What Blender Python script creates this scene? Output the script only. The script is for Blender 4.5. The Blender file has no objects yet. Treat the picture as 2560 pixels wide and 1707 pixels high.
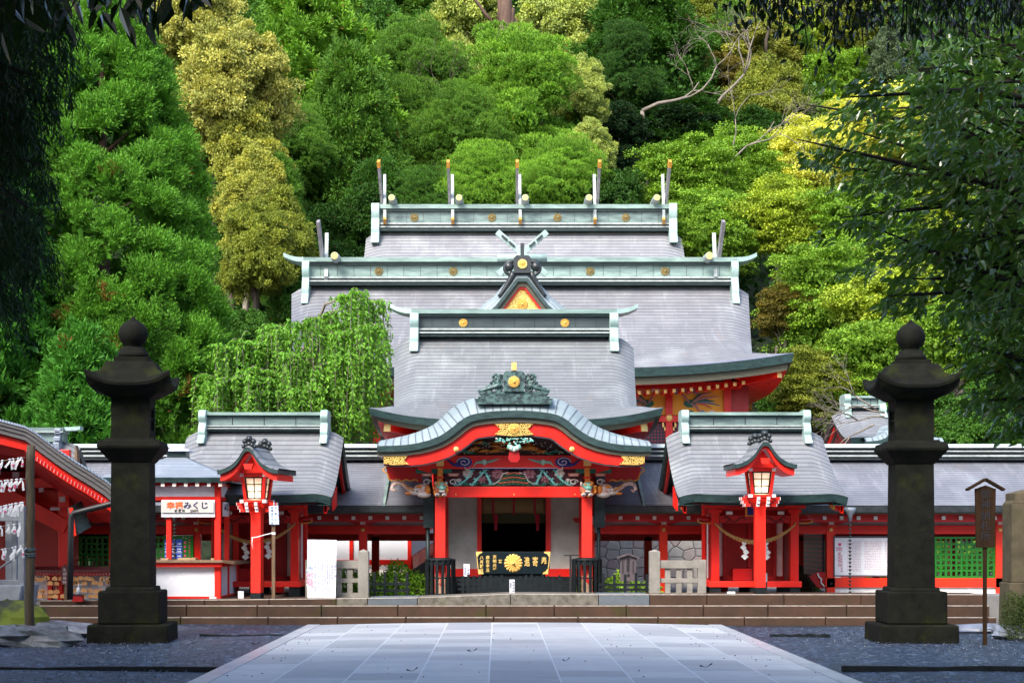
import bpy, math, random
import numpy as np
from mathutils import Vector, Matrix
random.seed(7)
F = 4080.0          # focal length of the photograph in its own pixels
CH = 1.8            # camera height above the gravel
PXC, PYC = 1245.0, 1332.0
def wx(x, Y): return (x - PXC) * Y / F
def wz(y, Y): return CH + (PYC - y) * Y / F
col = bpy.context.scene.collection
scn = bpy.context.scene
R = math.radians

def tag(o, label=None, cat=None, group=None, kind=None):
    if label: o['label'] = label
    if cat: o['category'] = cat
    if group: o['group'] = group
    if kind: o['kind'] = kind
    return o
def thing(name, label, cat, loc=(0, 0, 0), rz=0.0, group=None):
    o = bpy.data.objects.new(name, None); col.objects.link(o)
    o.empty_display_size = .1
    o.location = loc; o.rotation_euler = (0, 0, rz)
    return tag(o, label, cat, group)
def kids(o): return [c for c in ALLKIDS.get(o.name, [])]
ALLKIDS = {}
def setparent(o, p):
    o.parent = p
    ALLKIDS.setdefault(p.name, []).append(o)
def dup(root, loc, rz=None, label=None, group=None, scale=None, parent=None):
    r = root.copy(); col.objects.link(r)
    if parent is not None: setparent(r, parent)
    elif loc is not None: r.location = loc
    if rz is not None: r.rotation_euler = (0, 0, rz)
    if scale is not None: r.scale = scale if hasattr(scale, '__len__') else (scale,)*3
    if label: r['label'] = label
    if group: r['group'] = group
    for c in kids(root): dup(c, None, parent=r)
    return r

class MB:
    """collects faces; build() links them as ONE mesh object"""
    def __init__(s): s.v = []; s.f = []; s.m = []; s.uv = {}; s.sm = []
    def vert(s, p, uv=None):
        s.v.append(tuple(p))
        if uv is not None: s.uv[len(s.v)-1] = uv
        return len(s.v) - 1
    def face(s, idx, mi=0, smooth=False):
        s.f.append(tuple(idx)); s.m.append(mi); s.sm.append(smooth)
    def poly(s, pts, mi=0):
        s.face([s.vert(p) for p in pts], mi)
    def box(s, x0, x1, y0, y1, z0, z1, mi=0):
        b = len(s.v)
        for z in (z0, z1):
            for (x, y) in ((x0, y0), (x1, y0), (x1, y1), (x0, y1)): s.v.append((x, y, z))
        for q in ((3, 2, 1, 0), (4, 5, 6, 7), (0, 1, 5, 4), (1, 2, 6, 5), (2, 3, 7, 6), (3, 0, 4, 7)):
            s.face([b+i for i in q], mi)
    def cbox(s, c, sx, sy, sz, mi=0):
        s.box(c[0]-sx/2, c[0]+sx/2, c[1]-sy/2, c[1]+sy/2, c[2]-sz/2, c[2]+sz/2, mi)
    def tbox(s, M, sx, sy, sz, mi=0, tx=1.0, ty=1.0):
        """box centred on matrix M, top scaled by tx, ty"""
        b = len(s.v)
        for z, kx, ky in ((-sz/2, 1, 1), (sz/2, tx, ty)):
            for (x, y) in ((-1, -1), (1, -1), (1, 1), (-1, 1)):
                s.v.append(tuple(M @ Vector((x*sx/2*kx, y*sy/2*ky, z))))
        for q in ((3, 2, 1, 0), (4, 5, 6, 7), (0, 1, 5, 4), (1, 2, 6, 5), (2, 3, 7, 6), (3, 0, 4, 7)):
            s.face([b+i for i in q], mi)
    def bar(s, p0, p1, w, h, mi=0):
        """rectangular bar from p0 to p1; w sideways, h up"""
        p0 = Vector(p0); p1 = Vector(p1); d = (p1-p0); L = d.length; d.normalize()
        up = Vector((0, 0, 1)) if abs(d.z) < .99 else Vector((0, 1, 0))
        sd = d.cross(up).normalized(); up = sd.cross(d).normalized()
        b = len(s.v)
        for p in (p0, p1):
            for (a, c) in ((-1, -1), (1, -1), (1, 1), (-1, 1)):
                s.v.append(tuple(p + sd*a*w/2 + up*c*h/2))
        for q in ((0, 1, 2, 3), (7, 6, 5, 4), (4, 5, 1, 0), (5, 6, 2, 1), (6, 7, 3, 2), (7, 4, 0, 3)):
            s.face([b+i for i in q], mi)
    def loft(s, rings, closed=True, cap=True, mi=0, smooth=False):
        n = len(rings[0]); b = len(s.v)
        for r in rings:
            for p in r: s.v.append(tuple(p))
        m = n if closed else n-1
        for i in range(len(rings)-1):
            for j in range(m):
                k = (j+1) % n
                s.face((b+i*n+j, b+i*n+k, b+(i+1)*n+k, b+(i+1)*n+j), mi, smooth)
        if cap and closed:
            s.face([b+j for j in range(n)][::-1], mi)
            s.face([b+(len(rings)-1)*n+j for j in range(n)], mi)
    def tube(s, pts, rad, n=8, mi=0, smooth=True, cap=True):
        pts = [Vector(p) for p in pts]
        if not hasattr(rad, '__len__'): rad = [rad]*len(pts)
        rings = []; ref = None
        for i, p in enumerate(pts):
            d = (pts[min(i+1, len(pts)-1)] - pts[max(i-1, 0)]).normalized()
            if ref is None: ref = Vector((1, 0, 0)) if abs(d.x) < .9 else Vector((0, 1, 0))
            sd = d.cross(ref).normalized(); up = sd.cross(d).normalized(); ref = up
            ref = up.copy()
            sd2 = up.cross(d)
            rings.append([p + (up*math.cos(a) + sd2*math.sin(a))*rad[i] for a in [2*math.pi*k/n for k in range(n)]])
        s.loft(rings, True, cap, mi, smooth)
    def cyl(s, p0, p1, r0, r1=None, n=12, mi=0, smooth=True):
        s.tube([p0, p1], [r0, r0 if r1 is None else r1], n, mi, smooth)
    def lathe(s, c, prof, n=24, mi=0, smooth=True, M=None):
        rings = []
        for r, z in prof:
            ring = [Vector((r*math.cos(2*math.pi*k/n), r*math.sin(2*math.pi*k/n), z)) for k in range(n)]
            if M is not None: ring = [M @ p for p in ring]
            rings.append([p + Vector(c) for p in ring])
        s.loft(rings, True, True, mi, smooth)
    def slab(s, pts, y0, y1, mi=0, smooth=False):
        """outline in XZ extruded from y0 to y1"""
        s.loft([[(x, y0, z) for x, z in pts], [(x, y1, z) for x, z in pts]], True, True, mi, smooth)
    def strip(s, top, bot, y0, y1, mi=0):
        """band between polylines top and bot (XZ, same length) with thickness in Y"""
        b = len(s.v); n = len(top)
        for y in (y0, y1):
            for x, z in top: s.v.append((x, y, z))
            for x, z in bot: s.v.append((x, y, z))
        A, B, C, D = b, b+n, b+2*n, b+3*n
        for i in range(n-1):
            s.face((A+i, B+i, B+i+1, A+i+1), mi); s.face((C+i+1, D+i+1, D+i, C+i), mi)
            s.face((A+i+1, C+i+1, C+i, A+i), mi); s.face((B+i, D+i, D+i+1, B+i+1), mi)
        s.face((A, C, D, B), mi); s.face((A+n-1, B+n-1, D+n-1, C+n-1), mi)
    def grid(s, P, UV=None, mi=0, smooth=True, flip=False):
        nu = len(P); nv = len(P[0]); b = len(s.v)
        for i in range(nu):
            for j in range(nv):
                s.vert(P[i][j], UV[i][j] if UV else None)
        for i in range(nu-1):
            for j in range(nv-1):
                q = (b+i*nv+j, b+(i+1)*nv+j, b+(i+1)*nv+j+1, b+i*nv+j+1)
                s.face(q[::-1] if flip else q, mi, smooth)
    def build(s, name, mats, parent=None, bevel=0, solid=0, label=None):
        me = bpy.data.meshes.new(name)
        me.from_pydata(s.v, [], s.f); 
        if not hasattr(mats, '__len__'): mats = [mats]
        for m in mats: me.materials.append(m)
        me.polygons.foreach_set('material_index', s.m)
        me.polygons.foreach_set('use_smooth', s.sm)
        if s.uv:
            l = me.uv_layers.new(name='UVMap')
            li = np.empty(len(me.loops), dtype=np.int32); me.loops.foreach_get('vertex_index', li)
            arr = np.zeros((len(s.v), 2), dtype=np.float32)
            for k, u in s.uv.items(): arr[k] = u
            l.data.foreach_set('uv', arr[li].ravel())
        me.update()
        o = bpy.data.objects.new(name, me); col.objects.link(o)
        if parent is not None: setparent(o, parent)
        if solid:
            md = o.modifiers.new('thick', 'SOLIDIFY'); md.thickness = solid; md.offset = -1
        if bevel:
            md = o.modifiers.new('edge', 'BEVEL'); md.width = bevel; md.segments = 2; md.limit_method = 'ANGLE'; md.angle_limit = R(35)
        if label: o['label'] = label
        return o

def each(mb, name, mats, parent, bevel=0, near=None):
    """link every separate piece of the builder as its own object; pieces closer than near stay together"""
    n = len(mb.v); par = list(range(n))
    def find(a):
        while par[a] != a: par[a] = par[par[a]]; a = par[a]
        return a
    for f in mb.f:
        r = find(f[0])
        for i in f[1:]: par[find(i)] = r
    if near:
        groups = {}
        for i in range(n): groups.setdefault(find(i), []).append(i)
        cs = [(g, [sum(mb.v[i][k] for i in ix)/len(ix) for k in range(3)]) for g, ix in groups.items()]
        for i, (g, c) in enumerate(cs):
            for g2, c2 in cs[:i]:
                if math.dist(c, c2) < near: par[find(g)] = find(g2)
    out = {}
    for f, mi, sm in zip(mb.f, mb.m, mb.sm): out.setdefault(find(f[0]), []).append((f, mi, sm))
    res = []
    for fs in out.values():
        b = MB(); mp_ = {}
        for f, mi, sm in fs:
            for i in f:
                if i not in mp_: mp_[i] = b.vert(mb.v[i])
            b.face([mp_[i] for i in f], mi, sm)
        res.append(b.build(name, mats, parent, bevel=bevel))
    return res

def text_mesh(name, s, size, mat, parent, loc, rot=(math.pi/2, 0, 0), depth=.004, sx=1.0, bold=0.0, align='CENTER'):
    cu = bpy.data.curves.new(name, 'FONT'); cu.body = s; cu.size = size; cu.extrude = depth
    cu.align_x = align; cu.align_y = 'CENTER'; cu.offset = bold; cu.resolution_u = 3
    to = bpy.data.objects.new('tmp_text', cu); col.objects.link(to)
    dg = bpy.context.evaluated_depsgraph_get()
    me = bpy.data.meshes.new_from_object(to.evaluated_get(dg))
    bpy.data.objects.remove(to); bpy.data.curves.remove(cu)
    me.materials.clear(); me.materials.append(mat); me.name = name
    o = bpy.data.objects.new(name, me); col.objects.link(o)
    o.location = loc; o.rotation_euler = rot; o.scale = (sx, 1, 1)
    if parent is not None: setparent(o, parent)
    return o
def vtext(name, cols, size, mat, parent, x0, y, z0, dx, dz, bold=0.0, depth=.003):
    """vertical Japanese columns, joined into one mesh"""
    import bmesh
    objs = []
    bm = bmesh.new()
    for ci, colm in enumerate(cols):
        for ri, ch in enumerate(colm):
            if ch in ' \u3000': continue
            o = text_mesh(name, ch, size, mat, None, (0, 0, 0), depth=depth, bold=bold)
            me = o.data; n0 = len(bm.verts)
            bm.from_mesh(me)
            M = Matrix.Translation((x0+ci*dx, y, z0-ri*dz)) @ Matrix.Rotation(math.pi/2, 4, 'X')
            bm.verts.ensure_lookup_table()
            for v in bm.verts[n0:]: v.co = M @ v.co
            bpy.data.objects.remove(o); bpy.data.meshes.remove(me)
    me = bpy.data.meshes.new(name); bm.to_mesh(me); bm.free(); me.materials.append(mat)
    o = bpy.data.objects.new(name, me); col.objects.link(o)
    if parent is not None: setparent(o, parent)
    return o
def hexc(r, g, b, a=1.0): return (r, g, b, a)
def newmat(name):
    m = bpy.data.materials.new(name); m.use_nodes = True
    nt = m.node_tree; bs = nt.nodes['Principled BSDF']
    return m, nt, bs
def N(nt, t, **kw):
    n = nt.nodes.new(t)
    for k, v in kw.items():
        if k in n.inputs: n.inputs[k].default_value = v
        else: setattr(n, k, v)
    return n
def ramp(nt, fac, stops):
    r = nt.nodes.new('ShaderNodeValToRGB')
    el = r.color_ramp.elements
    while len(el) < len(stops): el.new(.5)
    for e, (p, c) in zip(el, stops): e.position = p; e.color = (*c[:3], 1)
    nt.links.new(fac, r.inputs[0]); return r.outputs[0]
def mixc(nt, fac, a, b, mode='MIX'):
    n = nt.nodes.new('ShaderNodeMix'); n.data_type = 'RGBA'; n.blend_type = mode
    for sock, v in ((n.inputs[0], fac), (n.inputs[6], a), (n.inputs[7], b)):
        if hasattr(v, 'links'): nt.links.new(v, sock)
        else: sock.default_value = v if not hasattr(v, '__len__') else (*v[:3], 1)
    return n.outputs[2]
def noise(nt, scale, detail=4, rough=.55, vec=None, stretch=None):
    tc = nt.nodes.new('ShaderNodeTexCoord')
    src = tc.outputs['Object'] if vec is None else vec
    if stretch:
        mp = nt.nodes.new('ShaderNodeMapping'); mp.inputs['Scale'].default_value = stretch
        nt.links.new(src, mp.inputs[0]); src = mp.outputs[0]
    n = N(nt, 'ShaderNodeTexNoise'); n.inputs['Scale'].default_value = scale
    n.inputs['Detail'].default_value = detail; n.inputs['Roughness'].default_value = rough
    nt.links.new(src, n.inputs['Vector']); return n.outputs['Fac']
def bump(nt, bs, h, strength=.3, dist=.02):
    b = N(nt, 'ShaderNodeBump'); b.inputs['Strength'].default_value = strength; b.inputs['Distance'].default_value = dist
    nt.links.new(h, b.inputs['Height']); nt.links.new(b.outputs[0], bs.inputs['Normal'])
def simple(name, c1, c2=None, scale=6, rough=.5, bmp=.1, metal=0, stretch=None, spec=.5, lo=.35, hi=.65):
    m, nt, bs = newmat(name)
    f = noise(nt, scale, 5, .6, stretch=stretch)
    c2 = c2 or tuple(x*.75 for x in c1)
    nt.links.new(ramp(nt, f, [(lo, c1), (hi, c2)]), bs.inputs['Base Color'])
    bs.inputs['Roughness'].default_value = rough; bs.inputs['Metallic'].default_value = metal
    bs.inputs['Specular IOR Level'].default_value = spec
    if bmp: bump(nt, bs, f, bmp, .02)
    return m
M = {}
def paint(name, c, c2, worn=None):
    """lacquer paint with faint brush grain, fading and slightly uneven gloss"""
    m, nt, bs = newmat(name)
    g = noise(nt, 3, 6, .65, stretch=(1, 1, .25)); h = noise(nt, 45, 3, .6, stretch=(1, 1, .15))
    c_ = ramp(nt, g, [(.3, c), (.7, c2)])
    if worn:
        tc = nt.nodes.new('ShaderNodeTexCoord'); sp = nt.nodes.new('ShaderNodeSeparateXYZ'); nt.links.new(tc.outputs['Object'], sp.inputs[0])
        mr = N(nt, 'ShaderNodeMapRange'); mr.inputs[1].default_value = worn[0]; mr.inputs[2].default_value = worn[1]; mr.inputs[3].default_value = .22; mr.inputs[4].default_value = -.35
        nt.links.new(sp.outputs[2], mr.inputs[0])
        n2 = noise(nt, 9, 6, .7, stretch=(1, 1, .5))
        ad = N(nt, 'ShaderNodeMath', operation='ADD'); nt.links.new(mr.outputs[0], ad.inputs[0]); nt.links.new(n2, ad.inputs[1])
        wf = ramp(nt, ad.outputs[0], [(.54, (0, 0, 0)), (.6, (1, 1, 1))])
        c_ = mixc(nt, wf, c_, (.75, .48, .33))
    nt.links.new(c_, bs.inputs['Base Color'])
    nt.links.new(ramp(nt, g, [(.3, (.3,)*3), (.7, (.5,)*3)]), bs.inputs['Roughness'])
    bump(nt, bs, h, .12, .004)
    return m
M['red'] = paint('vermilion_paint', (.78, .016, .006), (.62, .008, .004))
M['redw'] = paint('vermilion_paint_worn', (.85, .030, .018), (.72, .018, .010), worn=(.5, 1.5))
M['orange'] = paint('orange_vermilion_paint', (.86, .035, .008), (.70, .022, .006))
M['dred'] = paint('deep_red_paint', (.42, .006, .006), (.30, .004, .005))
M['white'] = simple('white_plaster', (.80, .80, .80), (.66, .67, .68), 2.5, .7, .05)
M['grey_wall'] = simple('aged_plaster', (.50, .48, .44), (.34, .33, .28), 1.6, .8, .06)
M['whitecap'] = simple('white_end_paint', (.82, .80, .78), (.7, .68, .66), 12, .5, 0)
M['yellow'] = simple('ochre_end_paint', (.72, .33, .05), (.5, .22, .03), 10, .5, 0)
M['gold'] = simple('gilt_metal', (.95, .66, .22), (.80, .50, .13), 22, .35, .15, metal=.2)
M['black'] = simple('black_painted_wood', (.012, .017, .020), (.006, .009, .011), 8, .6, .1, spec=.2)
M['iron'] = simple('black_iron', (.02, .02, .022), None, 20, .45, .1)
M['wood'] = simple('weathered_wood', (.20, .12, .065), (.10, .06, .03), 5, .75, .3, stretch=(6, 6, .6))
M['dwood'] = simple('dark_wet_wood', (.085, .058, .028), (.035, .026, .014), 5, .7, .4, stretch=(6, 6, .5))
M['brownwood'] = simple('brown_board', (.13, .055, .018), (.075, .03, .01), 4, .7, .2, stretch=(6, 6, .5))
M['palewood'] = simple('pale_plaque_wood', (.80, .42, .17), (.66, .30, .10), 3, .6, .05, stretch=(1, 1, 6))
M['tanwood'] = simple('tan_tray_wood', (.45, .30, .17), (.33, .2, .1), 6, .7, .1)
M['concrete'] = simple('pale_concrete', (.27, .25, .22), (.19, .175, .15), 5, .85, .2)
M['gconcrete'] = simple('grey_concrete', (.30, .32, .35), (.20, .215, .24), 3, .85, .2)
M['green'] = paint('green_lattice_paint', (.010, .19, .012), (.008, .14, .010))
M['ink'] = simple('black_ink', (.012, .012, .018), None, 5, .6, 0)
M['navyink'] = simple('navy_ink', (.012, .012, .09), None, 5, .6, 0)
M['purpleink'] = simple('purple_ink', (.22, .18, .42), None, 5, .6, 0)
M['oink'] = simple('orange_print', (.85, .13, .01), (.8, .1, .01), 5, .5, 0)
M['pink'] = simple('pink_print', (.72, .05, .22), (.6, .04, .16), 5, .5, 0)
M['blue'] = simple('blue_print', (.03, .12, .62), (.02, .08, .5), 5, .5, 0)
M['navy'] = simple('navy_paint', (.012, .02, .20), (.008, .015, .15), 5, .5, 0)
M['paper'] = simple('white_paper', (.80, .81, .85), (.72, .73, .78), 9, .6, 0)
M['posterp'] = simple('white_poster', (.72, .75, .80), (.68, .71, .77), 1.5, .55, 0)
M['signgrey'] = simple('sign_board', (.60, .58, .54), (.52, .5, .46), 3, .6, 0)
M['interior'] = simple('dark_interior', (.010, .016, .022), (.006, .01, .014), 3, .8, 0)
M['blind'] = simple('bamboo_blind', (.24, .17, .07), (.17, .12, .05), 4, .8, .3, stretch=(1, 1, 40))
M['gblind'] = simple('green_blind', (.05, .06, .02), (.035, .045, .015), 4, .8, .3, stretch=(1, 1, 40))
M['crimson'] = simple('crimson_tassel', (.40, .006, .03), (.3, .005, .02), 30, .8, .2)
M['rope'] = simple('straw_rope', (.55, .33, .11), (.36, .2, .06), 30, .9, .4)
M['thinrope'] = simple('thin_rope', (.42, .36, .28), (.3, .25, .2), 30, .9, .2)
M['teal'] = simple('verdigris_paint', (.30, .72, .66), (.14, .46, .42), 14, .5, .1)
M['dteal'] = simple('deep_green_paint', (.02, .17, .11), (.015, .12, .08), 14, .5, .1)
M['mauve'] = simple('mauve_paint', (.46, .22, .24), (.32, .13, .16), 14, .6, .1)
M['maroon'] = simple('maroon_ground', (.10, .012, .03), (.07, .01, .02), 14, .6, .1)
M['cream'] = simple('cream_paint', (.78, .72, .64), (.6, .5, .45), 25, .5, .1)
M['ochrecarve'] = simple('ochre_carving', (.62, .25, .025), (.38, .13, .02), 8, .5, .3)
M['amber'] = simple('amber_paint', (.85, .30, .03), (.6, .16, .02), 18, .5, .2)
M['coral'] = simple('coral_paint', (.65, .12, .07), (.5, .2, .12), 14, .5, .1)
M['purple'] = simple('grey_purple', (.10, .085, .10), (.06, .05, .065), 14, .6, .1)
M['curtain'] = simple('white_curtain', (.8, .79, .77), None, 8, .8, 0)
M['plastic'] = simple('clear_plastic', (.75, .78, .82), None, 5, .3, 0)
M['rock'] = simple('wet_rock', (.16, .17, .18), (.05, .055, .06), 4, .45, .8)

M['copper_pale'] = simple('pale_verdigris', (.36, .50, .47), (.26, .37, .34), 3.0, .45, .1)
M['copper_dark'] = simple('dark_copper', (.028, .062, .058), (.012, .028, .030), 5, .4, .25, stretch=(1, 1, 2.5))
M['copper_black'] = simple('black_copper', (.03, .036, .04), (.014, .018, .02), 8, .35, .3)
M['olive'] = simple('olive_layered_eave', (.095, .090, .060), (.06, .058, .04), 2, .7, .3, stretch=(1, 1, 30))
M['ridge_face'] = simple('ridge_face_copper', (.19, .27, .25), (.08, .12, .12), 2.2, .45, .15, stretch=(.6, 1, 3))
M['ridge_dark'] = simple('ridge_face_dark', (.045, .065, .068), (.025, .04, .042), 2.2, .45, .15, stretch=(.6, 1, 3))
M['ridge_pale'] = simple('ridge_face_pale', (.26, .37, .335), (.13, .20, .18), 2.2, .45, .15, stretch=(.6, 1, 3))
M['pale_edge'] = simple('pale_metal_edge', (.42, .46, .45), (.28, .31, .30), 5, .5, 0)

def roofmat(name, ca, cb, cc, rowh=.19, brick=.62, line=.16, stain=(.30, .2, .14), pale=(.52, .54, .56), patch=None):
    m, nt, bs = newmat(name)
    uv = nt.nodes.new('ShaderNodeUVMap'); uv.uv_map = 'UVMap'
    nv = noise(nt, 1.4, 3, .5, vec=uv.outputs[0])
    # slight hand-laid waviness
    vm = N(nt, 'ShaderNodeVectorMath', operation='ADD')
    cmb = N(nt, 'ShaderNodeCombineXYZ'); sb = N(nt, 'ShaderNodeMath', operation='MULTIPLY_ADD'); sb.inputs[1].default_value = .03; sb.inputs[2].default_value = -.015
    nt.links.new(nv, sb.inputs[0]); nt.links.new(sb.outputs[0], cmb.inputs[1])
    nt.links.new(uv.outputs[0], vm.inputs[0]); nt.links.new(cmb.outputs[0], vm.inputs[1])
    br = N(nt, 'ShaderNodeTexBrick'); br.offset = .5
    br.inputs['Scale'].default_value = 1; br.inputs['Mortar Size'].default_value = .006
    br.inputs['Mortar Smooth'].default_value = .3; br.inputs['Bias'].default_value = 0
    br.inputs['Brick Width'].default_value = brick; br.inputs['Row Height'].default_value = rowh
    br.inputs['Color1'].default_value = (.42, .42, .42, 1); br.inputs['Color2'].default_value = (.58, .58, .58, 1); br.inputs['Mortar'].default_value = (.5, .5, .5, 1)
    nt.links.new(vm.outputs[0], br.inputs['Vector'])
    big = noise(nt, .45, 6, .65, vec=uv.outputs[0], stretch=(1.0, .55, 1))
    streak = noise(nt, 1.1, 5, .7, vec=uv.outputs[0], stretch=(3.2, .35, 1))
    base = ramp(nt, big, [(.30, ca), (.52, cb), (.72, cc)])
    b2 = mixc(nt, .55, base, br.outputs['Color'], 'OVERLAY')
    sf = ramp(nt, streak, [(.56, (0, 0, 0)), (.76, (.36, .36, .36))])
    b3 = mixc(nt, sf, b2, pale)
    rs = noise(nt, .8, 6, .75, vec=uv.outputs[0], stretch=(1.6, .5, 1))
    rf = ramp(nt, rs, [(.60, (0, 0, 0)), (.74, (.55, .55, .55))])
    b4 = mixc(nt, rf, b3, stain)
    if patch:
        sp = nt.nodes.new('ShaderNodeSeparateXYZ'); nt.links.new(uv.outputs[0], sp.inputs[0])
        def gate(o, a, b):
            g1 = N(nt, 'ShaderNodeMath', operation='GREATER_THAN'); g1.inputs[1].default_value = a; nt.links.new(o, g1.inputs[0])
            g2 = N(nt, 'ShaderNodeMath', operation='LESS_THAN'); g2.inputs[1].default_value = b; nt.links.new(o, g2.inputs[0])
            g = N(nt, 'ShaderNodeMath', operation='MULTIPLY'); nt.links.new(g1.outputs[0], g.inputs[0]); nt.links.new(g2.outputs[0], g.inputs[1]); return g.outputs[0]
        g = N(nt, 'ShaderNodeMath', operation='MULTIPLY'); nt.links.new(gate(sp.outputs[0], patch[0], patch[1]), g.inputs[0]); nt.links.new(gate(sp.outputs[1], patch[2], patch[3]), g.inputs[1])
        g3 = N(nt, 'ShaderNodeMath', operation='MULTIPLY'); g3.inputs[1].default_value = .6; nt.links.new(g.outputs[0], g3.inputs[0])
        b4 = mixc(nt, g3.outputs[0], b4, (.20, .20, .34))
    vf = N(nt, 'ShaderNodeMath', operation='MULTIPLY'); vf.inputs[1].default_value = .35; nt.links.new(br.outputs['Fac'], vf.inputs[0])
    b5 = mixc(nt, vf.outputs[0], b4, (.055, .06, .08))
    spr = nt.nodes.new('ShaderNodeSeparateXYZ'); nt.links.new(vm.outputs[0], spr.inputs[0])
    dr_ = N(nt, 'ShaderNodeMath', operation='DIVIDE'); dr_.inputs[1].default_value = rowh; nt.links.new(spr.outputs[1], dr_.inputs[0])
    fr_ = N(nt, 'ShaderNodeMath', operation='FRACT'); nt.links.new(dr_.outputs[0], fr_.inputs[0])
    rl = ramp(nt, fr_.outputs[0], [(0, (.85,)*3), (line, (.7,)*3), (line+.10, (0, 0, 0))])
    b5 = mixc(nt, rl, b5, (.05, .055, .075))
    nt.links.new(b5, bs.inputs['Base Color'])
    bs.inputs['Roughness'].default_value = .5; bs.inputs['Metallic'].default_value = .0; bs.inputs['Specular IOR Level'].default_value = .6
    # each course overlaps the one below: saw-tooth height
    sp2 = nt.nodes.new('ShaderNodeSeparateXYZ'); nt.links.new(vm.outputs[0], sp2.inputs[0])
    dv = N(nt, 'ShaderNodeMath', operation='DIVIDE'); dv.inputs[1].default_value = rowh; nt.links.new(sp2.outputs[1], dv.inputs[0])
    fr = N(nt, 'ShaderNodeMath', operation='FRACT'); nt.links.new(dv.outputs[0], fr.inputs[0])
    ad = N(nt, 'ShaderNodeMath', operation='MULTIPLY_ADD'); ad.inputs[1].default_value = .35; nt.links.new(streak, ad.inputs[0]); nt.links.new(fr.outputs[0], ad.inputs[2])
    bump(nt, bs, ad.outputs[0], .5, .02)
    return m
M['roof'] = roofmat('copper_shingle_roof', (.225, .232, .235), (.165, .170, .178), (.28, .295, .295))
M['roof_gate'] = roofmat('copper_shingle_roof_gate', (.220, .232, .232), (.155, .165, .170), (.28, .30, .295))
M['roof_hall'] = roofmat('copper_shingle_roof_hall', (.250, .252, .262), (.18, .18, .195), (.31, .325, .325), rowh=.24, brick=.8, patch=(4.6, 9.3, 6.9, 9.6))
M['roof_top'] = roofmat('copper_shingle_roof_top', (.29, .297, .31), (.22, .222, .24), (.36, .375, .38), rowh=.26, brick=.9)
M['roof_side'] = roofmat('copper_shingle_roof_corridor', (.20, .21, .235), (.145, .15, .175), (.26, .275, .30), rowh=.15, brick=.5, pale=(.55, .58, .62))
M['roof_pale'] = roofmat('copper_shingle_verge', (.30, .36, .375), (.22, .275, .29), (.38, .44, .45), rowh=.17, brick=30, line=.12)
M['roof_booth'] = roofmat('copper_shingle_booth', (.30, .34, .40), (.22, .26, .31), (.40, .45, .51), rowh=.11, brick=.7, line=.28, pale=(.8, .84, .9))

def stonemat(name, c1, c2, moss=(.10, .12, .01), mossy=.5, scale=5, rough=.8, mlo=.56, mhi=.7, spec=.3):
    m, nt, bs = newmat(name); bs.inputs['Specular IOR Level'].default_value = spec
    a = noise(nt, scale, 8, .65); b = noise(nt, 1.3, 5, .6); c = noise(nt, 60, 3, .6)
    base = ramp(nt, a, [(.35, c1), (.68, c2)])
    if mossy:
        mf = ramp(nt, b, [(mlo, (0, 0, 0)), (mhi, (mossy,)*3)])
        base = mixc(nt, mf, base, moss)
    nt.links.new(base, bs.inputs['Base Color']); bs.inputs['Roughness'].default_value = rough
    mx = N(nt, 'ShaderNodeMath', operation='ADD'); nt.links.new(a, mx.inputs[0]); nt.links.new(c, mx.inputs[1])
    bump(nt, bs, mx.outputs[0], .45, .015)
    return m
M['lantern'] = stonemat('shaded_mossy_lantern_stone', (.012, .0125, .0095), (.005, .0055, .0045), moss=(.022, .028, .005), mossy=.8, spec=.08)  # near black: the canopy's shade is put into the stone colour
M['step'] = stonemat('brown_step_stone', (.080, .042, .026), (.045, .027, .018), moss=(.05, .05, .008), mossy=.55, scale=2.2, mlo=.60, mhi=.66)
M['step_grey'] = stonemat('grey_kerb_stone', (.20, .185, .155), (.08, .072, .055), moss=(.1, .1, .03), mossy=.3, scale=9)
M['step_blue'] = stonemat('blue_grey_kerb_stone', (.14, .16, .18), (.10, .12, .135), moss=(.3, .3, .3), mossy=.2, scale=3)
M['joint'] = simple('pale_lit_edge', (.55, .50, .44), (.35, .3, .25), 9, .8, .1)  # light on the step edges, put into the colour
M['moss_stone'] = stonemat('mossy_pillar_stone', (.105, .085, .05), (.055, .045, .025), moss=(.07, .075, .02), mossy=.6, scale=4)
M['court'] = stonemat('court_ground', (.22, .21, .2), (.15, .145, .14), mossy=0, scale=3)
M['earth'] = stonemat('forest_floor', (.02, .03, .01), (.008, .014, .006), moss=(.02, .04, .006), mossy=.6, scale=.6)
M['leafgreen'] = simple('moss_green', (.12, .2, .02), (.06, .12, .01), 6, .9, .3)

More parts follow.
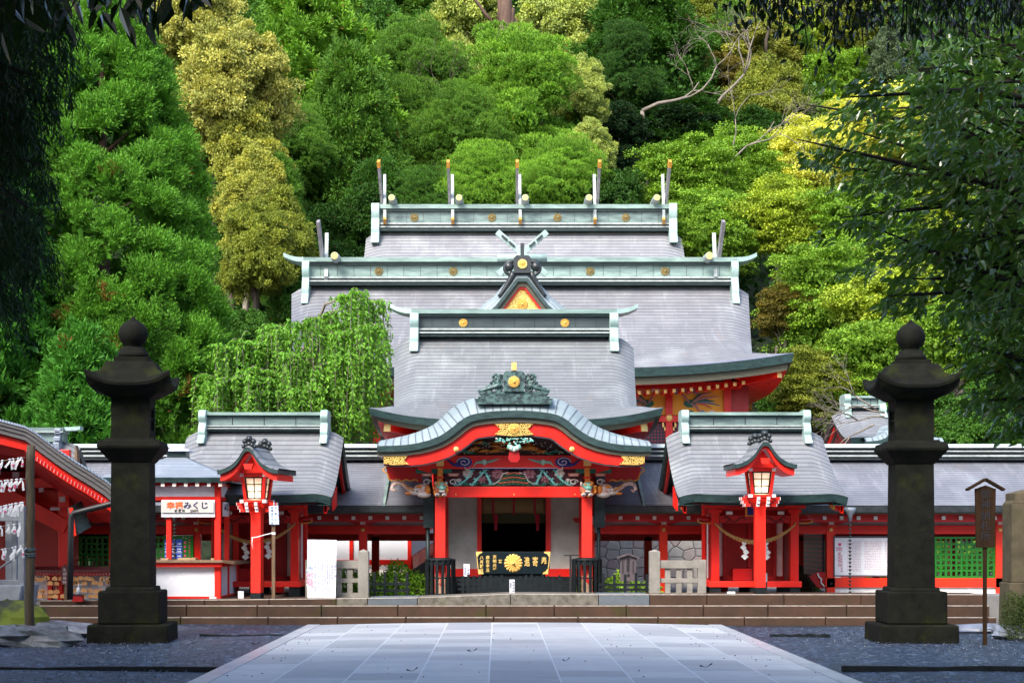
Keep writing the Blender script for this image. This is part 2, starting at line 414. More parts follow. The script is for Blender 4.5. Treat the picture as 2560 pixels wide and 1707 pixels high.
def masonry():
    m, nt, bs = newmat('cut_stone_masonry')
    tc = nt.nodes.new('ShaderNodeTexCoord'); mp = nt.nodes.new('ShaderNodeMapping'); mp.inputs['Scale'].default_value = (2.8, .01, 3.5)
    nt.links.new(tc.outputs['Object'], mp.inputs[0])
    v1 = N(nt, 'ShaderNodeTexVoronoi'); v1.feature = 'DISTANCE_TO_EDGE'; v1.inputs['Scale'].default_value = 1; v1.inputs['Randomness'].default_value = .55; nt.links.new(mp.outputs[0], v1.inputs['Vector'])
    v2 = N(nt, 'ShaderNodeTexVoronoi'); v2.inputs['Scale'].default_value = 1; v2.inputs['Randomness'].default_value = .55; nt.links.new(mp.outputs[0], v2.inputs['Vector'])
    sp = nt.nodes.new('ShaderNodeSeparateColor'); nt.links.new(v2.outputs['Color'], sp.inputs[0])
    c = ramp(nt, sp.outputs[0], [(0, (.36, .33, .30)), (.35, (.47, .42, .37)), (.6, (.40, .30, .28)), (.8, (.30, .29, .28)), (1, (.52, .48, .44))])
    n = noise(nt, 7, 6, .7); c = mixc(nt, ramp(nt, n, [(.45, (0, 0, 0)), (.75, (.6,)*3)]), c, (.20, .19, .16))
    e = ramp(nt, v1.outputs['Distance'], [(.0, (1, 1, 1)), (.035, (0, 0, 0))])
    nt.links.new(mixc(nt, e, c, (.05, .045, .04)), bs.inputs['Base Color'])
    bs.inputs['Roughness'].default_value = .85
    e2 = ramp(nt, v1.outputs['Distance'], [(.0, (0, 0, 0)), (.09, (1, 1, 1))])
    bump(nt, bs, e2, .6, .06)
    return m
M['masonry'] = masonry()

def pavement():
    m, nt, bs = newmat('paving_stone')
    uv = nt.nodes.new('ShaderNodeUVMap'); uv.uv_map = 'UVMap'
    geo = nt.nodes.new('ShaderNodeTexCoord')
    sp = nt.nodes.new('ShaderNodeSeparateXYZ'); nt.links.new(uv.outputs[0], sp.inputs[0])
    W = .852
    cx = N(nt, 'ShaderNodeMath', operation='MULTIPLY'); cx.inputs[1].default_value = 1/W; nt.links.new(sp.outputs[0], cx.inputs[0])
    fl = N(nt, 'ShaderNodeMath', operation='FLOOR'); nt.links.new(cx.outputs[0], fl.inputs[0])
    fx = N(nt, 'ShaderNodeMath', operation='FRACT'); nt.links.new(cx.outputs[0], fx.inputs[0])
    wn = N(nt, 'ShaderNodeTexWhiteNoise'); wn.noise_dimensions = '1D'; nt.links.new(fl.outputs[0], wn.inputs['W'])
    cy = N(nt, 'ShaderNodeMath', operation='MULTIPLY_ADD'); cy.inputs[1].default_value = 1/.852; nt.links.new(sp.outputs[1], cy.inputs[0]); nt.links.new(wn.outputs[0], cy.inputs[2])
    fly = N(nt, 'ShaderNodeMath', operation='FLOOR'); nt.links.new(cy.outputs[0], fly.inputs[0])
    fy = N(nt, 'ShaderNodeMath', operation='FRACT'); nt.links.new(cy.outputs[0], fy.inputs[0])
    cb = N(nt, 'ShaderNodeCombineXYZ'); nt.links.new(fl.outputs[0], cb.inputs[0]); nt.links.new(fly.outputs[0], cb.inputs[1])
    w2 = N(nt, 'ShaderNodeTexWhiteNoise'); w2.noise_dimensions = '3D'; nt.links.new(cb.outputs[0], w2.inputs['Vector'])
    tone = ramp(nt, w2.outputs[0], [(0, (.39, .415, .44)), (.6, (.44, .465, .49)), (.74, (.33, .35, .38)), (1, (.29, .31, .34))])
    g = noise(nt, 2.5, 6, .7, vec=geo.outputs['Object'])
    tone = mixc(nt, ramp(nt, g, [(.4, (0, 0, 0)), (.8, (.5,)*3)]), tone, (.25, .28, .32))
    def edge(o, w):
        a = N(nt, 'ShaderNodeMath', operation='PINGPONG'); a.inputs[1].default_value = .5; nt.links.new(o, a.inputs[0])
        l = N(nt, 'ShaderNodeMath', operation='LESS_THAN'); l.inputs[1].default_value = w; nt.links.new(a.outputs[0], l.inputs[0]); return l.outputs[0]
    t2 = mixc(nt, edge(fy.outputs[0], .010), tone, (.13, .15, .19))
    t3 = mixc(nt, edge(fx.outputs[0], .012), t2, (.52, .56, .60))
    nt.links.new(t3, bs.inputs['Base Color'])
    r = noise(nt, 1.2, 4, .6, vec=geo.outputs['Object'])
    nt.links.new(ramp(nt, r, [(.35, (.48,)*3), (.7, (.65,)*3)]), bs.inputs['Roughness'])
    bump(nt, bs, g, .2, .01)
    return m
M['paving'] = pavement()
def gravelmat():
    m, nt, bs = newmat('dark_gravel')
    tc = nt.nodes.new('ShaderNodeTexCoord')
    v = N(nt, 'ShaderNodeTexVoronoi'); v.inputs['Scale'].default_value = 17; nt.links.new(tc.outputs['Object'], v.inputs['Vector'])
    sp = nt.nodes.new('ShaderNodeSeparateColor'); nt.links.new(v.outputs['Color'], sp.inputs[0])
    c = ramp(nt, sp.outputs[0], [(0, (.004, .009, .022)), (.5, (.013, .026, .055)), (.85, (.04, .07, .125)), (1, (.20, .26, .36))])
    n = noise(nt, 1.2, 5, .7)
    c = mixc(nt, ramp(nt, n, [(.35, (.7,)*3), (.65, (0, 0, 0))]), c, (.015, .022, .035))
    nt.links.new(c, bs.inputs['Base Color']); bs.inputs['Roughness'].default_value = .5
    bump(nt, bs, v.outputs['Distance'], 1.0, .03)
    return m
M['gravel'] = gravelmat()
M['pebble'] = simple('gravel_pebble', (.018, .028, .045), (.045, .062, .09), 3, .45, .3)

def leafmat(name, rough=.6, trans=.20, spec=.2, sheen=1.0):
    m, nt, bs = newmat(name)
    oi = nt.nodes.new('ShaderNodeObjectInfo')
    at = nt.nodes.new('ShaderNodeAttribute'); at.attribute_name = 'tone'; at.attribute_type = 'GEOMETRY'
    # tone.r = leaf brightness, tone.g = young growth (yellower), on cedar cushions also painted top light, tone.b = old / brown
    sp = nt.nodes.new('ShaderNodeSeparateColor'); nt.links.new(at.outputs['Color'], sp.inputs[0])
    mr = N(nt, 'ShaderNodeMapRange'); mr.inputs[3].default_value = .55; mr.inputs[4].default_value = 1.45; nt.links.new(sp.outputs[0], mr.inputs[0])
    vm = N(nt, 'ShaderNodeVectorMath', operation='SCALE'); nt.links.new(oi.outputs['Color'], vm.inputs[0]); nt.links.new(mr.outputs[0], vm.inputs['Scale'])
    young = mixc(nt, .75, vm.outputs[0], (1.9, 1.5, .55), 'MULTIPLY')
    y2 = mixc(nt, 1.0, vm.outputs[0], (1.75, 1.4, .95), 'MULTIPLY')
    c = mixc(nt, sp.outputs[1], vm.outputs[0], y2)
    c = mixc(nt, sp.outputs[2], c, (.16, .05, .012))
    nt.links.new(c, bs.inputs['Base Color'])
    bs.inputs['Roughness'].default_value = rough; bs.inputs['Specular IOR Level'].default_value = spec
    tr = N(nt, 'ShaderNodeBsdfTranslucent')
    tc_ = mixc(nt, 1.0, c, (1.25, 1.3, .5), 'MULTIPLY'); nt.links.new(tc_, tr.inputs[0])
    mx = N(nt, 'ShaderNodeMixShader'); mx.inputs[0].default_value = trans
    nt.links.new(bs.outputs[0], mx.inputs[1]); nt.links.new(tr.outputs[0], mx.inputs[2])
    out = nt.nodes['Material Output']; nt.links.new(mx.outputs[0], out.inputs[0])
    return m
M['leaf'] = leafmat('foliage')
M['leaf_gloss'] = leafmat('glossy_foliage', rough=.17, trans=.25, spec=1.0)
M['bark'] = simple('bark', (.09, .065, .045), (.04, .03, .02), 4, .85, .5, stretch=(5, 5, .6))
M['dullgold'] = simple('weathered_gilt', (.42, .33, .14), (.25, .20, .10), 20, .5, .1)
M['bark_pale'] = simple('pale_bark', (.26, .22, .18), (.13, .11, .09), 4, .85, .4, stretch=(5, 5, .6))
M['bark_red'] = simple('reddish_bark', (.13, .075, .05), (.06, .035, .025), 4, .85, .4, stretch=(5, 5, .6))
M['bark_dark'] = simple('dark_bark', (.04, .03, .022), (.018, .014, .01), 4, .85, .4, stretch=(5, 5, .6))

def emit(name, c, s):
    m, nt, bs = newmat(name); bs.inputs['Base Color'].default_value = (*c, 1)
    bs.inputs['Emission Color'].default_value = (*c, 1); bs.inputs['Emission Strength'].default_value = s
    bs.inputs['Roughness'].default_value = .6
    return m
def lamp_paper():
    # translucent paper lit from inside by a bulb near the bottom of the box
    m, nt, bs = newmat('lit_lamp_paper')
    bs.inputs['Base Color'].default_value = (.8, .7, .6, 1)
    tc = nt.nodes.new('ShaderNodeTexCoord'); mp = nt.nodes.new('ShaderNodeMapping'); mp.inputs['Scale'].default_value = (1, .6, 1)
    nt.links.new(tc.outputs['Object'], mp.inputs[0])
    d = N(nt, 'ShaderNodeVectorMath', operation='DISTANCE'); d.inputs[1].default_value = (.0, -.08, .07); nt.links.new(mp.outputs[0], d.inputs[0])
    c = ramp(nt, d.outputs['Value'], [(.0, (1, .93, .75)), (.10, (1, .72, .38)), (.30, (.85, .50, .27)), (.5, (.62, .40, .26))])
    s = ramp(nt, d.outputs['Value'], [(.0, (1, 1, 1)), (.07, (.8,)*3), (.14, (.36,)*3), (.35, (.20,)*3)])
    ml = N(nt, 'ShaderNodeMath', operation='MULTIPLY'); ml.inputs[1].default_value = 1.3; nt.links.new(s, ml.inputs[0])
    nt.links.new(c, bs.inputs['Emission Color']); nt.links.new(ml.outputs[0], bs.inputs['Emission Strength'])
    return m
M['lamp'] = lamp_paper()
def goldcarve():
    m, nt, bs = newmat('pierced_gilt_fitting')
    tc = nt.nodes.new('ShaderNodeTexCoord')
    v = N(nt, 'ShaderNodeTexVoronoi'); v.inputs['Scale'].default_value = 22; v.feature = 'DISTANCE_TO_EDGE'; nt.links.new(tc.outputs['Object'], v.inputs['Vector'])
    f = ramp(nt, v.outputs['Distance'], [(.18, (1, 1, 1)), (.30, (0, 0, 0))])
    c = mixc(nt, f, (.10, .05, .01), (.98, .66, .18))
    nt.links.new(c, bs.inputs['Base Color']); bs.inputs['Roughness'].default_value = .32; bs.inputs['Metallic'].default_value = .6
    bump(nt, bs, f, .6, .02)
    return m
M['goldcarve'] = goldcarve()
def latticemat():
    m, nt, bs = newmat('red_lattice_board')
    tc = nt.nodes.new('ShaderNodeTexCoord')
    ck = N(nt, 'ShaderNodeTexBrick'); ck.offset = 0
    mp = nt.nodes.new('ShaderNodeMapping'); mp.inputs['Rotation'].default_value = (R(90), 0, 0); nt.links.new(tc.outputs['Object'], mp.inputs[0]); nt.links.new(mp.outputs[0], ck.inputs['Vector'])
    ck.inputs['Scale'].default_value = 1; ck.inputs['Brick Width'].default_value = .11; ck.inputs['Row Height'].default_value = .11; ck.inputs['Mortar Size'].default_value = .035
    ck.inputs['Color1'].default_value = (.40, .01, .02, 1); ck.inputs['Color2'].default_value = (.35, .01, .02, 1); ck.inputs['Mortar'].default_value = (.02, .01, .03, 1)
    nt.links.new(ck.outputs[0], bs.inputs['Base Color']); bs.inputs['Roughness'].default_value = .5
    return m
M['redlattice'] = latticemat()

M['signbrown'] = simple('dark_brown_sign_wood', (.032, .016, .007), (.018, .010, .005), 4, .75, .2, stretch=(6, 6, .5), spec=.1)
M['rockpale'] = simple('pale_wet_rock', (.30, .33, .40), (.10, .11, .13), 3, .35, .8)
M['mossrock'] = stonemat('mossy_rock', (.06, .06, .05), (.03, .03, .025), moss=(.16, .20, .02), mossy=1.0, scale=4, mlo=.45, mhi=.6)
M['chigi'] = simple('shaded_chigi_copper', (.30, .28, .30), (.16, .15, .16), 3, .5, .2)
M['panel_orange'] = simple('orange_panel', (.92, .46, .03), (.85, .36, .025), 2.5, .55, 0)
M['pink2'] = simple('rose_plume', (.55, .16, .18), (.45, .3, .3), 20, .6, 0)
M['navy2'] = simple('blue_plume', (.10, .14, .30), (.2, .25, .35), 20, .6, 0)
M['redw2'] = paint('bright_vermilion_paint', (.88, .025, .012), (.78, .018, .010))
M['teal2'] = simple('pale_teal_paint', (.25, .52, .42), (.14, .36, .28), 14, .5, .1)
M['cream2'] = simple('dappled_cream_paint', (.72, .62, .56), (.48, .2, .12), 16, .5, .1)
M['maroon2'] = simple('dark_carving_ground', (.06, .025, .02), (.03, .02, .02), 14, .6, .1)
M['kerb'] = simple('pale_kerb', (.42, .46, .50), (.33, .365, .41), 3, .35, .1)
M['dred2'] = paint('red_lacquer_door', (.55, .008, .008), (.42, .006, .006))
M['grey_wall2'] = simple('greyish_plaster', (.42, .38, .40), (.33, .3, .32), 2, .8, .05)
M['seam_pale'] = simple('pale_ridge_cap', (.62, .72, .76), (.46, .56, .60), 4, .45, .1)
M['faintprint'] = simple('faint_print', (.62, .46, .50), None, 8, .7, 0)
M['pinkgrey'] = simple('faded_red_print', (.62, .16, .26), None, 8, .7, 0)
M['copper_pale2'] = simple('pale_sheet_cap', (.62, .66, .76), (.5, .54, .64), 4, .4, 0)
M['boardblack'] = simple('dark_green_black_lacquer', (.006, .014, .018), (.004, .010, .013), 3, .4, 0, spec=.2)
M['pinkwash'] = simple('pink_wash', (.72, .22, .36), (.75, .45, .5), 20, .7, 0)
M['bluewash'] = simple('blue_wash', (.20, .25, .55), (.5, .55, .7), 20, .7, 0)
M['greenwash'] = simple('green_wash', (.45, .68, .62), (.6, .8, .8), 20, .7, 0)
M['paleblue'] = simple('pale_blue_board', (.60, .70, .86), (.52, .62, .8), 4, .5, 0)
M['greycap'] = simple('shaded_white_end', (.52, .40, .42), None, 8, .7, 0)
M['slate_layer'] = simple('layered_slate_edge', (.12, .115, .12), (.085, .08, .085), 2, .55, .2, stretch=(.5, 1, 20))
M['greywood'] = simple('grey_weathered_wood', (.10, .075, .085), (.06, .05, .055), 4, .8, .3, stretch=(6, 6, .6))
M['copper_grey'] = simple('grey_copper', (.22, .26, .32), (.14, .17, .2), 4, .4, .1)
M['maroon_roof'] = simple('maroon_board_roof', (.16, .028, .03), (.11, .018, .02), 3, .5, .1)
M['cordteal'] = simple('faded_teal_cord', (.10, .16, .17), (.05, .09, .1), 20, .9, .3)
M['ink2'] = simple('dark_litter', (.02, .018, .02), None, 9, .8, 0)
M['pebble_l'] = simple('pale_pebble', (.12, .15, .20), (.07, .09, .12), 9, .5, 0)
M['pebble_d'] = simple('dark_pebble', (.006, .009, .015), (.01, .015, .022), 9, .5, 0)
M['copper_dark2'] = simple('streaked_dark_verdigris', (.075, .14, .13), (.018, .032, .034), 9, .4, .3, lo=.42, hi=.58)
# measuring helpers: points read off the photograph at a known depth
def mp(ox, oy, s):
    return lambda x, y, Y: (wx(ox + s*x, Y), wz(oy + s*y, Y))
r1 = mp(900, 900, .3826); r2 = mp(0, 1000, .3827); r3 = mp(1660, 1000, .3827)
q2 = mp(390, 1080, .287); q6 = mp(1720, 1080, .287); q5 = mp(1400, 1250, .1786); q3 = mp(740, 1280, .17)
q4 = mp(1040, 1280, .1956); t4 = mp(700, 400, .3189); t5 = mp(1300, 400, .3189); t3 = mp(1580, 860, .185); sr = mp(0, 0, 1)

def lerp(a, b, t): return a + (b-a)*t
def interp(pts, x):
    for (x0, y0), (x1, y1) in zip(pts, pts[1:]):
        if x <= x1: return lerp(y0, y1, max(0, (x-x0)/(x1-x0)))
    return pts[-1][1]

class Roof:
    def __init__(s, cx, yr, D, ze, zr, he, hg=None, vg=1.0, lift=.0, c=.35, roll=.3, rollw=.45, tap=0.0):
        s.tap = tap
        s.cx, s.yr, s.D, s.ze, s.zr, s.he = cx, yr, D, ze, zr, he
        s.hg = he if hg is None else hg; s.vg = vg; s.lift = lift; s.c = c; s.roll = roll; s.rollw = rollw
    def prof(s, v): return s.zr - (s.zr-s.ze)*(v*(1+s.c) - s.c*v*v)
    def w(s, v):
        g = s.hg*(1-s.tap*min(v, s.vg))
        if v <= s.vg: return g
        return g + (s.he-g)*((v-s.vg)/(1-s.vg))**1.5
    def z(s, u, v):
        return s.prof(v) + s.lift*abs(u)**3.2*max(0, v)**5
    def slope(s, mb, sgn, nu=41, nv=25, mi=0):
        P = []; UV = []
        vs = [i/(nv-1) for i in range(nv)]
        if s.vg < 1: vs = sorted(set(vs + [s.vg]))
        arc = [0.0]
        for a, b in zip(vs, vs[1:]):
            arc.append(arc[-1] + math.hypot((b-a)*s.D, s.prof(a)-s.prof(b)))
        for i in range(nu):
            u = -1 + 2*i/(nu-1); u = math.copysign(abs(u)**.75, u)
            row = []; ruv = []
            for v, a in zip(vs, arc):
                w = s.w(v); x = u*w; z = s.z(u, v)
                fade = 1 if s.vg >= 1 else max(0, min(1, (s.vg + .04 - v)/.10))
                q = max(0, (abs(x)-(w-s.rollw))/s.rollw)
                dr = s.roll*q**2.1*fade*(1-.35*v)
                row.append((s.cx + x, s.yr + sgn*s.D*v, z - dr))
                ruv.append((x, a + dr*1.3 - .25*q*fade))
            P.append(row); UV.append(ruv)
        mb.grid(P, UV, mi, True, flip=(sgn > 0))
        return P
    def side(s, mb, sgn, ns=17, nt=9, mi=0):
        P = []; UV = []
        for i in range(ns):
            q = -1 + 2*i/(ns-1)
            row = []; ruv = []
            for j in range(nt):
                t = j/(nt-1); v = s.vg + (1-s.vg)*t
                row.append((s.cx + sgn*s.w(v), s.yr + q*s.D*v, s.z(q, v)))
                ruv.append((q*s.D*v, t*(s.he-s.hg)))
            P.append(row); UV.append(ruv)
        mb.grid(P, UV, mi, True, flip=(sgn < 0))
    def eave_ring(s, inx, iny, dz, n=24, m=12):
        """points round the eaves, pulled in by inx/iny and dropped by dz"""
        pts = []
        for i in range(n):
            u = -1 + 2*i/n; pts.append((s.cx + u*(s.he-inx), s.yr - (s.D-iny), s.z(u, 1) + dz))
        for i in range(m):
            q = -1 + 2*i/m; pts.append((s.cx + (s.he-inx), s.yr + q*(s.D-iny), s.z(q, 1) + dz))
        for i in range(n):
            u = 1 - 2*i/n; pts.append((s.cx + u*(s.he-inx), s.yr + (s.D-iny), s.z(u, 1) + dz))
        for i in range(m):
            q = 1 - 2*i/m; pts.append((s.cx - (s.he-inx), s.yr + q*(s.D-iny), s.z(q, 1) + dz))
        return pts

def hip_gable_roof(rf, parent, mroof, name='roof', t1=.24, t2=.16, wall_inx=1.0, wall_iny=1.0, soffit_rise=.25, rafters=0, raf_iny=.5, raf_size=.09, corner=True, rdrop=0):
    mb = MB(); rf.slope(mb, -1); rf.slope(mb, 1); rf.side(mb, 1); rf.side(mb, -1)
    ro = mb.build(name, mroof, parent)
    # gable triangles
    g = MB()
    for sg in (-1, 1):
        x = rf.cx + sg*(rf.hg*(1-rf.tap)-.12)
        pts = [(x, rf.yr + rf.D*v*a, rf.prof(v)-rf.roll-.08) for a, v in ([(-1, rf.vg*(1-i/8)) for i in range(9)] + [(1, rf.vg*i/8) for i in range(1, 9)])]
        g.poly(pts if sg < 0 else pts[::-1])
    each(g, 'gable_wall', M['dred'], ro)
    e = MB()
    ra = rf.eave_ring(0, 0, 0); rb = rf.eave_ring(.05, .05, -t1); rc = rf.eave_ring(.16, .16, -t1)
    rd = rf.eave_ring(.20, .20, -t1-t2); re_ = rf.eave_ring(wall_inx, wall_iny, -t1-t2+soffit_rise)
    e.loft([ra, rb], True, False, 0); e.loft([rb, rc], True, False, 1); e.loft([rc, rd], True, False, 1)
    e.build('eave_edge', [M['copper_dark'], M['olive']], ro)
    so = MB(); so.loft([rd, re_], True, False, 0, smooth=False); so.build('soffit', M['red'], ro)
    if rafters:
        r = MB(); c = MB(); n = rafters
        for i in range(n):
            u = -1 + 2*(i+.5)/n
            if abs(u) > .93: continue
            x = rf.cx + u*(rf.he-raf_iny*.9); z = rf.z(u, 1) - t1 - t2 - raf_size*.9 - rdrop
            y0 = rf.yr - (rf.D-raf_iny)
            r.box(x-raf_size/2, x+raf_size/2, y0, y0+1.1, z-raf_size/2*1.15, z+raf_size/2*1.15)
            c.box(x-raf_size/2-.003, x+raf_size/2+.003, y0-.02, y0+.02, z-raf_size*.6, z+raf_size*.6)
        if corner:
            for sg in (-1, 1):
                xe = rf.cx + sg*(rf.he-.42); ye = rf.yr - (rf.D-.42); ze = rf.z(1, 1)-t1-t2-.10
                xi = rf.cx + sg*(rf.he-1.5); yi = rf.yr - (rf.D-1.5)
                r.bar((xe, ye, ze), (xi, yi, ze-.15), .2, .24)
                d = Vector((xe-xi, ye-yi, .15)).normalized()
                c.bar(Vector((xe, ye, ze)), Vector((xe, ye, ze))+d*.03, .21, .25)
        r.build('rafters', M['red'], ro); c.build('gilt_rafter_ends', M['gold'], ro)
    return ro

def gable_roof(rf, parent, mroof, name='roof', t=.2, mi_edge='copper_dark', soffit='red'):
    mb = MB(); rf.slope(mb, -1, nu=33, nv=17); rf.slope(mb, 1, nu=9, nv=17)
    ro = mb.build(name, mroof, parent)
    e = MB(); vs = [i/12 for i in range(13)]
    dr = rf.roll
    for sg in (-1, 1):
        x = rf.cx + sg*rf.he
        top = [(a*v, v) for a, v in ([(-1, 1-i/12) for i in range(13)] + [(1, i/12) for i in range(1, 13)])]
        def ring(xo, dz): return [(xo, rf.yr + a*rf.D, rf.prof(v) + rf.lift*v**5 - dr*(1-.35*v) + dz) for a, v in top]
        e.loft([ring(x, 0), ring(x-sg*.03, -t), ring(x-sg*.30, -t), ring(x-sg*.30, -.02)], False, False, 0)
        # barge board beneath
        e.loft([ring(x-sg*.10, -t), ring(x-sg*.10, -t-.16), ring(x-sg*.16, -t-.16), ring(x-sg*.16, -t)], False, False, 1)
    for a in (-1, 1):
        n = 24
        def er(iy, dz): return [(rf.cx + (-1+2*i/n)*(rf.he-.02), rf.yr + a*(rf.D-iy), rf.z(-1+2*i/n, 1) - (rf.roll*.65*max(0, (abs(-1+2*i/n)*rf.he-(rf.he-rf.rollw))/rf.rollw)**2.1) + dz) for i in range(n+1)]
        e.loft([er(0, 0), er(.04, -t), er(.25, -t), er(.25, -t-.05)], False, False, 0)
    e.build('eave_edge', [M[mi_edge], M['red']], ro)
    so = MB()
    for a in (-1, 1):
        P = [[(rf.cx + u*(rf.he-.2), rf.yr + a*rf.D*v, rf.prof(v) - t - .03) for v in (0, .25, .5, .75, .97)] for u in (-1, 1)]
        so.grid(P, None, 0, False)
    so.build('soffit', M[soffit], ro)
    return ro

def chrys(mb, c, r, ny=-1, petals=16, mi=0, depth=.3):
    """sixteen-petalled crest facing -Y"""
    cx, cy, cz = c
    n = petals
    ctr = mb.vert((cx, cy - r*depth*.8, cz))
    for k in range(n):
        a = 2*math.pi*k/n; da = math.pi/n
        tip = (cx + math.cos(a)*r, cy, cz + math.sin(a)*r)
        rim = [mb.vert((cx + math.cos(a+s_*da*.96)*r*.86, cy, cz + math.sin(a+s_*da*.96)*r*.86)) for s_ in (-1, 1)]
        rd = mb.vert((cx + math.cos(a)*r*.80, cy - r*depth, cz + math.sin(a)*r*.80))
        t1 = mb.vert((cx + math.cos(a-da*.5)*r*.98, cy, cz + math.sin(a-da*.5)*r*.98)); t2 = mb.vert((cx + math.cos(a+da*.5)*r*.98, cy, cz + math.sin(a+da*.5)*r*.98))
        for q in ((ctr, rim[0], rd), (ctr, rd, rim[1]), (rim[0], t1, rd), (t1, t2, rd), (t2, rim[1], rd)): mb.face(q, mi)
    mb.lathe((cx, cy - r*depth*.6, cz), [(0.001, 0), (r*.16, 0), (r*.16, r*.2), (r*.08, r*.34), (0.001, r*.36)], 10, mi, True, Matrix.Rotation(math.pi/2, 4, 'X'))

def ridge(parent, cx, yr, z0, z1, half, dep, face='ridge_face', horn=0.0, crests=(), endw=.28, endlow=.5, crest_mat='gold', seg=12):
    H = z1-z0
    lay = [(0, .11, 1.25, 'copper_dark'), (.11, .16, 1.5, 'pale_edge'), (.16, .24, 1.15, 'copper_dark'), (.24, .30, 1.35, 'pale_edge'), (.30, .74, .9, face), (.74, .84, 1.2, 'copper_dark'), (.84, 1.0, 1.5, 'ridge_pale')]
    mats = []; mb = MB()
    for a, b, k, m in lay:
        if m not in mats: mats.append(m)
        mb.box(cx-half, cx+half, yr-dep*k/2, yr+dep*k/2, z0+H*a, z0+H*b, mats.index(m))
    # sheet joints on the face
    if 'joint' not in mats: mats.append('copper_black')
    for i in range(1, seg):
        x = cx-half + 2*half*i/seg
        mb.box(x-.008, x+.008, yr-dep*.45-.006, yr-dep*.45+.01, z0+H*.31, z0+H*.735, len(mats)-1)
    mb.build('ridge_box', [M[m] for m in mats], parent)
    if horn:
        h = MB()
        for sg in (-1, 1):
            rings = []
            for i in range(9):
                t = i/8; x = cx + sg*(half + horn*t); zz = z1 - H*.16 + horn*.30*t*t
                hh = H*.17*(1-.15*t); d = dep*.75*(1-.35*t)
                rings.append([(x, yr-d, zz), (x, yr+d, zz), (x, yr+d, zz+hh), (x, yr-d, zz+hh)])
            h.loft(rings)
        each(h, 'ridge_horn', M['copper_pale'], parent)
    for sg in (-1, 1):
        e = MB(); xa = cx + sg*(half-endw*.35); x0, x1 = xa-endw/2, xa+endw/2
        zt = z1 + .05 if not horn else z0 + H*.86
        L = zt - (z0 - endlow); pr = []
        for i in range(25):
            t = i/24; z = zt - L*t
            bul = dep*.82 + .10*abs(math.sin(t*math.pi*2.6)) + (.30*max(0, t-.55)) + (endlow*.5*max(0, t-.5))
            pr.append((bul, z))
        rings = [[(x, yr - b, z) for b, z in pr] + [(x, yr + b, z) for b, z in pr[::-1]] for x in (x0, x1)]
        e.loft(rings, True, True, 0)
        e.build('ridge_end_plate', M['copper_pale'], parent, bevel=.02)
    if crests:
        for x in crests:
            c = MB(); chrys(c, (x, yr-dep*.45-.01, z0+H*.52), H*.17); c.build('crest', M[crest_mat], parent)

def chigi(parent, x, y, z, L, up, w=.16, mdark='black', tip='gold', lean=0.0, tipl=.5, d=.35, low=.9):
    """pair of crossed finials rising over the ridge, and their gilt tips"""
    b = MB(); g = MB(); p = MB()
    for sg, mb_ in ((1, b), (-1, p)):
        dy = math.sin(R(38))*sg; dz = math.cos(R(38))
        ox = 0 if sg > 0 else (.14 if lean >= 0 else -.14)
        bot = Vector((x+ox, y - dy*low*up*.9 if False else y - dy*low, z - dz*low)); top = Vector((x+ox+lean*up, y + dy*up, z + up))
        bot = Vector((x+ox, y - sg*low*.75, z - low)); top = Vector((x+ox+lean*up, y + sg*up*.6, z + up*(1 if sg < 0 else .84)))
        mb_.bar(bot, top, w if sg > 0 else w*.9, d)
        dr = (top-bot).normalized()
        if tip and sg < 0: g.bar(top - dr*tipl, top + dr*.012, w*1.08, d*1.06)
        if tip and sg > 0: g.bar(bot - dr*.012, bot + dr*tipl*.5, w*1.0, d*1.06)
    return b, g, p
def crossed_finials(parent, spots, cxm, L=(1.0, 2.6), w=.2, d=.38, tip=True, mat='chigi'):
    for (x, y, z) in spots:
        lean = (x-cxm)*.012
        b, g, p = chigi(parent, x, y, z, 0, L[1], w=w, lean=lean, low=L[0], d=d, tip='gold' if tip else None, tipl=L[1]*.17)
        o = b.build('crossed_finial', M['pale_edge'], parent)  # upward-facing board pale: its light is put into the colour
        b2 = MB(); 
        p.build('finial_board', M[mat], o)  # forward-leaning board dark: its shade is put into the colour
        if tip: g.build('gilt_tip', M['yellow'], o)
def logs(parent, spots, r, L):
    for (x, y, z) in spots:
        m = MB(); rr = r
        m.tube([(x, y-L/2, z), (x, y-L/2+.05, z), (x, y-L*.2, z), (x, y+L*.2, z), (x, y+L/2, z)], [rr*.8, rr*.86, rr, rr, rr*.8], 16)
        o = m.build('ridge_log', M['pale_edge'], parent)
        c = MB(); c.cyl((x, y-L/2-.02, z), (x, y-L/2+.01, z), rr*.72, None, 16); c.build('log_end_cap', M['gold'], o)

# ------------------------------------------------------------------ main hall (honden), farthest back
def main_hall():
    t = thing('main_hall', 'highest and farthest shrine hall whose pale copper roof carries five gold tipped crossed finials', 'shrine hall', (0, 0, 0))
    Y = 78; cx = wx(1310, Y)
    zr = wz(579, Y); rf = Roof(cx, Y, 5.4, zr-4.0, zr, 9.4, wx(1710, Y)-cx-.1, .8, .5, .35, .35, .9)
    ro = hip_gable_roof(rf, t, M['roof_top'], wall_inx=2.2, wall_iny=1.6, rafters=30)
    ridge(ro, cx, Y, zr-.05, wz(517, Y), wx(1686, Y)-cx, .8, face='ridge_face', endw=.38, endlow=.65, seg=18, crest_mat='dullgold',
          crests=[wx(x, Y) for x in (1037, 1230, 1393, 1563)])
    zt = wz(521, Y)
    crossed_finials(ro, [(wx(x, Y), Y, zt+.3) for x in (965, 1133, 1300, 1485, 1655)], cx, L=(1.1, 1.72), w=.135, d=.30)
    logs(ro, [(wx(x, Y-1), Y, wz(508, Y)) for x in (980, 1148, 1313, 1472, 1641)], .19, 2.6)
    w = MB(); w.box(cx-6.4, cx+6.4, Y-3.6, Y+3.6, 6.5, zr-4.2); w.build('wall', M['red'], t)
main_hall()

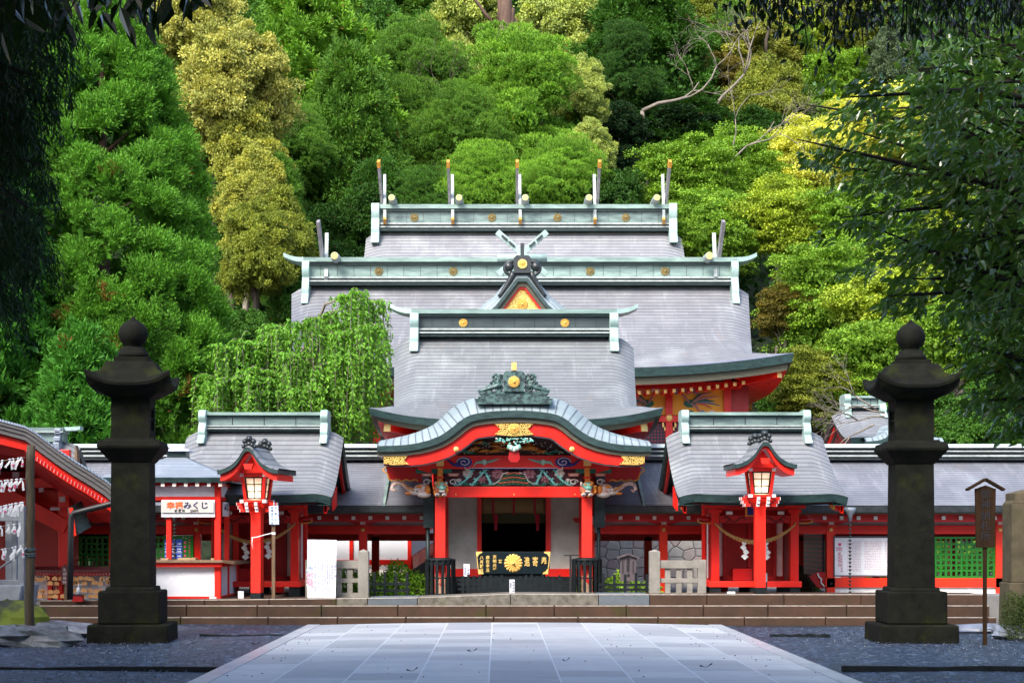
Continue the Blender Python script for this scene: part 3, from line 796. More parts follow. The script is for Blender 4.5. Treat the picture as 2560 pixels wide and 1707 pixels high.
# ------------------------------------------------------------------ worship hall (haiden)
def worship_hall():
    t = thing('worship_hall', 'widest shrine hall with sweeping copper roof, small gold gable and phoenix panels below the eave', 'shrine hall')
    Y = 60; D = 6; cx = wx(1302, Y-2)
    zr = wz(714, Y)
    he = (1981-1302)*(Y-D)/F; hg = (1876-1302)*(Y-2)/F
    rf = Roof(cx, Y, D, wz(921, Y-D), zr, he, (1876-1302)*Y/F*.995, .80, .52, .35, .32, .8, tap=.088)
    ro = hip_gable_roof(rf, t, M['roof_hall'], t1=.30, t2=.26, wall_inx=1.6, wall_iny=2.0, soffit_rise=.1, rafters=56, raf_iny=.9, raf_size=.10, rdrop=.12)
    ridge(ro, cx, Y, zr-.05, wz(650, Y), (1839-1302)*Y/F, .8, face='ridge_pale', horn=.75, endw=.26, endlow=.75, seg=26, crest_mat='dullgold',
          crests=[wx(x, Y) for x in (949, 1134, 1474, 1660)])
    crossed_finials(ro, [(wx(819, Y), Y, wz(655, Y)), (wx(1784, Y), Y, wz(655, Y))], cx, L=(.7, 1.35), w=.13, d=.24, tip=False)
    logs(ro, [(wx(837, Y-1), Y, wz(652, Y)), (wx(1773, Y-1), Y, wz(652, Y))], .17, 2.2)
    # small decorative gable on the front slope
    Yg = 56.2; gx = cx + .02; k = Yg/F
    az = wz(687, Yg); hb = 1.62; zb = wz(782, Yg)-.7
    def off(o): # gable outline moved inward by o
        return [(gx-hb-.5+o*.9, zb), (gx-hb*.55+o*.8, az-.95-o*.4), (gx-.18+o*.3, az-.02-o), (gx+.18-o*.3, az-.02-o), (gx+hb*.55-o*.8, az-.95-o*.4), (gx+hb+.5-o*.9, zb)]
    gm = MB()
    P = [[(gx+(x-gx)*sx_, y, z + dz) for (y, dz, sx_) in ((Yg-.55, -.18, 1), (Yg-.35, .05, 1.04), (Yg, .20, 1.10), (Yg+3.6, .22, 1.12))] for x, z in off(0)]
    UV = [[(i*.8, j*.3) for j in range(4)] for i in range(6)]
    gm.grid(P, UV, 0, False); g0 = gm.build('small_gable', M['roof_pale'], ro)
    e = MB(); e.strip(off(0), off(.12), Yg-.55, Yg+.1); 
    e2 = MB(); e2.strip(off(.12), off(.27), Yg-.45, Yg+.1); e3 = MB(); e3.strip(off(.27), off(.34), Yg-.38, Yg+.1)
    e.v = [(x, y, z-.18) for x, y, z in e.v]; e2.v = [(x, y, z-.18) for x, y, z in e2.v]; e3.v = [(x, y, z-.18) for x, y, z in e3.v]
    e.build('eave_edge', M['copper_dark'], g0); e2.build('eave_layer', M['olive'], g0); e3.build('barge_board', M['red'], g0)
    ip = off(.34); c = MB(); c.poly([(x, Yg-.2, z-.18) for x, z in ip]); c.build('gilt_gable_panel', M['goldcarve'], g0)
    c = MB(); chrys(c, (gx, Yg-.22, az-1.05), .20); c.build('crest', M['gold'], g0)
    # ornament over the small gable
    oz = az + .02
    sh = MB(); sh.slab([(gx-.28, oz-.05), (gx-.30, oz+.45), (gx-.20, oz+.55), (gx+.20, oz+.55), (gx+.30, oz+.45), (gx+.28, oz-.05)], Yg-.62, Yg-.4)
    for sg in (-1, 1):
        pts = [(gx+sg*(.34+.26*math.sin(a)), Yg-.5, oz+.12-.26*math.cos(a)*.9 - .0*a) for a in [i*.35 for i in range(13)]]
        sh.tube(pts, [.05+.03*math.sin(i/12*3.1) for i in range(13)], 6)
        pts = [(gx+sg*(.3+.5*i/8), Yg-.5, oz+.0-.85*(i/8)**.8) for i in range(9)]
        sh.tube(pts, [.11-.006*i for i in range(9)], 6)
        sh.lathe((gx+sg*.46, Yg-.5, oz+.18), [(0.001, -.12), (.14, -.1), (.17, 0), (.14, .1), (.001, .12)], 12, 0, True, Matrix.Rotation(math.pi/2, 4, 'X'))
    so = sh.build('gable_ornament', M['copper_black'], ro)
    c = MB(); c.lathe((gx, Yg-.64, oz+.25), [(0.001, 0), (.16, 0), (.16, .03), (.001, .03)], 16, 0, False, Matrix.Rotation(math.pi/2, 4, 'X')); chrys(c, (gx, Yg-.65, oz+.25), .15); c.build('crest', M['gold'], so)
    x_ = MB()
    for sg in (-1, 1):
        x_.bar((gx-sg*.84, Yg+.2, oz+.02), (gx+sg*.86, Yg+.25, oz+1.5), .12, .20)
    xo = x_.build('crossed_finial', M['copper_pale'], ro)
    hl = MB()
    for sg in (-1, 1):
        for f in (.70, .85):
            px, pz = lerp(gx-sg*.84, gx+sg*.86, f), lerp(oz+.02, oz+1.5, f)
            d = Vector((sg*1.7, 0, 1.48)).normalized()*.13
            hl.bar(Vector((px, Yg+.13, pz))-d, Vector((px, Yg+.13, pz))+d, .03, .07)
    hl.build('finial_slot', M['copper_black'], xo)
    lg = MB(); lg.tube([(gx-.86, Yg+.1, oz+.58), (gx+.86, Yg+.1, oz+.58)], .13, 12); lg.build('ridge_log', M['copper_pale'], ro)
    pz = MB(); pz.cbox((gx, Yg-.5, oz+.75), .13, .1, .45); pz.build('ornament_peg', M['copper_black'], ro)
    # facade
    Yw = 56.6; kx = lambda x: wx(x, Yw); kz = lambda y: wz(y, Yw)
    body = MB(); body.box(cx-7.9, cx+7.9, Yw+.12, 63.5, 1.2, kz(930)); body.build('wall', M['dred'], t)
    posts = [kx(1672), kx(1818)]; dx = posts[1]-posts[0]
    xs = [posts[1]-i*dx for i in range(9)]
    ps = MB()
    for x in xs: ps.box(x-.12, x+.12, Yw-.12, Yw+.12, 2.0, kz(935))
    each(ps, 'pillar', M['red'], t)
    be = MB(); be.box(xs[-1]-.3, xs[0]+.5, Yw-.15, Yw+.15, kz(972), kz(955)); be.box(xs[-1]-.12, xs[0]+.12, Yw-.16, Yw+.16, kz(1055), kz(1040)); each(be, 'beam', M['red'], t)
    cl = MB(); cl.box(xs[-1], xs[0], Yw+.02, Yw+.1, kz(955), kz(938), 0)
    random.seed(3)
    for i in range(46):
        x = random.uniform(xs[-1]+.2, xs[0]-.3); cl.box(x, x+random.uniform(.25, .5), Yw-.03, Yw+.01, kz(954), kz(random.uniform(940, 949)), random.choice((1, 2, 1)))
    cl.build('painted_frieze', [M['amber'], M['navy'], M['dteal']], t)
    for i in range(8):
        xa, xb = xs[i+1]+.12, xs[i]-.12
        pn = MB(); pn.box(xa, xb, Yw+.02, Yw+.1, kz(1037), kz(973)); po = pn.build('painted_panel', M['panel_orange'], t)
        d = MB(); cxp = (xa+xb)/2; czp = kz(1007); s = 1 if i % 2 == 0 else -1
        # flying bird with trailing tail plumes
        d.lathe((cxp-.28*s, Yw, czp-.02), [(.001, -.02), (.14, -.01), (.14, .01), (.001, .02)], 10, 0, False, Matrix.Rotation(math.pi/2, 4, 'X') @ Matrix.Scale(1.6, 4, (1, 0, 0)))
        for (ax, az_, bx, bz, m_) in ((-.3, 0, -.62, .32, 1), (-.3, .0, -.35, -.05, 2), (-.25, -.02, .15, -.38, 1), (-.2, .05, .5, .38, 1), (-.2, .05, .25, .36, 0), (-.2, .03, .75, .22, 1), (-.15, .03, .78, -.1, 2), (-.15, .03, .6, .05, 0), (-.1, 0, .5, -.2, 3)):
            p0 = Vector((cxp+ax*s, Yw, czp+az_)); p1 = Vector((cxp+bx*s, Yw, czp+bz)); mid = (p0+p1)/2 + Vector((0, 0, .06))
            d.tube([p0, mid, p1], [.035, .05, .008], 5, m_, False)
        for j in range(7):
            px = lerp(xa+.1, xb-.1, random.random()); pz_ = kz(1034) if j < 4 else kz(977)
            d.lathe((px, Yw+.01, pz_), [(.001, -.02), (.13, -.01), (.13, .01), (.001, .02)], 8, random.choice((0, 3, 4, 2)), False, Matrix.Rotation(math.pi/2, 4, 'X'))
        d.build('painted_bird', [M['dteal'], M['pink2'], M['navy2'], M['coral'], M['cream']], po)
        la = MB(); la.box(xa, xb, Yw+.02, Yw+.1, kz(1130), kz(1056)); la.build('lattice_panel', M['redlattice'], t)
    gd = MB()
    for x in xs:
        gd.lathe((x, Yw-.16, kz(1045)), [(.001, 0), (.13, 0), (.10, .04), (.001, .06)], 6, 0, False, Matrix.Rotation(math.pi/2, 4, 'X'))
        for sg in (-1, 1): gd.box(x+sg*.13, x+sg*.24, Yw-.17, Yw-.15, kz(1068), kz(1057)); gd.box(x+sg*.13, x+sg*.18, Yw-.17, Yw-.15, kz(1076), kz(1057))
    gd.build('gilt_fittings', M['gold'], t)
    bs_ = MB(); bs_.box(cx-9, cx+9, 54.5, 65, -.5, 2.0); bs_.build('stone_podium', M['masonry'], t)
worship_hall()

# ------------------------------------------------------------------ gate hall with curved porch gable
def gate_hall():
    t = thing('gate_hall', 'central vermilion hall with curved porch gable, carved dragon heads and black and gold board', 'shrine gate')
    gx = wx(1284, 37)
    # main roof
    Yr = 42; D = 4.6; Ye = Yr-D; gxr = wx(1287, 40)
    rf = Roof(gxr, Yr, D, wz(1051, Ye), wz(842, Yr), 369*Ye/F, 3.08, .80, .30, .38, .30, .55, tap=.09)
    ro = hip_gable_roof(rf, t, M['roof_gate'], t1=.17, t2=.13, wall_inx=.9, wall_iny=1.0, soffit_rise=.05, rafters=25, raf_iny=.62, raf_size=.085, rdrop=.17)
    ridge(ro, gxr, Yr, wz(845, Yr), wz(778, Yr), 2.62, .55, face='ridge_dark', horn=.55, endw=.22, endlow=.42, seg=10, crests=[gxr-1.3, gxr+1.3])
    # curved porch roof (karahafu)
    Yf = 35.8
    q = [(3.01, 3.71), (2.7, 3.715), (2.36, 3.735), (2.1, 3.775), (1.857, 3.84), (1.65, 3.92), (1.487, 4.02), (1.34, 4.13), (1.22, 4.235), (1.09, 4.325), (.95, 4.39), (.8, 4.425), (.6, 4.455), (.4, 4.475), (.2, 4.483), (0, 4.486)]
    prof = [(gx-a, z) for a, z in q] + [(gx+a, z) for a, z in q[-2::-1]]
    def nrm(i):
        a = prof[max(0, i-1)]; b = prof[min(len(prof)-1, i+1)]
        d = Vector((b[0]-a[0], b[1]-a[1])).normalized(); return Vector((-d.y, d.x))
    def offs(o, oe=None):
        """profile moved along its normal by o at the crown and oe at the tips"""
        out = []
        for i, (x, z) in enumerate(prof):
            a = abs(x-gx)/3.01; v = lerp(o, o if oe is None else oe, a**2)
            n = nrm(i); out.append((x+n.x*v, z+n.y*v))
        return out
    # finer sampling through smoothing: rolled front verge
    steps = [(0, 0, 0), (.10, .10, .03), (.28, .22, .08), (.55, .34, .13), (.95, .44, .17), (2.2, .50, .2)]
    P = []; UV = []; 
    us = [0]; 
    for a, b in zip(prof, prof[1:]): us.append(us[-1] + math.hypot(b[0]-a[0], b[1]-a[1]))
    offl = [offs(o, oe) for _, o, oe in steps]
    for i in range(len(prof)):
        P.append([(offl[j][i][0], Yf+steps[j][0], offl[j][i][1]) for j in range(len(steps))])
        UV.append([(steps[j][0]*1.3, us[i]) for j in range(len(steps))])
    mb = MB(); mb.grid(P, UV, 0, True); pr = mb.build('porch_roof', M['roof_pale'], t)
    e = MB(); e.strip(prof, offs(-.15, -.13), Yf, Yf+.35); e.build('eave_edge', M['copper_dark'], pr)
    e = MB(); e.strip(offs(-.15, -.13), offs(-.26, -.21), Yf+.07, Yf+.35); e.build('eave_layer', M['olive'], pr)
    trim = [i for i in range(2, len(prof)-2)]
    a_ = offs(-.262, -.212); b_ = offs(-.53, -.40); lo = offs(-.56, -.43)
    def cut(l): return [(lerp(gx, x, .955) if i in (0, len(prof)-1) else x, z) for i, (x, z) in enumerate(l)]
    bb = MB(); bb.strip(cut(a_), cut(b_), Yf+.14, Yf+.24); bbo = bb.build('barge_board', M['red'], pr)
    bl = MB(); bl.strip(cut(b_), cut(lo), Yf+.16, Yf+.24); bl.build('board_edge', M['purple'], bbo)
    so = MB(); s1 = offs(-.27, -.22)
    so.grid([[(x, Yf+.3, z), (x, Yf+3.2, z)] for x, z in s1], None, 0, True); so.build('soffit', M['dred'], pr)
    # gilt fittings on the barge board
    g = MB()
    n0 = len(prof)//2
    x_, z_ = prof[n0]
    g.slab([(gx-.44, z_-.275), (gx-.30, z_-.40), (gx-.43, z_-.52), (gx, z_-.56), (gx+.43, z_-.52), (gx+.30, z_-.40), (gx+.44, z_-.275)], Yf+.09, Yf+.15)
    for sg in (-1, 1):
        xe = gx + sg*2.87
        g.slab([(xe, 3.49), (xe, 3.33), (xe-sg*.18, 3.295), (xe-sg*.56, 3.31), (xe-sg*.45, 3.40), (xe-sg*.53, 3.50)][::sg], Yf+.09, Yf+.15)
    each(g, 'gilt_fitting', M['goldcarve'], bbo)
    g = MB(); chrys(g, (gx, Yf+.085, z_-.40), .12)
    for sg in (-1, 1):
        zc = 5.591-.003357*580
        g.lathe((gx+sg*1.275, Yf+.14, zc), [(.001, 0), (.06, 0), (.06, .02), (.045, .04), (.03, .04), (.025, .05), (.001, .055)], 16, 0, True, Matrix.Rotation(math.pi/2, 4, 'X'))
    g.build('gilt_boss', M['gold'], bbo)
    # ridge ornament above the porch
    zt = z_ + .30; Yo = Yf+.55
    o = MB()
    for i, (w, dz, d) in enumerate(((.80, -.02, .62), (.74, .035, .52), (.68, .09, .42))):
        o.slab([(gx-w, zt+dz-.14), (gx-w-.06, zt+dz-.02), (gx+w+.06, zt+dz-.02), (gx+w, zt+dz-.14)], Yo-d/1.1, Yo+.6)
    zb = zt+.08
    o.slab([(gx-.76, zb), (gx-.80, zb+.09), (gx-.72, zb+.11), (gx-.6, zb+.06), (gx+.6, zb+.06), (gx+.72, zb+.11), (gx+.80, zb+.09), (gx+.76, zb)], Yo-.32, Yo+.1)
    oo = o.build('porch_ridge', M['copper_dark2'], pr)
    s = MB(); s.slab([(gx-.22, zb+.05), (gx-.25, zb+.42), (gx-.19, zb+.50), (gx+.19, zb+.50), (gx+.25, zb+.42), (gx+.22, zb+.05)], Yo-.38, Yo-.15)
    for sg in (-1, 1):
        for (dx, dz, r) in ((.36, .26, .10), (.40, .36, .08), (.31, .37, .06), (.45, .22, .07), (.33, .14, .08), (.55, .12, .07), (.66, .08, .05)):
            s.tube([(gx+sg*(dx + r*math.cos(a)), Yo-.3, zb+dz+r*math.sin(a)) for a in [i*math.pi/4 for i in range(9)]], .026, 5)
            s.lathe((gx+sg*dx, Yo-.28, zb+dz), [(.001, -.04), (r*.8, -.02), (r*.8, .02), (.001, .05)], 8, 0, True, Matrix.Rotation(math.pi/2, 4, 'X'))
        s.tube([(gx+sg*(.3+.48*i/6), Yo-.3, zb+.2-.14*(i/6)) for i in range(7)], [.07-.006*i for i in range(7)], 6)
    s.build('ornament_shield', M['copper_dark2'], oo)
    c = MB(); chrys(c, (gx, Yo-.40, zb+.26), .135); c.slab([(gx-.055, zb+.52), (gx-.055, zb+.69), (gx+.055, zb+.69), (gx+.055, zb+.52)], Yo-.42, Yo-.2); c.build('crest', M['gold'], oo)
    # pillars
    zl = 5.591-.003357*895; zlt = 5.591-.003357*828
    Yp = 37
    px = [wx(1101, Yp), wx(1467, Yp)]
    for x in px:
        m = MB(); m.box(x-.118, x+.118, Yp-.118, Yp+.118, .3, wz(1243, Yp)); m.build('pillar', M['redw'], t, bevel=.012)
    # lintel, tie beams
    m = MB(); m.box(px[0]+.03, px[1]-.03, Yp-.13, Yp+.1, wz(1243, Yp), wz(1216, Yp)); lt = m.build('lintel', M['redw2'], t, bevel=.01)
    m = MB(); 
    for x in (1140, 1285, 1437): m.lathe((wx(x, Yp), Yp-.135, wz(1236, Yp)), [(.001, 0), (.02, 0), (.012, .02), (.001, .022)], 8, 0, True, Matrix.Rotation(math.pi/2, 4, 'X'))
    each(m, 'gilt_nail', M['gold'], lt)
    tb = MB(); z0, z1 = wz(1172, Yp), wz(1139, Yp)
    tb.box(px[0]-.2, px[1]+.2, Yp-.16, Yp+.12, z0, z1)
    tb.slab([(px[0]-.5, z0-.02), (px[0]-.2, z0-.1), (px[0]-.2, z1), (px[0]-.55, z1-.1)], Yp-.12, Yp+.1); tb.slab([(px[1]+.5, z0-.02), (px[1]+.2, z0-.1), (px[1]+.2, z1), (px[1]+.55, z1-.1)][::-1], Yp-.12, Yp+.1)
    to = tb.build('tie_beam', M['red'], t)
    pt = MB(); zc = (z0+z1)/2; yb = Yp-.172
    def swirl(cx, cz, r, m, turns=1.7, dirn=1, w=.02):
        pts = [(cx + dirn*r*(1-i/26)*1.25*math.cos(i*turns*2*math.pi/26), yb, cz + r*(1-i/26)*.85*math.sin(i*turns*2*math.pi/26)) for i in range(25)]
        pt.tube(pts, w, 5, m)
    for sg in (-1, 1):
        cx_ = gx+sg*1.12
        pt.lathe((cx_, Yp-.16, zc), [(.001, -.01), (.155, -.008), (.155, .0), (.001, .006)], 20, 0, False, Matrix.Rotation(math.pi/2, 4, 'X') @ Matrix.Scale(1.2, 4, (1, 0, 0)) @ Matrix.Scale(.8, 4, (0, 1, 0)))
        swirl(cx_, zc, .135, 1, dirn=sg, w=.010)
        pt.tube([(cx_+sg*.1, yb, zc-.08), (cx_+sg*.25, yb, zc-.05), (cx_+sg*.38, yb, zc+.06), (cx_+sg*.5, yb, zc+.10)], [.045, .035, .02, .006], 6, 0)
        pt.tube([(cx_-.02*sg, yb, zc-.11), (cx_-.02*sg, yb, zc-.155), (cx_-sg*.14, yb, zc-.175)], [.016, .014, .005], 6, 1)
        cg = gx+sg*.66
        for (dx, dz, r) in ((0, .01, .055), (-.055, 0, .04), (.055, 0, .04), (.0, -.04, .035)): pt.lathe((cg+dx, Yp-.165, zc+dz), [(.001, -.01), (r, -.008), (r*.8, .005), (.001, .012)], 12, 2, False, Matrix.Rotation(math.pi/2, 4, 'X'))
        pt.tube([(cg-sg*.05, yb, zc), (cg-sg*.2, yb, zc+.03), (cg-sg*.34, yb, zc+.07)], [.035, .025, .005], 6, 2); pt.tube([(cg+sg*.05, yb, zc), (cg+sg*.17, yb, zc-.01), (cg+sg*.26, yb, zc-.1)], [.035, .028, .005], 6, 2)
        swirl(cg, zc, .04, 1, dirn=sg, w=.005)
    pt.box(gx-1.0, gx+1.0, Yp-.168, Yp-.158, z0+.012, z0+.024, 1); pt.box(gx-1.0, gx+1.0, Yp-.168, Yp-.158, z0-.008, z0+.012, 0)
    pt.build('painted_clouds', [M['navy'], M['cream'], M['teal2']], to)
    # carved panel in the gable
    ztop = lambda x: interp([(X_, Z_) for X_, Z_ in lo], x)
    cp = MB(); xs = [gx-1.3+2.6*i/30 for i in range(31)]
    cp.strip([(x, max(z1+.01, ztop(x)+.12)) for x in xs], [(x, z1) for x in xs], Yp-.05, Yp+.05)
    co = cp.build('gable_carving', M['maroon2'], to)
    random.seed(11)
    cv = MB()
    for i in range(26):
        x = gx + random.uniform(-1.15, 1.15); zt_ = ztop(x)
        if abs(x-gx) < .15 or zt_-z1 < .10: continue
        z = random.uniform(z1+.02, zt_-.05); a = random.uniform(-.5, .5); l = random.uniform(.12, .3)
        cv.tube([(x-l*math.cos(a), Yp-.07, z-l*.5*math.sin(a)), (x, Yp-.12, z+.03), (x+l*math.cos(a), Yp-.07, z+l*.4*math.sin(a))], [.015, random.uniform(.035, .06), .012], 7, random.choice((0, 0, 0, 1)))
    for i in range(70):
        x = gx + random.choice((-1, 1))*random.uniform(.2, 1.15); zt_ = ztop(x)
        if zt_-z1 < .08: continue
        cv.lathe((x, Yp-.13, random.uniform(z1+.04, zt_-.03)), [(.001, 0), (.014, .0), (.001, .012)], 6, 2, False, Matrix.Rotation(math.pi/2, 4, 'X'))
    cv.build('carved_branches', [M['ochrecarve'], M['dteal'], M['cream']], co)
    pe = MB() # pendant under the crown
    for i in range(60):
        a = random.uniform(-1, 1); x = gx+a*.42; z = z_-.60-random.random()*.14*(1-abs(a)*.5)
        pe.lathe((x, Yf+.10+random.uniform(-.02, .02), z), [(.001, -.02), (.03, 0), (.001, .02)], 6, random.choice((0, 0, 1, 2)), False)
    for i in range(7):
        a = -1+i/3; pe.lathe((gx+a*.11, Yf+.08, z_-.80-.05*(1-abs(a))), [(.001, -.06), (.05, -.02), (.035, .05), (.001, .07)], 8, 1 if i % 2 else 2)
    pe.build('leafy_pendant', [M['teal'], M['cream'], M['teal2']], bbo)
    pe = MB(); pe.slab([(gx-.10, z_-.85), (gx-.13, z_-1.05), (gx-.07, z_-1.13), (gx+.07, z_-1.13), (gx+.13, z_-1.05), (gx+.10, z_-.85)][::-1], Yf+.12, Yf+.2); pe.build('pendant_tongue', M['dred'], bbo)
    # frieze of flowers between tie beam and lintel
    f0, f1 = wz(1216, Yp), wz(1172, Yp)
    fb = MB(); fb.box(px[0]+.1, px[1]-.1, Yp-.02, Yp+.06, f0, f1); fz = fb.build('carved_frieze', M['maroon'], t)
    fl = MB(); fh = f1-f0
    def blob(x, z, rx, rz, m, dy=.06): fl.lathe((x, Yp-.03, z), [(.001, -dy*.2), (1, 0), (.75, dy*.6), (.001, dy)], 9, m, True, Matrix.Rotation(math.pi/2, 4, 'X') @ Matrix.Diagonal((rx, rz, 1, 1)))
    def peony(x, z, r, m):
        for k in range(7):
            a = k*2*math.pi/7; blob(x+math.cos(a)*r*.7, z+math.sin(a)*r*.6, r*.42, r*.38, m, .07)
        for k in range(4):
            a = k*2*math.pi/4+.4; blob(x+math.cos(a)*r*.3, z+math.sin(a)*r*.3, r*.3, r*.28, m, .10)
    def leafs(pts, m, r=.03):
        P_ = [(gx+x, Yp-.07, f0+z*fh) for x, z in pts]; n = len(P_)
        fl.tube(P_, [r*(1-.6*i/n) for i in range(n)], 6, m)
        for i, p in enumerate(P_):
            for s_ in (-1, 1):
                fl.tube([p, (p[0]+s_*.035, Yp-.08, p[2]+.035+.01*i), (p[0]+s_*.075, Yp-.06, p[2]+.02)], [.018, .025, .004], 5, m)
    for sg in (-1, 1):
        peony(gx+sg*.36, f0+fh*.72, .14, 1); peony(gx+sg*.72, f0+fh*.40, .10, 1); peony(gx+sg*1.04, f0+fh*.75, .115, 2); blob(gx+sg*1.24, f0+fh*.35, .07, .05, 2)
        leafs([(sg*.95, .05), (sg*.85, .35), (sg*.72, .7), (sg*.62, .98)], 0, .035); leafs([(sg*.95, .85), (sg*1.05, .45), (sg*1.2, .12), (sg*1.34, .05)], 0); leafs([(sg*.5, .1), (sg*.58, .5), (sg*.64, .85)], 0, .035)
        leafs([(sg*.3, .3), (sg*.45, .1), (sg*.7, .05)], 3); leafs([(sg*.85, .1), (sg*1.1, .1)], 3)
        for j in range(3): blob(gx+sg*(.9+.1*j), f0+fh*.1, .07, .04, 3)
    for r_, (w, m) in enumerate(((.34, 3), (.30, 4), (.27, 3), (.22, 4), (.20, 3), (.13, 4))):
        z = f0+fh*(.08+.13*r_)
        for j in range(7):
            a = -1+j/3; blob(gx+a*w, z+.02*math.cos(a*2), .075, .028, m, .10)
    for sg in (-1, 1): fl.tube([(gx+sg*.12, Yp-.09, f0+fh*.82), (gx+sg*.25, Yp-.09, f0+fh*.7), (gx+sg*.32, Yp-.09, f0+fh*.35), (gx+sg*.45, Yp-.09, f0+fh*.12)], .012, 5, 2)
    fl.build('flower_carving', [M['teal'], M['mauve'], M['cream'], M['dteal'], M['coral']], fz)
    # bracket arms with scrolls beside the frieze, small bearing blocks, gilt posts
    br = MB()
    for sg in (-1, 1):
        x = px[0] if sg < 0 else px[1]
        br.box(x-.26, x+.55 if sg > 0 else x+.26, Yp-.08, Yp+.1, f1-.10, f1, 2) if sg > 0 else br.box(x-.55, x+.26, Yp-.08, Yp+.1, f1-.10, f1, 2)
        for dx in (-.30, .30):
            br.slab([(x+dx-.10, f1-.17), (x+dx-.13, f1-.10), (x+dx+.13, f1-.10), (x+dx+.10, f1-.17)][::-1], Yp-.14, Yp+.08, 3); br.box(x+dx-.08, x+dx+.08, Yp-.15, Yp-.138, f1-.145, f1-.125, 4)
            cx_, cz_ = x+dx, f0+fh*.25
            br.tube([(cx_+.10*math.cos(a)*(1-a/12), Yp-.12, cz_+.07*math.sin(a)*(1-a/12)) for a in [i*.5 for i in range(16)]], .014, 5, 4)
        br.box(x-.06, x+.06, Yp-.2, Yp-.08, f0-.02, z0+.02, 1); br.box(x-.09, x+.09, Yp-.22, Yp-.06, f0+fh*.45, f0+fh*.55, 0)
        br.box(x-.083, x+.083, Yp-.26, Yp-.1, z0+.06, z0+.235, 5)
        br.box(gx-.10, gx+.10, Yp-.12, Yp-.10, f0+fh*.85, f0+fh*.97, 6); br.box(gx-.07, gx+.07, Yp-.125, Yp-.11, f0+fh*.88, f0+fh*.94, 4)
    br.build('bracket_arms', [M['red'], M['amber'], M['dteal'], M['coral'], M['cream'], M['gold'], M['navy']], t)
    # outer red wing boards with gilt scalloped edge
    for sg in (-1, 1):
        x = px[0] if sg < 0 else px[1]
        w = MB(); ed = [(x+sg*.42, f0+.08), (x+sg*.42, f1+.1), (x+sg*1.25, f1+.16), (x+sg*1.18, f0+.18), (x+sg*.95, f0+.12), (x+sg*.7, f0+.13)]
        w.slab(ed if sg < 0 else ed[::-1], Yp-.05, Yp+.03); wo = w.build('wing_board', M['dred'], t)
        s = MB(); pts = [(x+sg*(1.24-.06*math.sin(i)), Yp-.06, f1+.14-.035*i) for i in range(8)] + [(x+sg*(1.16-.055*i), Yp-.06, f0+.14+.02*math.cos(i*1.8)) for i in range(13)]
        s.tube(pts, .018, 5); s.build('gilt_edge', M['yellow'], wo)
    # guardian heads at the pillar tops, elephants beyond
    def ell(mb, c, r, m=0, n=10, rot=None):
        Mx = Matrix.Diagonal((*r, 1)); Mx = (rot @ Mx) if rot else Mx
        mb.lathe(c, [(math.sin(a) if 0 < i < 8 else .001, -math.cos(a)) for i, a in enumerate([math.pi*j/8 for j in range(9)])], n, m, True, Mx)
    for sg in (-1, 1):
        x = px[0] if sg < 0 else px[1]; z = wz(1221, Yp); h = MB(); y = Yp-.25
        x0 = x - sg*.02
        ell(h, (x0, y, z-.03), (.16, .14, .15), 2); ell(h, (x0+.02, y-.10, z+.05), (.12, .10, .09), 0); ell(h, (x0+.03, y-.19, z+.0), (.085, .07, .05), 0)
        ell(h, (x0+.03, y-.17, z-.07), (.075, .06, .03), 3)
        for s_ in (-1, 1):
            ell(h, (x0+.03+s_*.06, y-.18, z+.075), (.035, .03, .022), 1); ell(h, (x0+s_*.08, y-.17, z-.15), (.055, .06, .04), 3); ell(h, (x0+s_*.12, y-.06, z+.1), (.03, .04, .05), 3)
            for j in range(3): ell(h, (x0+s_*.08-.02+.02*j, y-.225, z-.155), (.008, .012, .03), 4)
        random.seed(5)
        for k in range(26):
            a = random.uniform(0, 2*math.pi); rr = .135+.03*random.random(); ell(h, (x0+.01+sg*.03+rr*math.cos(a), y-.04+random.uniform(-.06, .05), z-.02+rr*math.sin(a)), (.035, .035, .035), 1, 7)
        ell(h, (x0, y-.12, z-.12), (.08, .05, .04), 4)
        h.build('lion_head', [M['teal2'], M['amber'], M['coral'], M['cream'], M['purple']], t)
        e = MB(); ex = x + sg*.42; ey = Yp-.1; ez = z-.03
        ell(e, (ex, ey, ez), (.19, .13, .14), 0); ell(e, (ex+sg*.14, ey-.03, ez-.04), (.15, .10, .08), 1); ell(e, (ex-sg*.05, ey-.02, ez-.10), (.17, .12, .08), 1)
        ell(e, (ex+sg*.28, ey-.03, ez-.08), (.10, .06, .035), 2); ell(e, (ex-sg*.14, ey-.1, ez+.0), (.07, .06, .10), 2)
        ell(e, (ex+sg*.05, ey-.10, ez+.07), (.07, .05, .035), 2)
        ell(e, (ex+sg*.10, ey-.12, ez-.03), (.025, .015, .015), 4)
        tr = [(.20, .0), (.32, .03), (.42, .11), (.54, .15), (.64, .11), (.68, .02), (.62, -.03), (.57, .01)]
        e.tube([(ex+sg*a, ey-.03, ez+b) for a, b in tr], [.065, .055, .048, .045, .045, .042, .035, .02], 9, 0)
        e.tube([(ex+sg*.16, ey-.13, ez-.03), (ex+sg*.30, ey-.14, ez+.05), (ex+sg*.42, ey-.13, ez+.17)], [.022, .02, .005], 6, 3)
        e.build('elephant_head', [M['cream2'], M['cream'], M['amber'], M['ochrecarve'], M['ink']], t)
    # inner wall: pale panels, doorway, blind
    Yw = 38.4
    def X(x): return wx(900+.3826*x, Yw)
    def Z(y): return wz(900+.3826*y, Yw)
    w = MB(); w.box(X(575), X(768), Yw, Yw+.1, Z(1362), Z(880)); w.build('plaster_panel', M['grey_wall'], t)
    w = MB(); w.box(X(1240), X(1432), Yw, Yw+.1, Z(1362), Z(880)); w.build('plaster_panel', M['grey_wall'], t)
    f = MB(); f.box(X(766), X(794), Yw-.06, Yw+.14, Z(1250), Z(880)); f.box(X(1214), X(1246), Yw-.06, Yw+.14, Z(1250), Z(880))
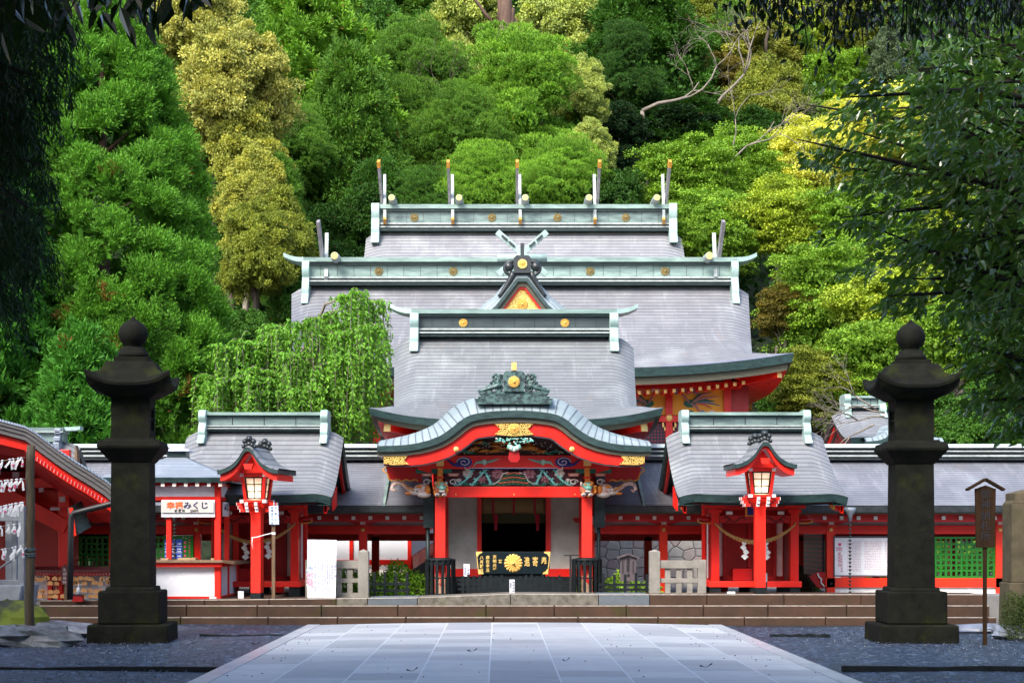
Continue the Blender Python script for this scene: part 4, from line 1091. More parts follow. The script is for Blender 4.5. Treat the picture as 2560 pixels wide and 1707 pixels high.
    each(f, 'door_jamb', M['red'], t)
    f = MB(); f.box(X(560), X(578), Yw-.06, Yw+.16, Z(1362), Z(880)); f.box(X(1430), X(1449), Yw-.06, Yw+.16, Z(1362), Z(880)); f.box(X(560), X(1449), Yw-.07, Yw+.14, Z(1412), Z(1362)); f.box(X(560), X(1449), Yw-.05, Yw+.14, Z(880), Z(840)); f.build('wall_frame', M['red'], t)
    b = MB()
    for x in (X(500), X(1512)): b.box(x-.08, x+.08, Yw+.1, Yw+4, .3, Z(640))
    each(b, 'side_wall', M['dred'], t)
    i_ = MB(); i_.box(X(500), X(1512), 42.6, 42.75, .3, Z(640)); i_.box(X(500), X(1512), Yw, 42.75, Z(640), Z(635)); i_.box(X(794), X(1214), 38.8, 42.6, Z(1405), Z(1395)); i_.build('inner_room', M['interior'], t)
    bl = MB(); n = 14
    P = [[(X(794)+(X(1214)-X(794))*i/n, Yw+.10, Z(880)) , (X(794)+(X(1214)-X(794))*i/n, Yw+.06, Z(950)), (X(794)+(X(1214)-X(794))*i/n, Yw+.10, Z(1004-6*math.cos((i/n-.5)*3)))] for i in range(n+1)]
    bl.grid(P, None, 0, True); bo = bl.build('rolled_blind', M['blind'], t, solid=.01)
    g2 = MB(); g2.box(X(794), X(1214), Yw+.16, Yw+.18, Z(1066), Z(880)); g2.build('green_blind', M['gblind'], t)
    ts = MB()
    for x in (870, 1005, 1143):
        ts.box(X(x-6), X(x+6), Yw+.03, Yw+.05, Z(1010), Z(880))
        if x != 1005:
            ts.box(X(x+2), X(x+30), Yw+.05, Yw+.08, Z(1062), Z(1008)); ts.box(X(x+8), X(x+28), Yw+.06, Yw+.08, Z(1112), Z(1064))
    each(ts, 'crimson_tassel', M['crimson'], bo, near=.45)
    # floor, steps under the porch (black)
    fl2 = MB(); fl2.box(X(560), X(1449), Yw-.1, 42.7, .3, Z(1412)); fl2.box(X(600), X(1410), Yw-.5, Yw-.1, .3, Z(1440)); fl2.box(X(620), X(1390), Yw-.9, Yw-.5, .3, Z(1470)); fl2.build('black_plinth', M['black'], t)
    # side eaves post supports: dark drain boxes
    dn = MB()
    for x, x2 in ((wx(1071, 37.4), wx(1062, 37.4)), (wx(1500, 37.4), wx(1510, 37.4))):
        dn.box(x-.12, x+.12, 37.5, 37.8, wz(1318, 37.4), wz(1240, 37.4)); dn.cyl((x-.02, 37.6, .3), (x-.02, 37.6, wz(1300, 37.4)), .045, None, 8)
    each(dn, 'downpipe', M['copper_dark'], t, near=1.5)
gate_hall()
# ------------------------------------------------------------------ ground, path, steps
def structure(o, label=None):
    o['kind'] = 'structure'
    if label: o['label'] = label
    return o
def ground():
    m = MB(); n = 60; 
    xs = [-60+120*i/60 for i in range(61)]; ys = [-30 + i*1.2 for i in range(53)]
    random.seed(1)
    P = [[(x, y, (-.03 if abs(x-.05) < 3.6 else random.uniform(-.012, .012) + .02*math.sin(x*.9+y*.4))) for y in ys] for x in xs]
    m.grid(P, None, 0, True); structure(m.build('gravel_ground', M['gravel']), 'dark blue grey gravel court beside the paved path')
    m = MB(); m.box(-60, 60, 34.0, 62, -.6, .28); structure(m.build('courtyard_ground', M['court']), 'inner court ground behind the terrace')
    # paved path, slightly crowned, running to the steps
    XL, XR = wx(484, 7344/375.), wx(2137, 7344/375.)
    XL, XR = -3.42, 4.05
    m = MB(); P = []; UV = []; W = .852
    c0 = -.11 # a joint line near x = -0.11
    for i in range(25):
        x = XL + (XR-XL)*i/24; a = (x-.3)/3.75
        P.append([(x, y, .035+.05*(1-a*a)*(max(0, y-8)/24)) for y in (-25, 0, 10, 20, 26, 31.4)]); UV.append([(x-c0+8*W, y+30) for y in (-25, 0, 10, 20, 26, 31.4)])
    m.grid(P, UV, 0, True); structure(m.build('paved_path', M['paving']), 'pale blue grey stone paved path')
    k = MB()
    for x0, x1 in ((XL-.24, XL), (XR, XR+.24)):
        for i in range(20):
            y0 = -20+i*2.6; k.box(x0, x1, y0+.006, min(31.4, y0+2.594), -.1, .045) if y0 < 31 else None
    structure(k.build('path_kerb', M['kerb']), 'pale kerb stones along the path')
ground()

def zt(x): # crown of the terrace edge, lower towards the left
    return interp([(-12, .43), (-6, .455), (-1.7, .50), (.3, .578), (1.8, .565), (14, .565)], x)
def steps():
    random.seed(4)
    m = MB(); jn = MB()
    rows = [(31.9, 32.35, -.1, .15), (32.35, 32.8, .15, .358)]
    for ri, (y0, y1, z0, z1) in enumerate(rows):
        x = -9.4 if ri else -8.9
        while x < 9.7:
            w = random.uniform(1.25, 1.75); w = min(w, 9.75-x)
            d = random.uniform(-.006, .006)
            m.box(x+.006, x+w-.006, y0+d, y1+.3, -.12, z1 + random.uniform(-.004, .004))
            jn.box(x+.02, x+w-.02, y0+d-.004, y0+d+.05, z1-.006, z1+.0065)
            x += w
    st = m.build('stone_steps', M['step'], bevel=.015); structure(st, 'broad brown stone steps below the shrine terrace')
    jn.build('lit_nosing', M['joint'], st)  # pale strips paint the light caught on the tread edges
    # terrace edge course: brown stones left and right, grey in the middle
    for nm, mat, segs in (('brown', 'step', [(-9.2, -7.4), (-7.4, -5.9), (-5.9, -4.6), (-4.6, -3.25), (3.05, 4.2), (4.2, 5.75), (5.75, 7.3), (7.3, 8.5), (8.5, 9.8)]), ('grey', 'step_grey', [(-3.25, -2.62), (-1.62, .25), (.25, 2.02), ]), ('blue', 'step_blue', [(-2.62, -1.62), (2.02, 3.05)])):
        m = MB(); e = MB()
        for x0, x1 in segs:
            n = 6
            pts = [(lerp(x0+.006, x1-.006, i/n)) for i in range(n+1)]
            yb = 36.6 if x1 <= -4.5 else 34.0; m.loft([[(x, 32.8, -.1), (x, yb, -.1), (x, yb, zt(x)), (x, 32.8, zt(x))] for x in pts])
            e.loft([[(x, 32.796, zt(x)-.007), (x, 32.86, zt(x)-.007), (x, 32.86, zt(x)+.005), (x, 32.796, zt(x)+.005)] for x in pts])
        o = m.build('terrace_edge', M[mat], bevel=.012); structure(o, nm+' stone course along the terrace edge')
        e.build('lit_nosing', M['joint'], o)  # painted light along the terrace edge
    for x0, x1 in ((-30, -9.2), (9.8, 30)):
        m = MB(); m.box(x0, x1, 32.8, 36.6 if x0 < 0 else 34.0, -.3, zt(x0 if x0 > 0 else x1)-.02); structure(m.build('terrace_ground', M['court']), 'terrace ground beside the steps')
    m = MB(); m.box(-9.5, -3.95, 31.45, 31.88, -.12, .0); m.box(4.6, 9.7, 31.45, 31.88, -.12, .0); structure(m.build('step_shadow_strip', M['iron']), 'dark strip painted as the shadow at the foot of the steps')  # flat dark strip standing in for the shadow of the steps
steps()

def edging():
    i = 0
    for lab, x0, x1, y, h in (('rotten dark timber edging crossing the gravel at the right front', wx(2105, 21.2), 13, 21.2, .07), ('short dark timber edging between path and right stone lantern', wx(1925, 28.3), wx(2075, 28.3), 28.3, .05),
                              ('low dark timber edging crossing the gravel at the left front', -12, wx(545, 21.5), 21.5, .035), ('thin timber edging between left stone lantern and path', wx(500, 28.5), wx(705, 28.5), 28.5, .03)):
        m = MB(); n = 14; random.seed(20+i)
        rings = []
        for k in range(n+1):
            x = lerp(x0, x1, k/n); z = h + random.uniform(-.012, .012); yy = y+random.uniform(-.015, .015)
            rings.append([(x, yy-.05, -.1), (x, yy+.05, -.1), (x, yy+.05, z), (x, yy-.05, z)])
        m.loft(rings); tag(m.build('timber_edging', M['black']), lab, 'edging', 'timber edgings in the gravel'); i += 1
edging()

# ------------------------------------------------------------------ stone lanterns
def stone_lantern(X, Y, rz, sc, label):
    t = thing('stone_lantern', label, 'stone lantern', (X, Y, 0), rz, 'tall dark stone lanterns flanking the path')
    k = 26.8/F*.885*sc; kz_ = 26.8/F*sc      # metres per photo pixel at the lantern
    def zz(y): return (1606-y)*kz_
    def blk(name, secs, bevel=.02, n=1):
        m = MB(); m.loft([[(-w, -w, z), (w, -w, z), (w, w, z), (-w, w, z)] for w, z in secs])
        return m.build(name, M['lantern'], t, bevel=bevel)
    blk('plinth', [(115*k, -.15), (113*k, zz(1562))], .03)
    blk('base_block', [(87*k, zz(1562)), (87*k, zz(1478))], .03)
    blk('step_block', [(70*k, zz(1478)), (67*k, zz(1468))], .01)
    blk('shaft', [(58*k, zz(1468)), (55*k, zz(1152))], .012)
    blk('platform', [(57*k, zz(1152)), (88*k, zz(1118)), (90*k, zz(1112)), (86*k, zz(1098)), (70*k, zz(1097)), (68*k, zz(1091))], .012)
    # fire box with openings on two sides
    m = MB(); a = 55*k; z0, z1 = zz(1091), zz(988); w = .10
    for sx, sy in ((-1, -1), (1, -1), (1, 1), (-1, 1)): m.box(min(sx*a, sx*(a-.13)), max(sx*a, sx*(a-.13)), min(sy*a, sy*(a-.13)), max(sy*a, sy*(a-.13)), z0, z1)
    m.box(-a+.003, a-.003, -a+.003, -a+.1, z0, z1-.001)      # closed front
    m.box(-a+.003, a-.003, a-.1, a-.003, z0, z1-.001)
    for z in (z0+.002, z1-.14): m.box(-a+.002, a-.002, -a+.002, a-.002, z, z+.138)
    fb = m.build('fire_box', M['lantern'], t, bevel=.008)
    m = MB()
    for sx in (-1, 1):
        for z in (z0+.33, z0+.50): m.box(sx*(a-.03)-.012, sx*(a-.03)+.012, -a+.12, a-.12, z, z+.03)
        m.box(sx*(a-.03)-.014, sx*(a-.03)+.014, -.015, .015, z0+.14, z1-.14)
    m.build('window_bars', M['lantern'], fb)
    # roof with upturned eaves
    m = MB(); rings = []
    he = 119*k
    def ring(w, z, lift, n=8):
        pts = []
        for (ax, ay, bx, by) in ((-1, -1, 1, -1), (1, -1, 1, 1), (1, 1, -1, 1), (-1, 1, -1, -1)):
            for i in range(n):
                f = i/n; u = 2*f-1; pts.append((lerp(ax, bx, f)*w, lerp(ay, by, f)*w, z + lift*abs(u)**3))
        return pts
    zb, zm, zt_ = zz(988), zz(962), zz(893)
    m.loft([ring(56*k, zb, 0), ring(66*k, zb+.02, 0), ring(80*k, zb+.06, .02), ring(he*.86, zb+.10, .09), ring(he*.985, zb+.17, .17), ring(he, zb+.22, .20), ring(he*.96, zb+.245, .19), ring(he*.82, zb+.30, .10), ring(he*.68, zb+.42, .03), ring(he*.55, zb+.60, 0), ring(he*.44, zz(902), 0), ring(he*.40, zz(899), 0)], True, True, 0, False)
    m.build('cap_roof', M['lantern'], t, bevel=.006)
    blk('top_block', [(49*k, zz(899)), (49*k, zz(884)), ], .006)
    m = MB(); m.lathe((0, 0, 0), [(44*k, zz(884)), (45*k, zz(876)), (42*k, zz(868)), (36*k, zz(867)), (35*k, zz(858)), (24*k, zz(857)), (25*k, zz(852)), (34*k, zz(845)), (41*k, zz(832)), (42*k, zz(820)), (38*k, zz(806)), (28*k, zz(795)), (14*k, zz(788)), (7*k, zz(783)), (5*k, zz(779)), (.002, zz(777))], 28)
    m.build('jewel_finial', M['lantern'], t)
    return t
YL = 26.8
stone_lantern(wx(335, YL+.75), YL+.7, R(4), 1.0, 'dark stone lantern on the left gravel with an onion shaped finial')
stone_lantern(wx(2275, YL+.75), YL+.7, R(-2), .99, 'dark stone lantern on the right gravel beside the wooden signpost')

# ------------------------------------------------------------------ small side shrines
def side_shrine(cx, label, rope_label, lowl):
    Yf = 35.5
    g0 = .46 if cx < 0 else .565
    t = thing('side_shrine', label, 'small shrine', (0, 0, 0), 0, 'pair of small gate shrines')
    rf = Roof(cx, 37.0, 2.7, 2.60, 4.12, 1.78, lift=.06, c=.42, roll=.17, rollw=.45)
    ro = gable_roof(rf, t, M['roof'], t=.17)
    ridge(ro, cx, 37.0, 4.10, 4.52, 1.43, .34, face='ridge_face', endw=.17, endlow=.30, seg=4)
    hw = .86
    m = MB(); y0 = Yf-.03
    for x in (cx-hw, cx+hw):
        for y in (Yf, Yf+1.6): m.box(x-.085, x+.085, y-.085, y+.085, .64, 2.45)
    each(m, 'pillar', M['red'], t, bevel=.008)
    m = MB(); m.box(cx-hw-.14, cx+hw+.14, Yf-.16, Yf+.1, .63, .755); m.box(cx-hw-.14, cx-hw+.1, Yf+.1, Yf+1.75, .63, .755); m.box(cx+hw-.1, cx+hw+.14, Yf+.1, Yf+1.75, .63, .755); m.box(cx-hw, cx+hw, Yf+.05, Yf+1.6, .66, .75); m.build('floor_beam', M['redw2'], t, bevel=.008)
    m = MB()
    for x in (cx-hw, cx, cx+hw):
        for y in (Yf-.02, Yf+1.5): m.box(x-.11, x+.11, y-.11, y+.11, .2, .63)
    each(m, 'footing_stone', M['black'], t)
    # walls: red boards with white strips
    m = MB(); w = MB()
    m.box(cx-hw+.08, cx+hw-.08, Yf+.75, Yf+.80, .755, 2.35)
    for sg in (-1, 1):
        x = cx+sg*hw
        m.box(x-.025, x+.025, Yf+.08, Yf+1.52, .755, 2.35)
        w.box(x+sg*.026, x+sg*.032, Yf+.95, Yf+1.15, .80, 2.2); w.box(x-sg*.26, x-sg*.13, Yf+.70, Yf+.745, .85, 2.02)
        m.box(x-sg*.34, x-sg*.27, Yf+.66, Yf+.78, .755, 2.35)
    m.build('board_wall', M['dred'], t); w.build('white_strip', M['curtain'], t)
    m = MB(); m.box(cx-.03, cx+.03, Yf+.70, Yf+.77, .76, 2.1); m.box(cx-hw+.3, cx+hw-.3, Yf+.68, Yf+.76, .76, .86); m.box(cx-hw+.1, cx+hw-.1, Yf-.07, Yf+.07, 2.02, 2.18); m.box(cx-hw-.05, cx+hw+.05, Yf-.07, Yf+.07, 2.30, 2.46)
    for sg in (-1, 1): m.box(cx+sg*hw-.07, cx+sg*hw+.07, Yf+.1, Yf+1.5, 2.02, 2.18)
    mo = m.build('door_panel', M['dred2'], t)
    m = MB(); m.box(cx-.42, cx+.0, Yf+.35, Yf+.6, .76, 1.02); m.build('offering_box', M['dred2'], t)
    # painted tie beam scrolls, brackets
    s = MB()
    for sg in (-1, 1):
        s.tube([(cx+sg*(.20+.38*i/8), Yf-.085, 2.09+.05*math.sin(i*.9)) for i in range(9)], [.012]*9, 5, 0)
        s.tube([(cx+sg*(.62+.06*math.cos(a)), Yf-.085, 2.10+.05*math.sin(a)) for a in [i*.7 for i in range(8)]], .012, 5, 0)
        s.lathe((cx+sg*(hw+.24), Yf-.02, 2.10), [(.001, -.04), (.13, -.03), (.13, .03), (.001, .04)], 10, 1, True, Matrix.Rotation(math.pi/2, 4, 'X') @ Matrix.Diagonal((1.25, .55, 1, 1)))
        s.tube([(cx+sg*(hw+.1+.28*math.sin(a)), Yf-.06, 2.06-.05*math.cos(a)) for a in [i*.25 for i in range(9)]], .014, 5, 2)
        for y in (Yf, ):
            x = cx+sg*hw
            s.box(x-.14, x+.14, y-.12, y+.10, 2.24, 2.31, 3); s.box(x-.22, x+.22, y-.15, y+.12, 2.34, 2.40, 3); s.box(x-.055, x+.055, y-.20, y-.1, 2.42, 2.53, 4)
        s.box(cx+sg*(hw-.30)-.07, cx+sg*(hw-.30)+.07, Yf-.08, Yf-.072, 2.2, 2.27, 5)
    s.build('bracket_carving', [M['ink'], M['dred'], M['yellow'], M['red'], M['amber'], M['curtain']], t)
    # two tiers of tiny rafters with ochre ends
    m = MB(); c = MB(); n = 28
    for i in range(n):
        x = cx-1.55+3.1*i/(n-1)
        m.box(x-.022, x+.022, Yf-.62, Yf+.2, 2.47, 2.515); c.box(x-.024, x+.024, Yf-.635, Yf-.615, 2.468, 2.517)
    m.box(cx-1.62, cx+1.62, Yf-.68, Yf-.1, 2.525, 2.56)
    m.build('rafters', M['red'], t); c.build('rafter_ends', M['yellow'], t)
    m = MB(); c = MB()
    for sg in (-1, 1):   # hanging barge tips at the gable corners
        for j in range(3):
            x = cx+sg*(1.62-.0*j); c.box(x-.03, x+.03, Yf-.5+.12*j, Yf-.46+.12*j, 2.30+.03*j, 2.56)
            m.box(x+sg*.10-.02, x+sg*.10+.02, Yf-.3+.3*j, Yf-.2+.3*j, 2.28+.05*j, 2.62+.1*j)
    c.build('gilt_corner', M['yellow'], t); m.build('barge_tip', M['red'], t)
    if cx > 0:
        m = MB(); m.box(cx-.22, cx+.03, Yf-.14, Yf-.12, 2.16, 2.40, 0); m.box(cx-.18, cx, Yf-.146, Yf-.142, 2.19, 2.37, 1); m.build('name_tablet', [M['amber'], M['navy']], t)
    # straw rope with zigzag papers, hanging between the front pillars
    rt = thing('straw_rope', rope_label, 'sacred rope', (cx, Yf-.12, 2.0), 0, 'straw ropes across the small shrines')
    m = MB(); a, b = -hw-.02, hw+.02; N_ = 70; hang = .42
    for ph in (0, 2.09, 4.19):
        pts = []; rad = []
        for i in range(N_+1):
            u = i/N_; x = lerp(a, b, u); z = .02-hang*(1-(2*u-1)**2)**.9; th = ph + u*46; rr = .012+.016*(1-(2*u-1)**2)
            pts.append((x, rr*math.cos(th), z+rr*math.sin(th))); rad.append(.012+.014*(1-(2*u-1)**2))
        m.tube(pts, rad, 6)
    m.build('twisted_straw', M['rope'], rt)
    for fx in lowl:
        u = (fx-a)/(b-a); z = .02-hang*(1-(2*u-1)**2)**.9
        zigzag_paper(rt, fx, -.03, z+.02)
    return t
def zigzag_paper(parent, x, y, z):
    s = MB(); 
    for i, (dx, w) in enumerate(((0, .11), (-.025, .13), (.03, .13), (.0, .155))):
        cz = z-.05-.098*i; cx_ = x+dx
        pts = [(cx_-w*.45, cz-.01), (cx_+w*.1, cz-.085), (cx_+w*.62, cz-.015), (cx_+w*.05, cz+.055)]
        s.slab(pts[::-1], y-.006*i, y-.006*i+.003)
    s.build('zigzag_paper', M['curtain'], parent)
side_shrine(5.58, 'small vermilion shrine with copper roof at the right of the gate hall', 'twisted straw rope across the right small shrine front', (-.25, .22))
side_shrine(-5.28, 'small vermilion shrine with copper roof between booth and white poster', 'twisted straw rope across the left small shrine front', (-.20, .29))

# ------------------------------------------------------------------ red post lamps
def red_lamp(X, Y, z0, rz, label):
    t = thing('post_lamp', label, 'lantern', (X, Y, z0), rz, 'vermilion post lamps at the steps')
    m = MB(); m.box(-.105, .105, -.105, .105, .12, 1.98); m.build('post', M['redw2'], t, bevel=.01)
    m = MB(); m.box(-.108, .108, -.108, .108, -.12, .12); m.build('foot', M['black'], t)
    m = MB(); m.loft([[(-w, -w, z), (w, -w, z), (w, w, z), (-w, w, z)] for w, z in ((.11, 1.72), (.13, 1.80), (.20, 1.86), (.235, 1.92), (.235, 1.99))]); m.build('collar', M['redw2'], t)
    m = MB(); c = MB()
    for sg in (-1, 1):
        for i, (a, z) in enumerate(((.27, 1.80), (.31, 1.86), (.34, 1.93))):
            for ax in (0, 1):
                p = (sg*a, 0, z) if ax == 0 else (0, sg*a, z)
                for o in (-.10, .10):
                    q = (p[0], o, z) if ax == 0 else (o, p[1], z)
                    m.cbox(q, .10 if ax == 0 else .06, .06 if ax == 0 else .10, .06)
                    q2 = (q[0]+sg*.055, q[1], z) if ax == 0 else (q[0], q[1]+sg*.055, z)
                    c.cbox(q2, .012 if ax == 0 else .065, .065 if ax == 0 else .012, .065)
    m.build('bracket', M['redw2'], t); c.build('white_bracket_end', M['whitecap'], t)
    # light box
    fr = MB(); zb, zt_ = 2.03, 2.48
    def wd(z): return lerp(.185, .235, (z-zb)/(zt_-zb))
    for sx, sy in ((-1, -1), (1, -1), (1, 1), (-1, 1)):
        fr.loft([[(sx*wd(z)-.03, sy*wd(z)-.03, z), (sx*wd(z)+.03, sy*wd(z)-.03, z), (sx*wd(z)+.03, sy*wd(z)+.03, z), (sx*wd(z)-.03, sy*wd(z)+.03, z)] for z in (zb-.06, zt_+.02)])
    fr.box(-.27, .27, -.27, .27, zb-.075, zb-.02); fr.box(-.27, .27, -.27, .27, zt_, zt_+.07)
    fo = fr.build('light_box_frame', M['redw2'], t, bevel=.005)
    c = MB()
    for sx in (-1, 1):
        for sy in (-1, 1):
            for z in (zb-.047, zt_+.035): c.cbox((sx*.235, sy*.272, z), .075, .012, .065); c.cbox((sx*.272, sy*.235, z), .012, .075, .065)
    c.build('white_cap', M['whitecap'], fo)
    p = MB(); p.loft([[(-wd(z)+.03, -wd(z)+.03, z), (wd(z)-.03, -wd(z)+.03, z), (wd(z)-.03, wd(z)-.03, z), (-wd(z)+.03, wd(z)-.03, z)] for z in (zb-.01, zt_+.005)])
    po = p.build('lit_paper_box', M['lamp'], t)
    # paper shading is measured from the object's own origin, so put it at the box bottom
    for v in po.data.vertices: v.co.z -= zb
    po.location = (0, 0, zb)
    b = MB()
    for s_, ax in ((-1, 1), (1, 1), (-1, 0), (1, 0)):
        def pt(u, z): 
            w = wd(z)-.022
            return (u*w, s_*w, z) if ax else (s_*w, u*w, z)
        for u in (-.86, 0, .86): b.bar(pt(u, zb), pt(u, zt_), .018 if u == 0 else .03, .018)
        for z in (zb+.012, zb+.155, zb+.30, zt_-.012): b.bar(pt(-.86, z), pt(.86, z), .018, .016 if zb+.1 < z < zb+.35 else .03)
    b.v = [(x, y, z-zb) for x, y, z in b.v]; b.build('muntins', M['ink'], po)
    # little curved gable roof, ridge front to back
    q = [(.64, 2.63), (.56, 2.64), (.46, 2.67), (.36, 2.72), (.27, 2.79), (.19, 2.88), (.12, 2.99), (.06, 3.07), (0, 3.09)]
    prof = [(-x, z) for x, z in q] + [(x, z) for x, z in q[-2::-1]]
    m = MB(); arc = [0]
    for a, b_ in zip(prof, prof[1:]): arc.append(arc[-1]+math.hypot(a[0]-b_[0], a[1]-b_[1]))
    m.grid([[(x, y, z+dz) for y, dz in ((-.62, -.03), (-.56, 0), (.56, 0), (.62, -.03))] for x, z in prof], [[(y+.6, arc[i]) for y in (-.62, -.56, .56, .62)] for i in range(len(prof))], 0, True)
    r = m.build('roof', M['roof'], t)
    def dn(d): return [(x*(1-d*.25), z-d) for x, z in prof]
    e = MB(); e.strip([(x, z-.03) for x, z in prof], [(x*.985, z-.11) for x, z in prof], -.61, .61); e.build('eave_edge', M['copper_dark'], r)
    e = MB(); lo = [(x*.93, z-.11-.13*min(1, abs(x)*1.2+.4)) for x, z in prof]
    e.strip([(x*.93, z-.11) for x, z in prof], lo, -.54, .54); e.build('barge_board', M['redw2'], r)
    e = MB(); e.slab([(-.25, 2.55), (.25, 2.55), (.10, 2.76), (0, 2.90), (-.10, 2.76)], -.33, -.25); e.slab([(-.07, 2.62), (-.10, 2.73), (.10, 2.73), (.07, 2.62)][::-1], -.58, -.5); e.build('gable_board', M['redw2'], t)
    e = MB(); random.seed(9)
    for y in (-.5, .5):
        for (dx, dz, rr) in ((0, .10, .075), (-.09, .05, .06), (.09, .05, .06), (-.06, -.02, .06), (.06, -.02, .06), (-.12, -.05, .045), (.12, -.05, .045), (0, 0, .07)):
            e.lathe((dx, y, 3.13+dz), [(.001, -rr), (rr*.8, -rr*.6), (rr, 0), (rr*.8, rr*.6), (.001, rr)], 8, 0, True, Matrix.Rotation(math.pi/2, 4, 'X'))
    e.box(-.05, .05, -.55, .55, 3.06, 3.13); e.build('ridge_ornament', M['copper_black'], r)
    return t
red_lamp(5.34, 33.3, .57, R(2), 'lit vermilion post lamp in front of the right small shrine')
red_lamp(wx(643, 33.3), 33.3, .46, R(-10), 'lit vermilion post lamp beside the fortune booth')

# ------------------------------------------------------------------ corridors
def corridor(x0, x1, label, posts, left):
    t = thing('corridor', label, 'corridor', (0, 0, 0))
    # roof without curled ends
    rf = Roof((x0+x1)/2, 40.5, 2.9, 2.44, 3.62, (x1-x0)/2, c=.12, roll=0, rollw=.1)
    m = MB(); rf.slope(m, -1, nu=5, nv=9); rf.slope(m, 1, nu=5, nv=5); ro = m.build('roof', M['roof_side'], t)
    m = MB()
    for a, b, h, mat in ((3.60, 3.68, .30, 0), (3.68, 3.72, .34, 1), (3.72, 3.80, .26, 0), (3.80, 3.83, .32, 1), (3.83, 3.90, .24, 0), (3.90, 3.99, .36, 2)):
        m.box(x0, x1, 40.5-h, 40.5+h, a, b, mat)
    m.build('ridge_box', [M['copper_black'], M['pale_edge'], M['seam_pale']], ro)
    Yf = 37.6
    m = MB(); m.box(x0, x1, Yf-.02, Yf+.12, 2.28, 2.43, 0); m.box(x0, x1, Yf+.04, Yf+.3, 2.24, 2.30, 1); m.build('gutter_edge', [M['copper_black'], M['olive']], ro)
    s = MB(); s.poly([(x0, Yf+.2, 2.30), (x1, Yf+.2, 2.30), (x1, 40.5, 3.3), (x0, 40.5, 3.3)]); s.build('soffit', M['dred'], ro)
    ki = Yf/F
    # rafters with white ends
    m = MB(); c = MB(); x = x0+.1
    while x < x1-.05:
        m.box(x-.04, x+.04, Yf+.31, 39.0, 2.112, 2.193); c.box(x-.042, x+.042, Yf+.29, Yf+.33, 2.11, 2.195); x += .395
    m.box(x0, x1, Yf+.34, Yf+.5, 2.06, 2.30)
    m.build('rafters', M['dred2'], ro); c.build('white_rafter_ends', M['whitecap'], ro)
    Yw = 38.5
    be = MB(); be.box(x0, x1, Yw-.08, Yw+.08, 1.78, 1.98); be.box(x0, x1, Yw-.06, Yw+.06, 2.20, 2.30); be.box(x0, x1, 42.3, 42.5, 1.60, 1.80); be.box(x0, x1, 42.3, 42.5, 2.1, 2.3); each(be, 'beam', M['red'], t)
    w = MB(); w.box(x0, x1, Yw-.02, Yw+.02, 1.98, 2.2); w.build('plaster_band', M['grey_wall2'], t)
    p = MB(); b = MB(); wc = MB(); g = MB()
    for px in posts:
        X = wx(px, Yw)
        p.box(X-.095, X+.095, Yw-.1, Yw+.1, .28, 2.0); 
        b.slab([(X-.42, 2.16), (X-.38, 2.06), (X-.15, 1.995), (X+.15, 1.995), (X+.38, 2.06), (X+.42, 2.16)], Yw-.13, Yw+.05)
        wc.box(X-.06, X+.06, Yw-.16, Yw-.132, 2.0, 2.19)
        p.box(X-.095, X+.095, 42.3, 42.5, .28, 1.7)
        g.lathe((X, Yw-.11, 1.88), [(.001, 0), (.05, 0), (.03, .02), (.001, .025)], 6, 0, False, Matrix.Rotation(math.pi/2, 4, 'X'))
    each(p, 'pillar', M['orange' if not left else 'red'], t); each(b, 'boat_bracket', M['dred2'], t); each(wc, 'bracket_face', M['whitecap'], t); each(g, 'gilt_nail_cover', M['gold'], t)
    return t
def lattice(t, xa, xb, za, zb, Y, mat='green', pitch=.122, bar=.045, frame=.05, name='lattice_window'):
    m = MB(); m.box(xa, xb, Y-.03, Y+.03, za, za+frame); m.box(xa, xb, Y-.03, Y+.03, zb-frame, zb); m.box(xa, xa+frame, Y-.03, Y+.03, za+frame, zb-frame); m.box(xb-frame, xb, Y-.03, Y+.03, za+frame, zb-frame)
    n = max(1, round((xb-xa-2*frame)/pitch)); h = max(1, round((zb-za-2*frame)/pitch))
    for i in range(1, n):
        x = lerp(xa+frame, xb-frame, i/n); m.box(x-bar/2, x+bar/2, Y-.02, Y+.02, za+frame, zb-frame)
    for j in range(1, h):
        z = lerp(za+frame, zb-frame, j/h); m.box(xa+frame, xb-frame, Y-.012, Y+.024, z-bar/2, z+bar/2)
    return m.build(name, M[mat], t)
rc = corridor(wx(1500, 37.6), 24, 'long corridor with copper roof and green lattice windows right of the gate hall', (1450+26, 1658, 1867, 2075, 2284, 2497, 2706, 2915), False)
lc = corridor(-24, wx(1063, 37.6), 'long corridor with copper roof left of the gate hall behind the booth', (908, 700, 493, 285, 77, -131, -340), True)
Yw = 38.5
for a, b in ((2294, 2487), (2507, 2696), (2716, 2905)): lattice(rc, wx(a, Yw), wx(b, Yw), wz(1444, Yw), wz(1341, Yw), Yw)
for a, b in ((87, 275), (295, 483), (-121, 67)): lattice(lc, wx(a, Yw), wx(b, Yw), wz(1418, Yw), wz(1340, Yw), Yw, pitch=.13)
m = MB(); m.box(wx(2062, Yw), 24, Yw-.1, Yw+.1, wz(1467, Yw), wz(1444, Yw)); m.build('sill_beam', M['orange'], rc)
m = MB(); m.box(wx(2085, Yw), 24, Yw-.05, Yw+.05, .2, wz(1467, Yw)); m.build('base_plaster', M['curtain'], rc)
m = MB()
for px in (2075, 2284, 2497): m.lathe((wx(px, Yw), Yw-.12, wz(1458, Yw)), [(.001, 0), (.04, 0), (.03, .025), (.001, .03)], 8, 0, True, Matrix.Rotation(math.pi/2, 4, 'X'))
each(m, 'nail_boss', M['ink'], rc)
m = MB(); m.box(wx(-340, Yw), wx(500, Yw), Yw-.05, Yw+.05, .2, wz(1418, Yw)); m.build('lower_wall', M['dred'], lc)
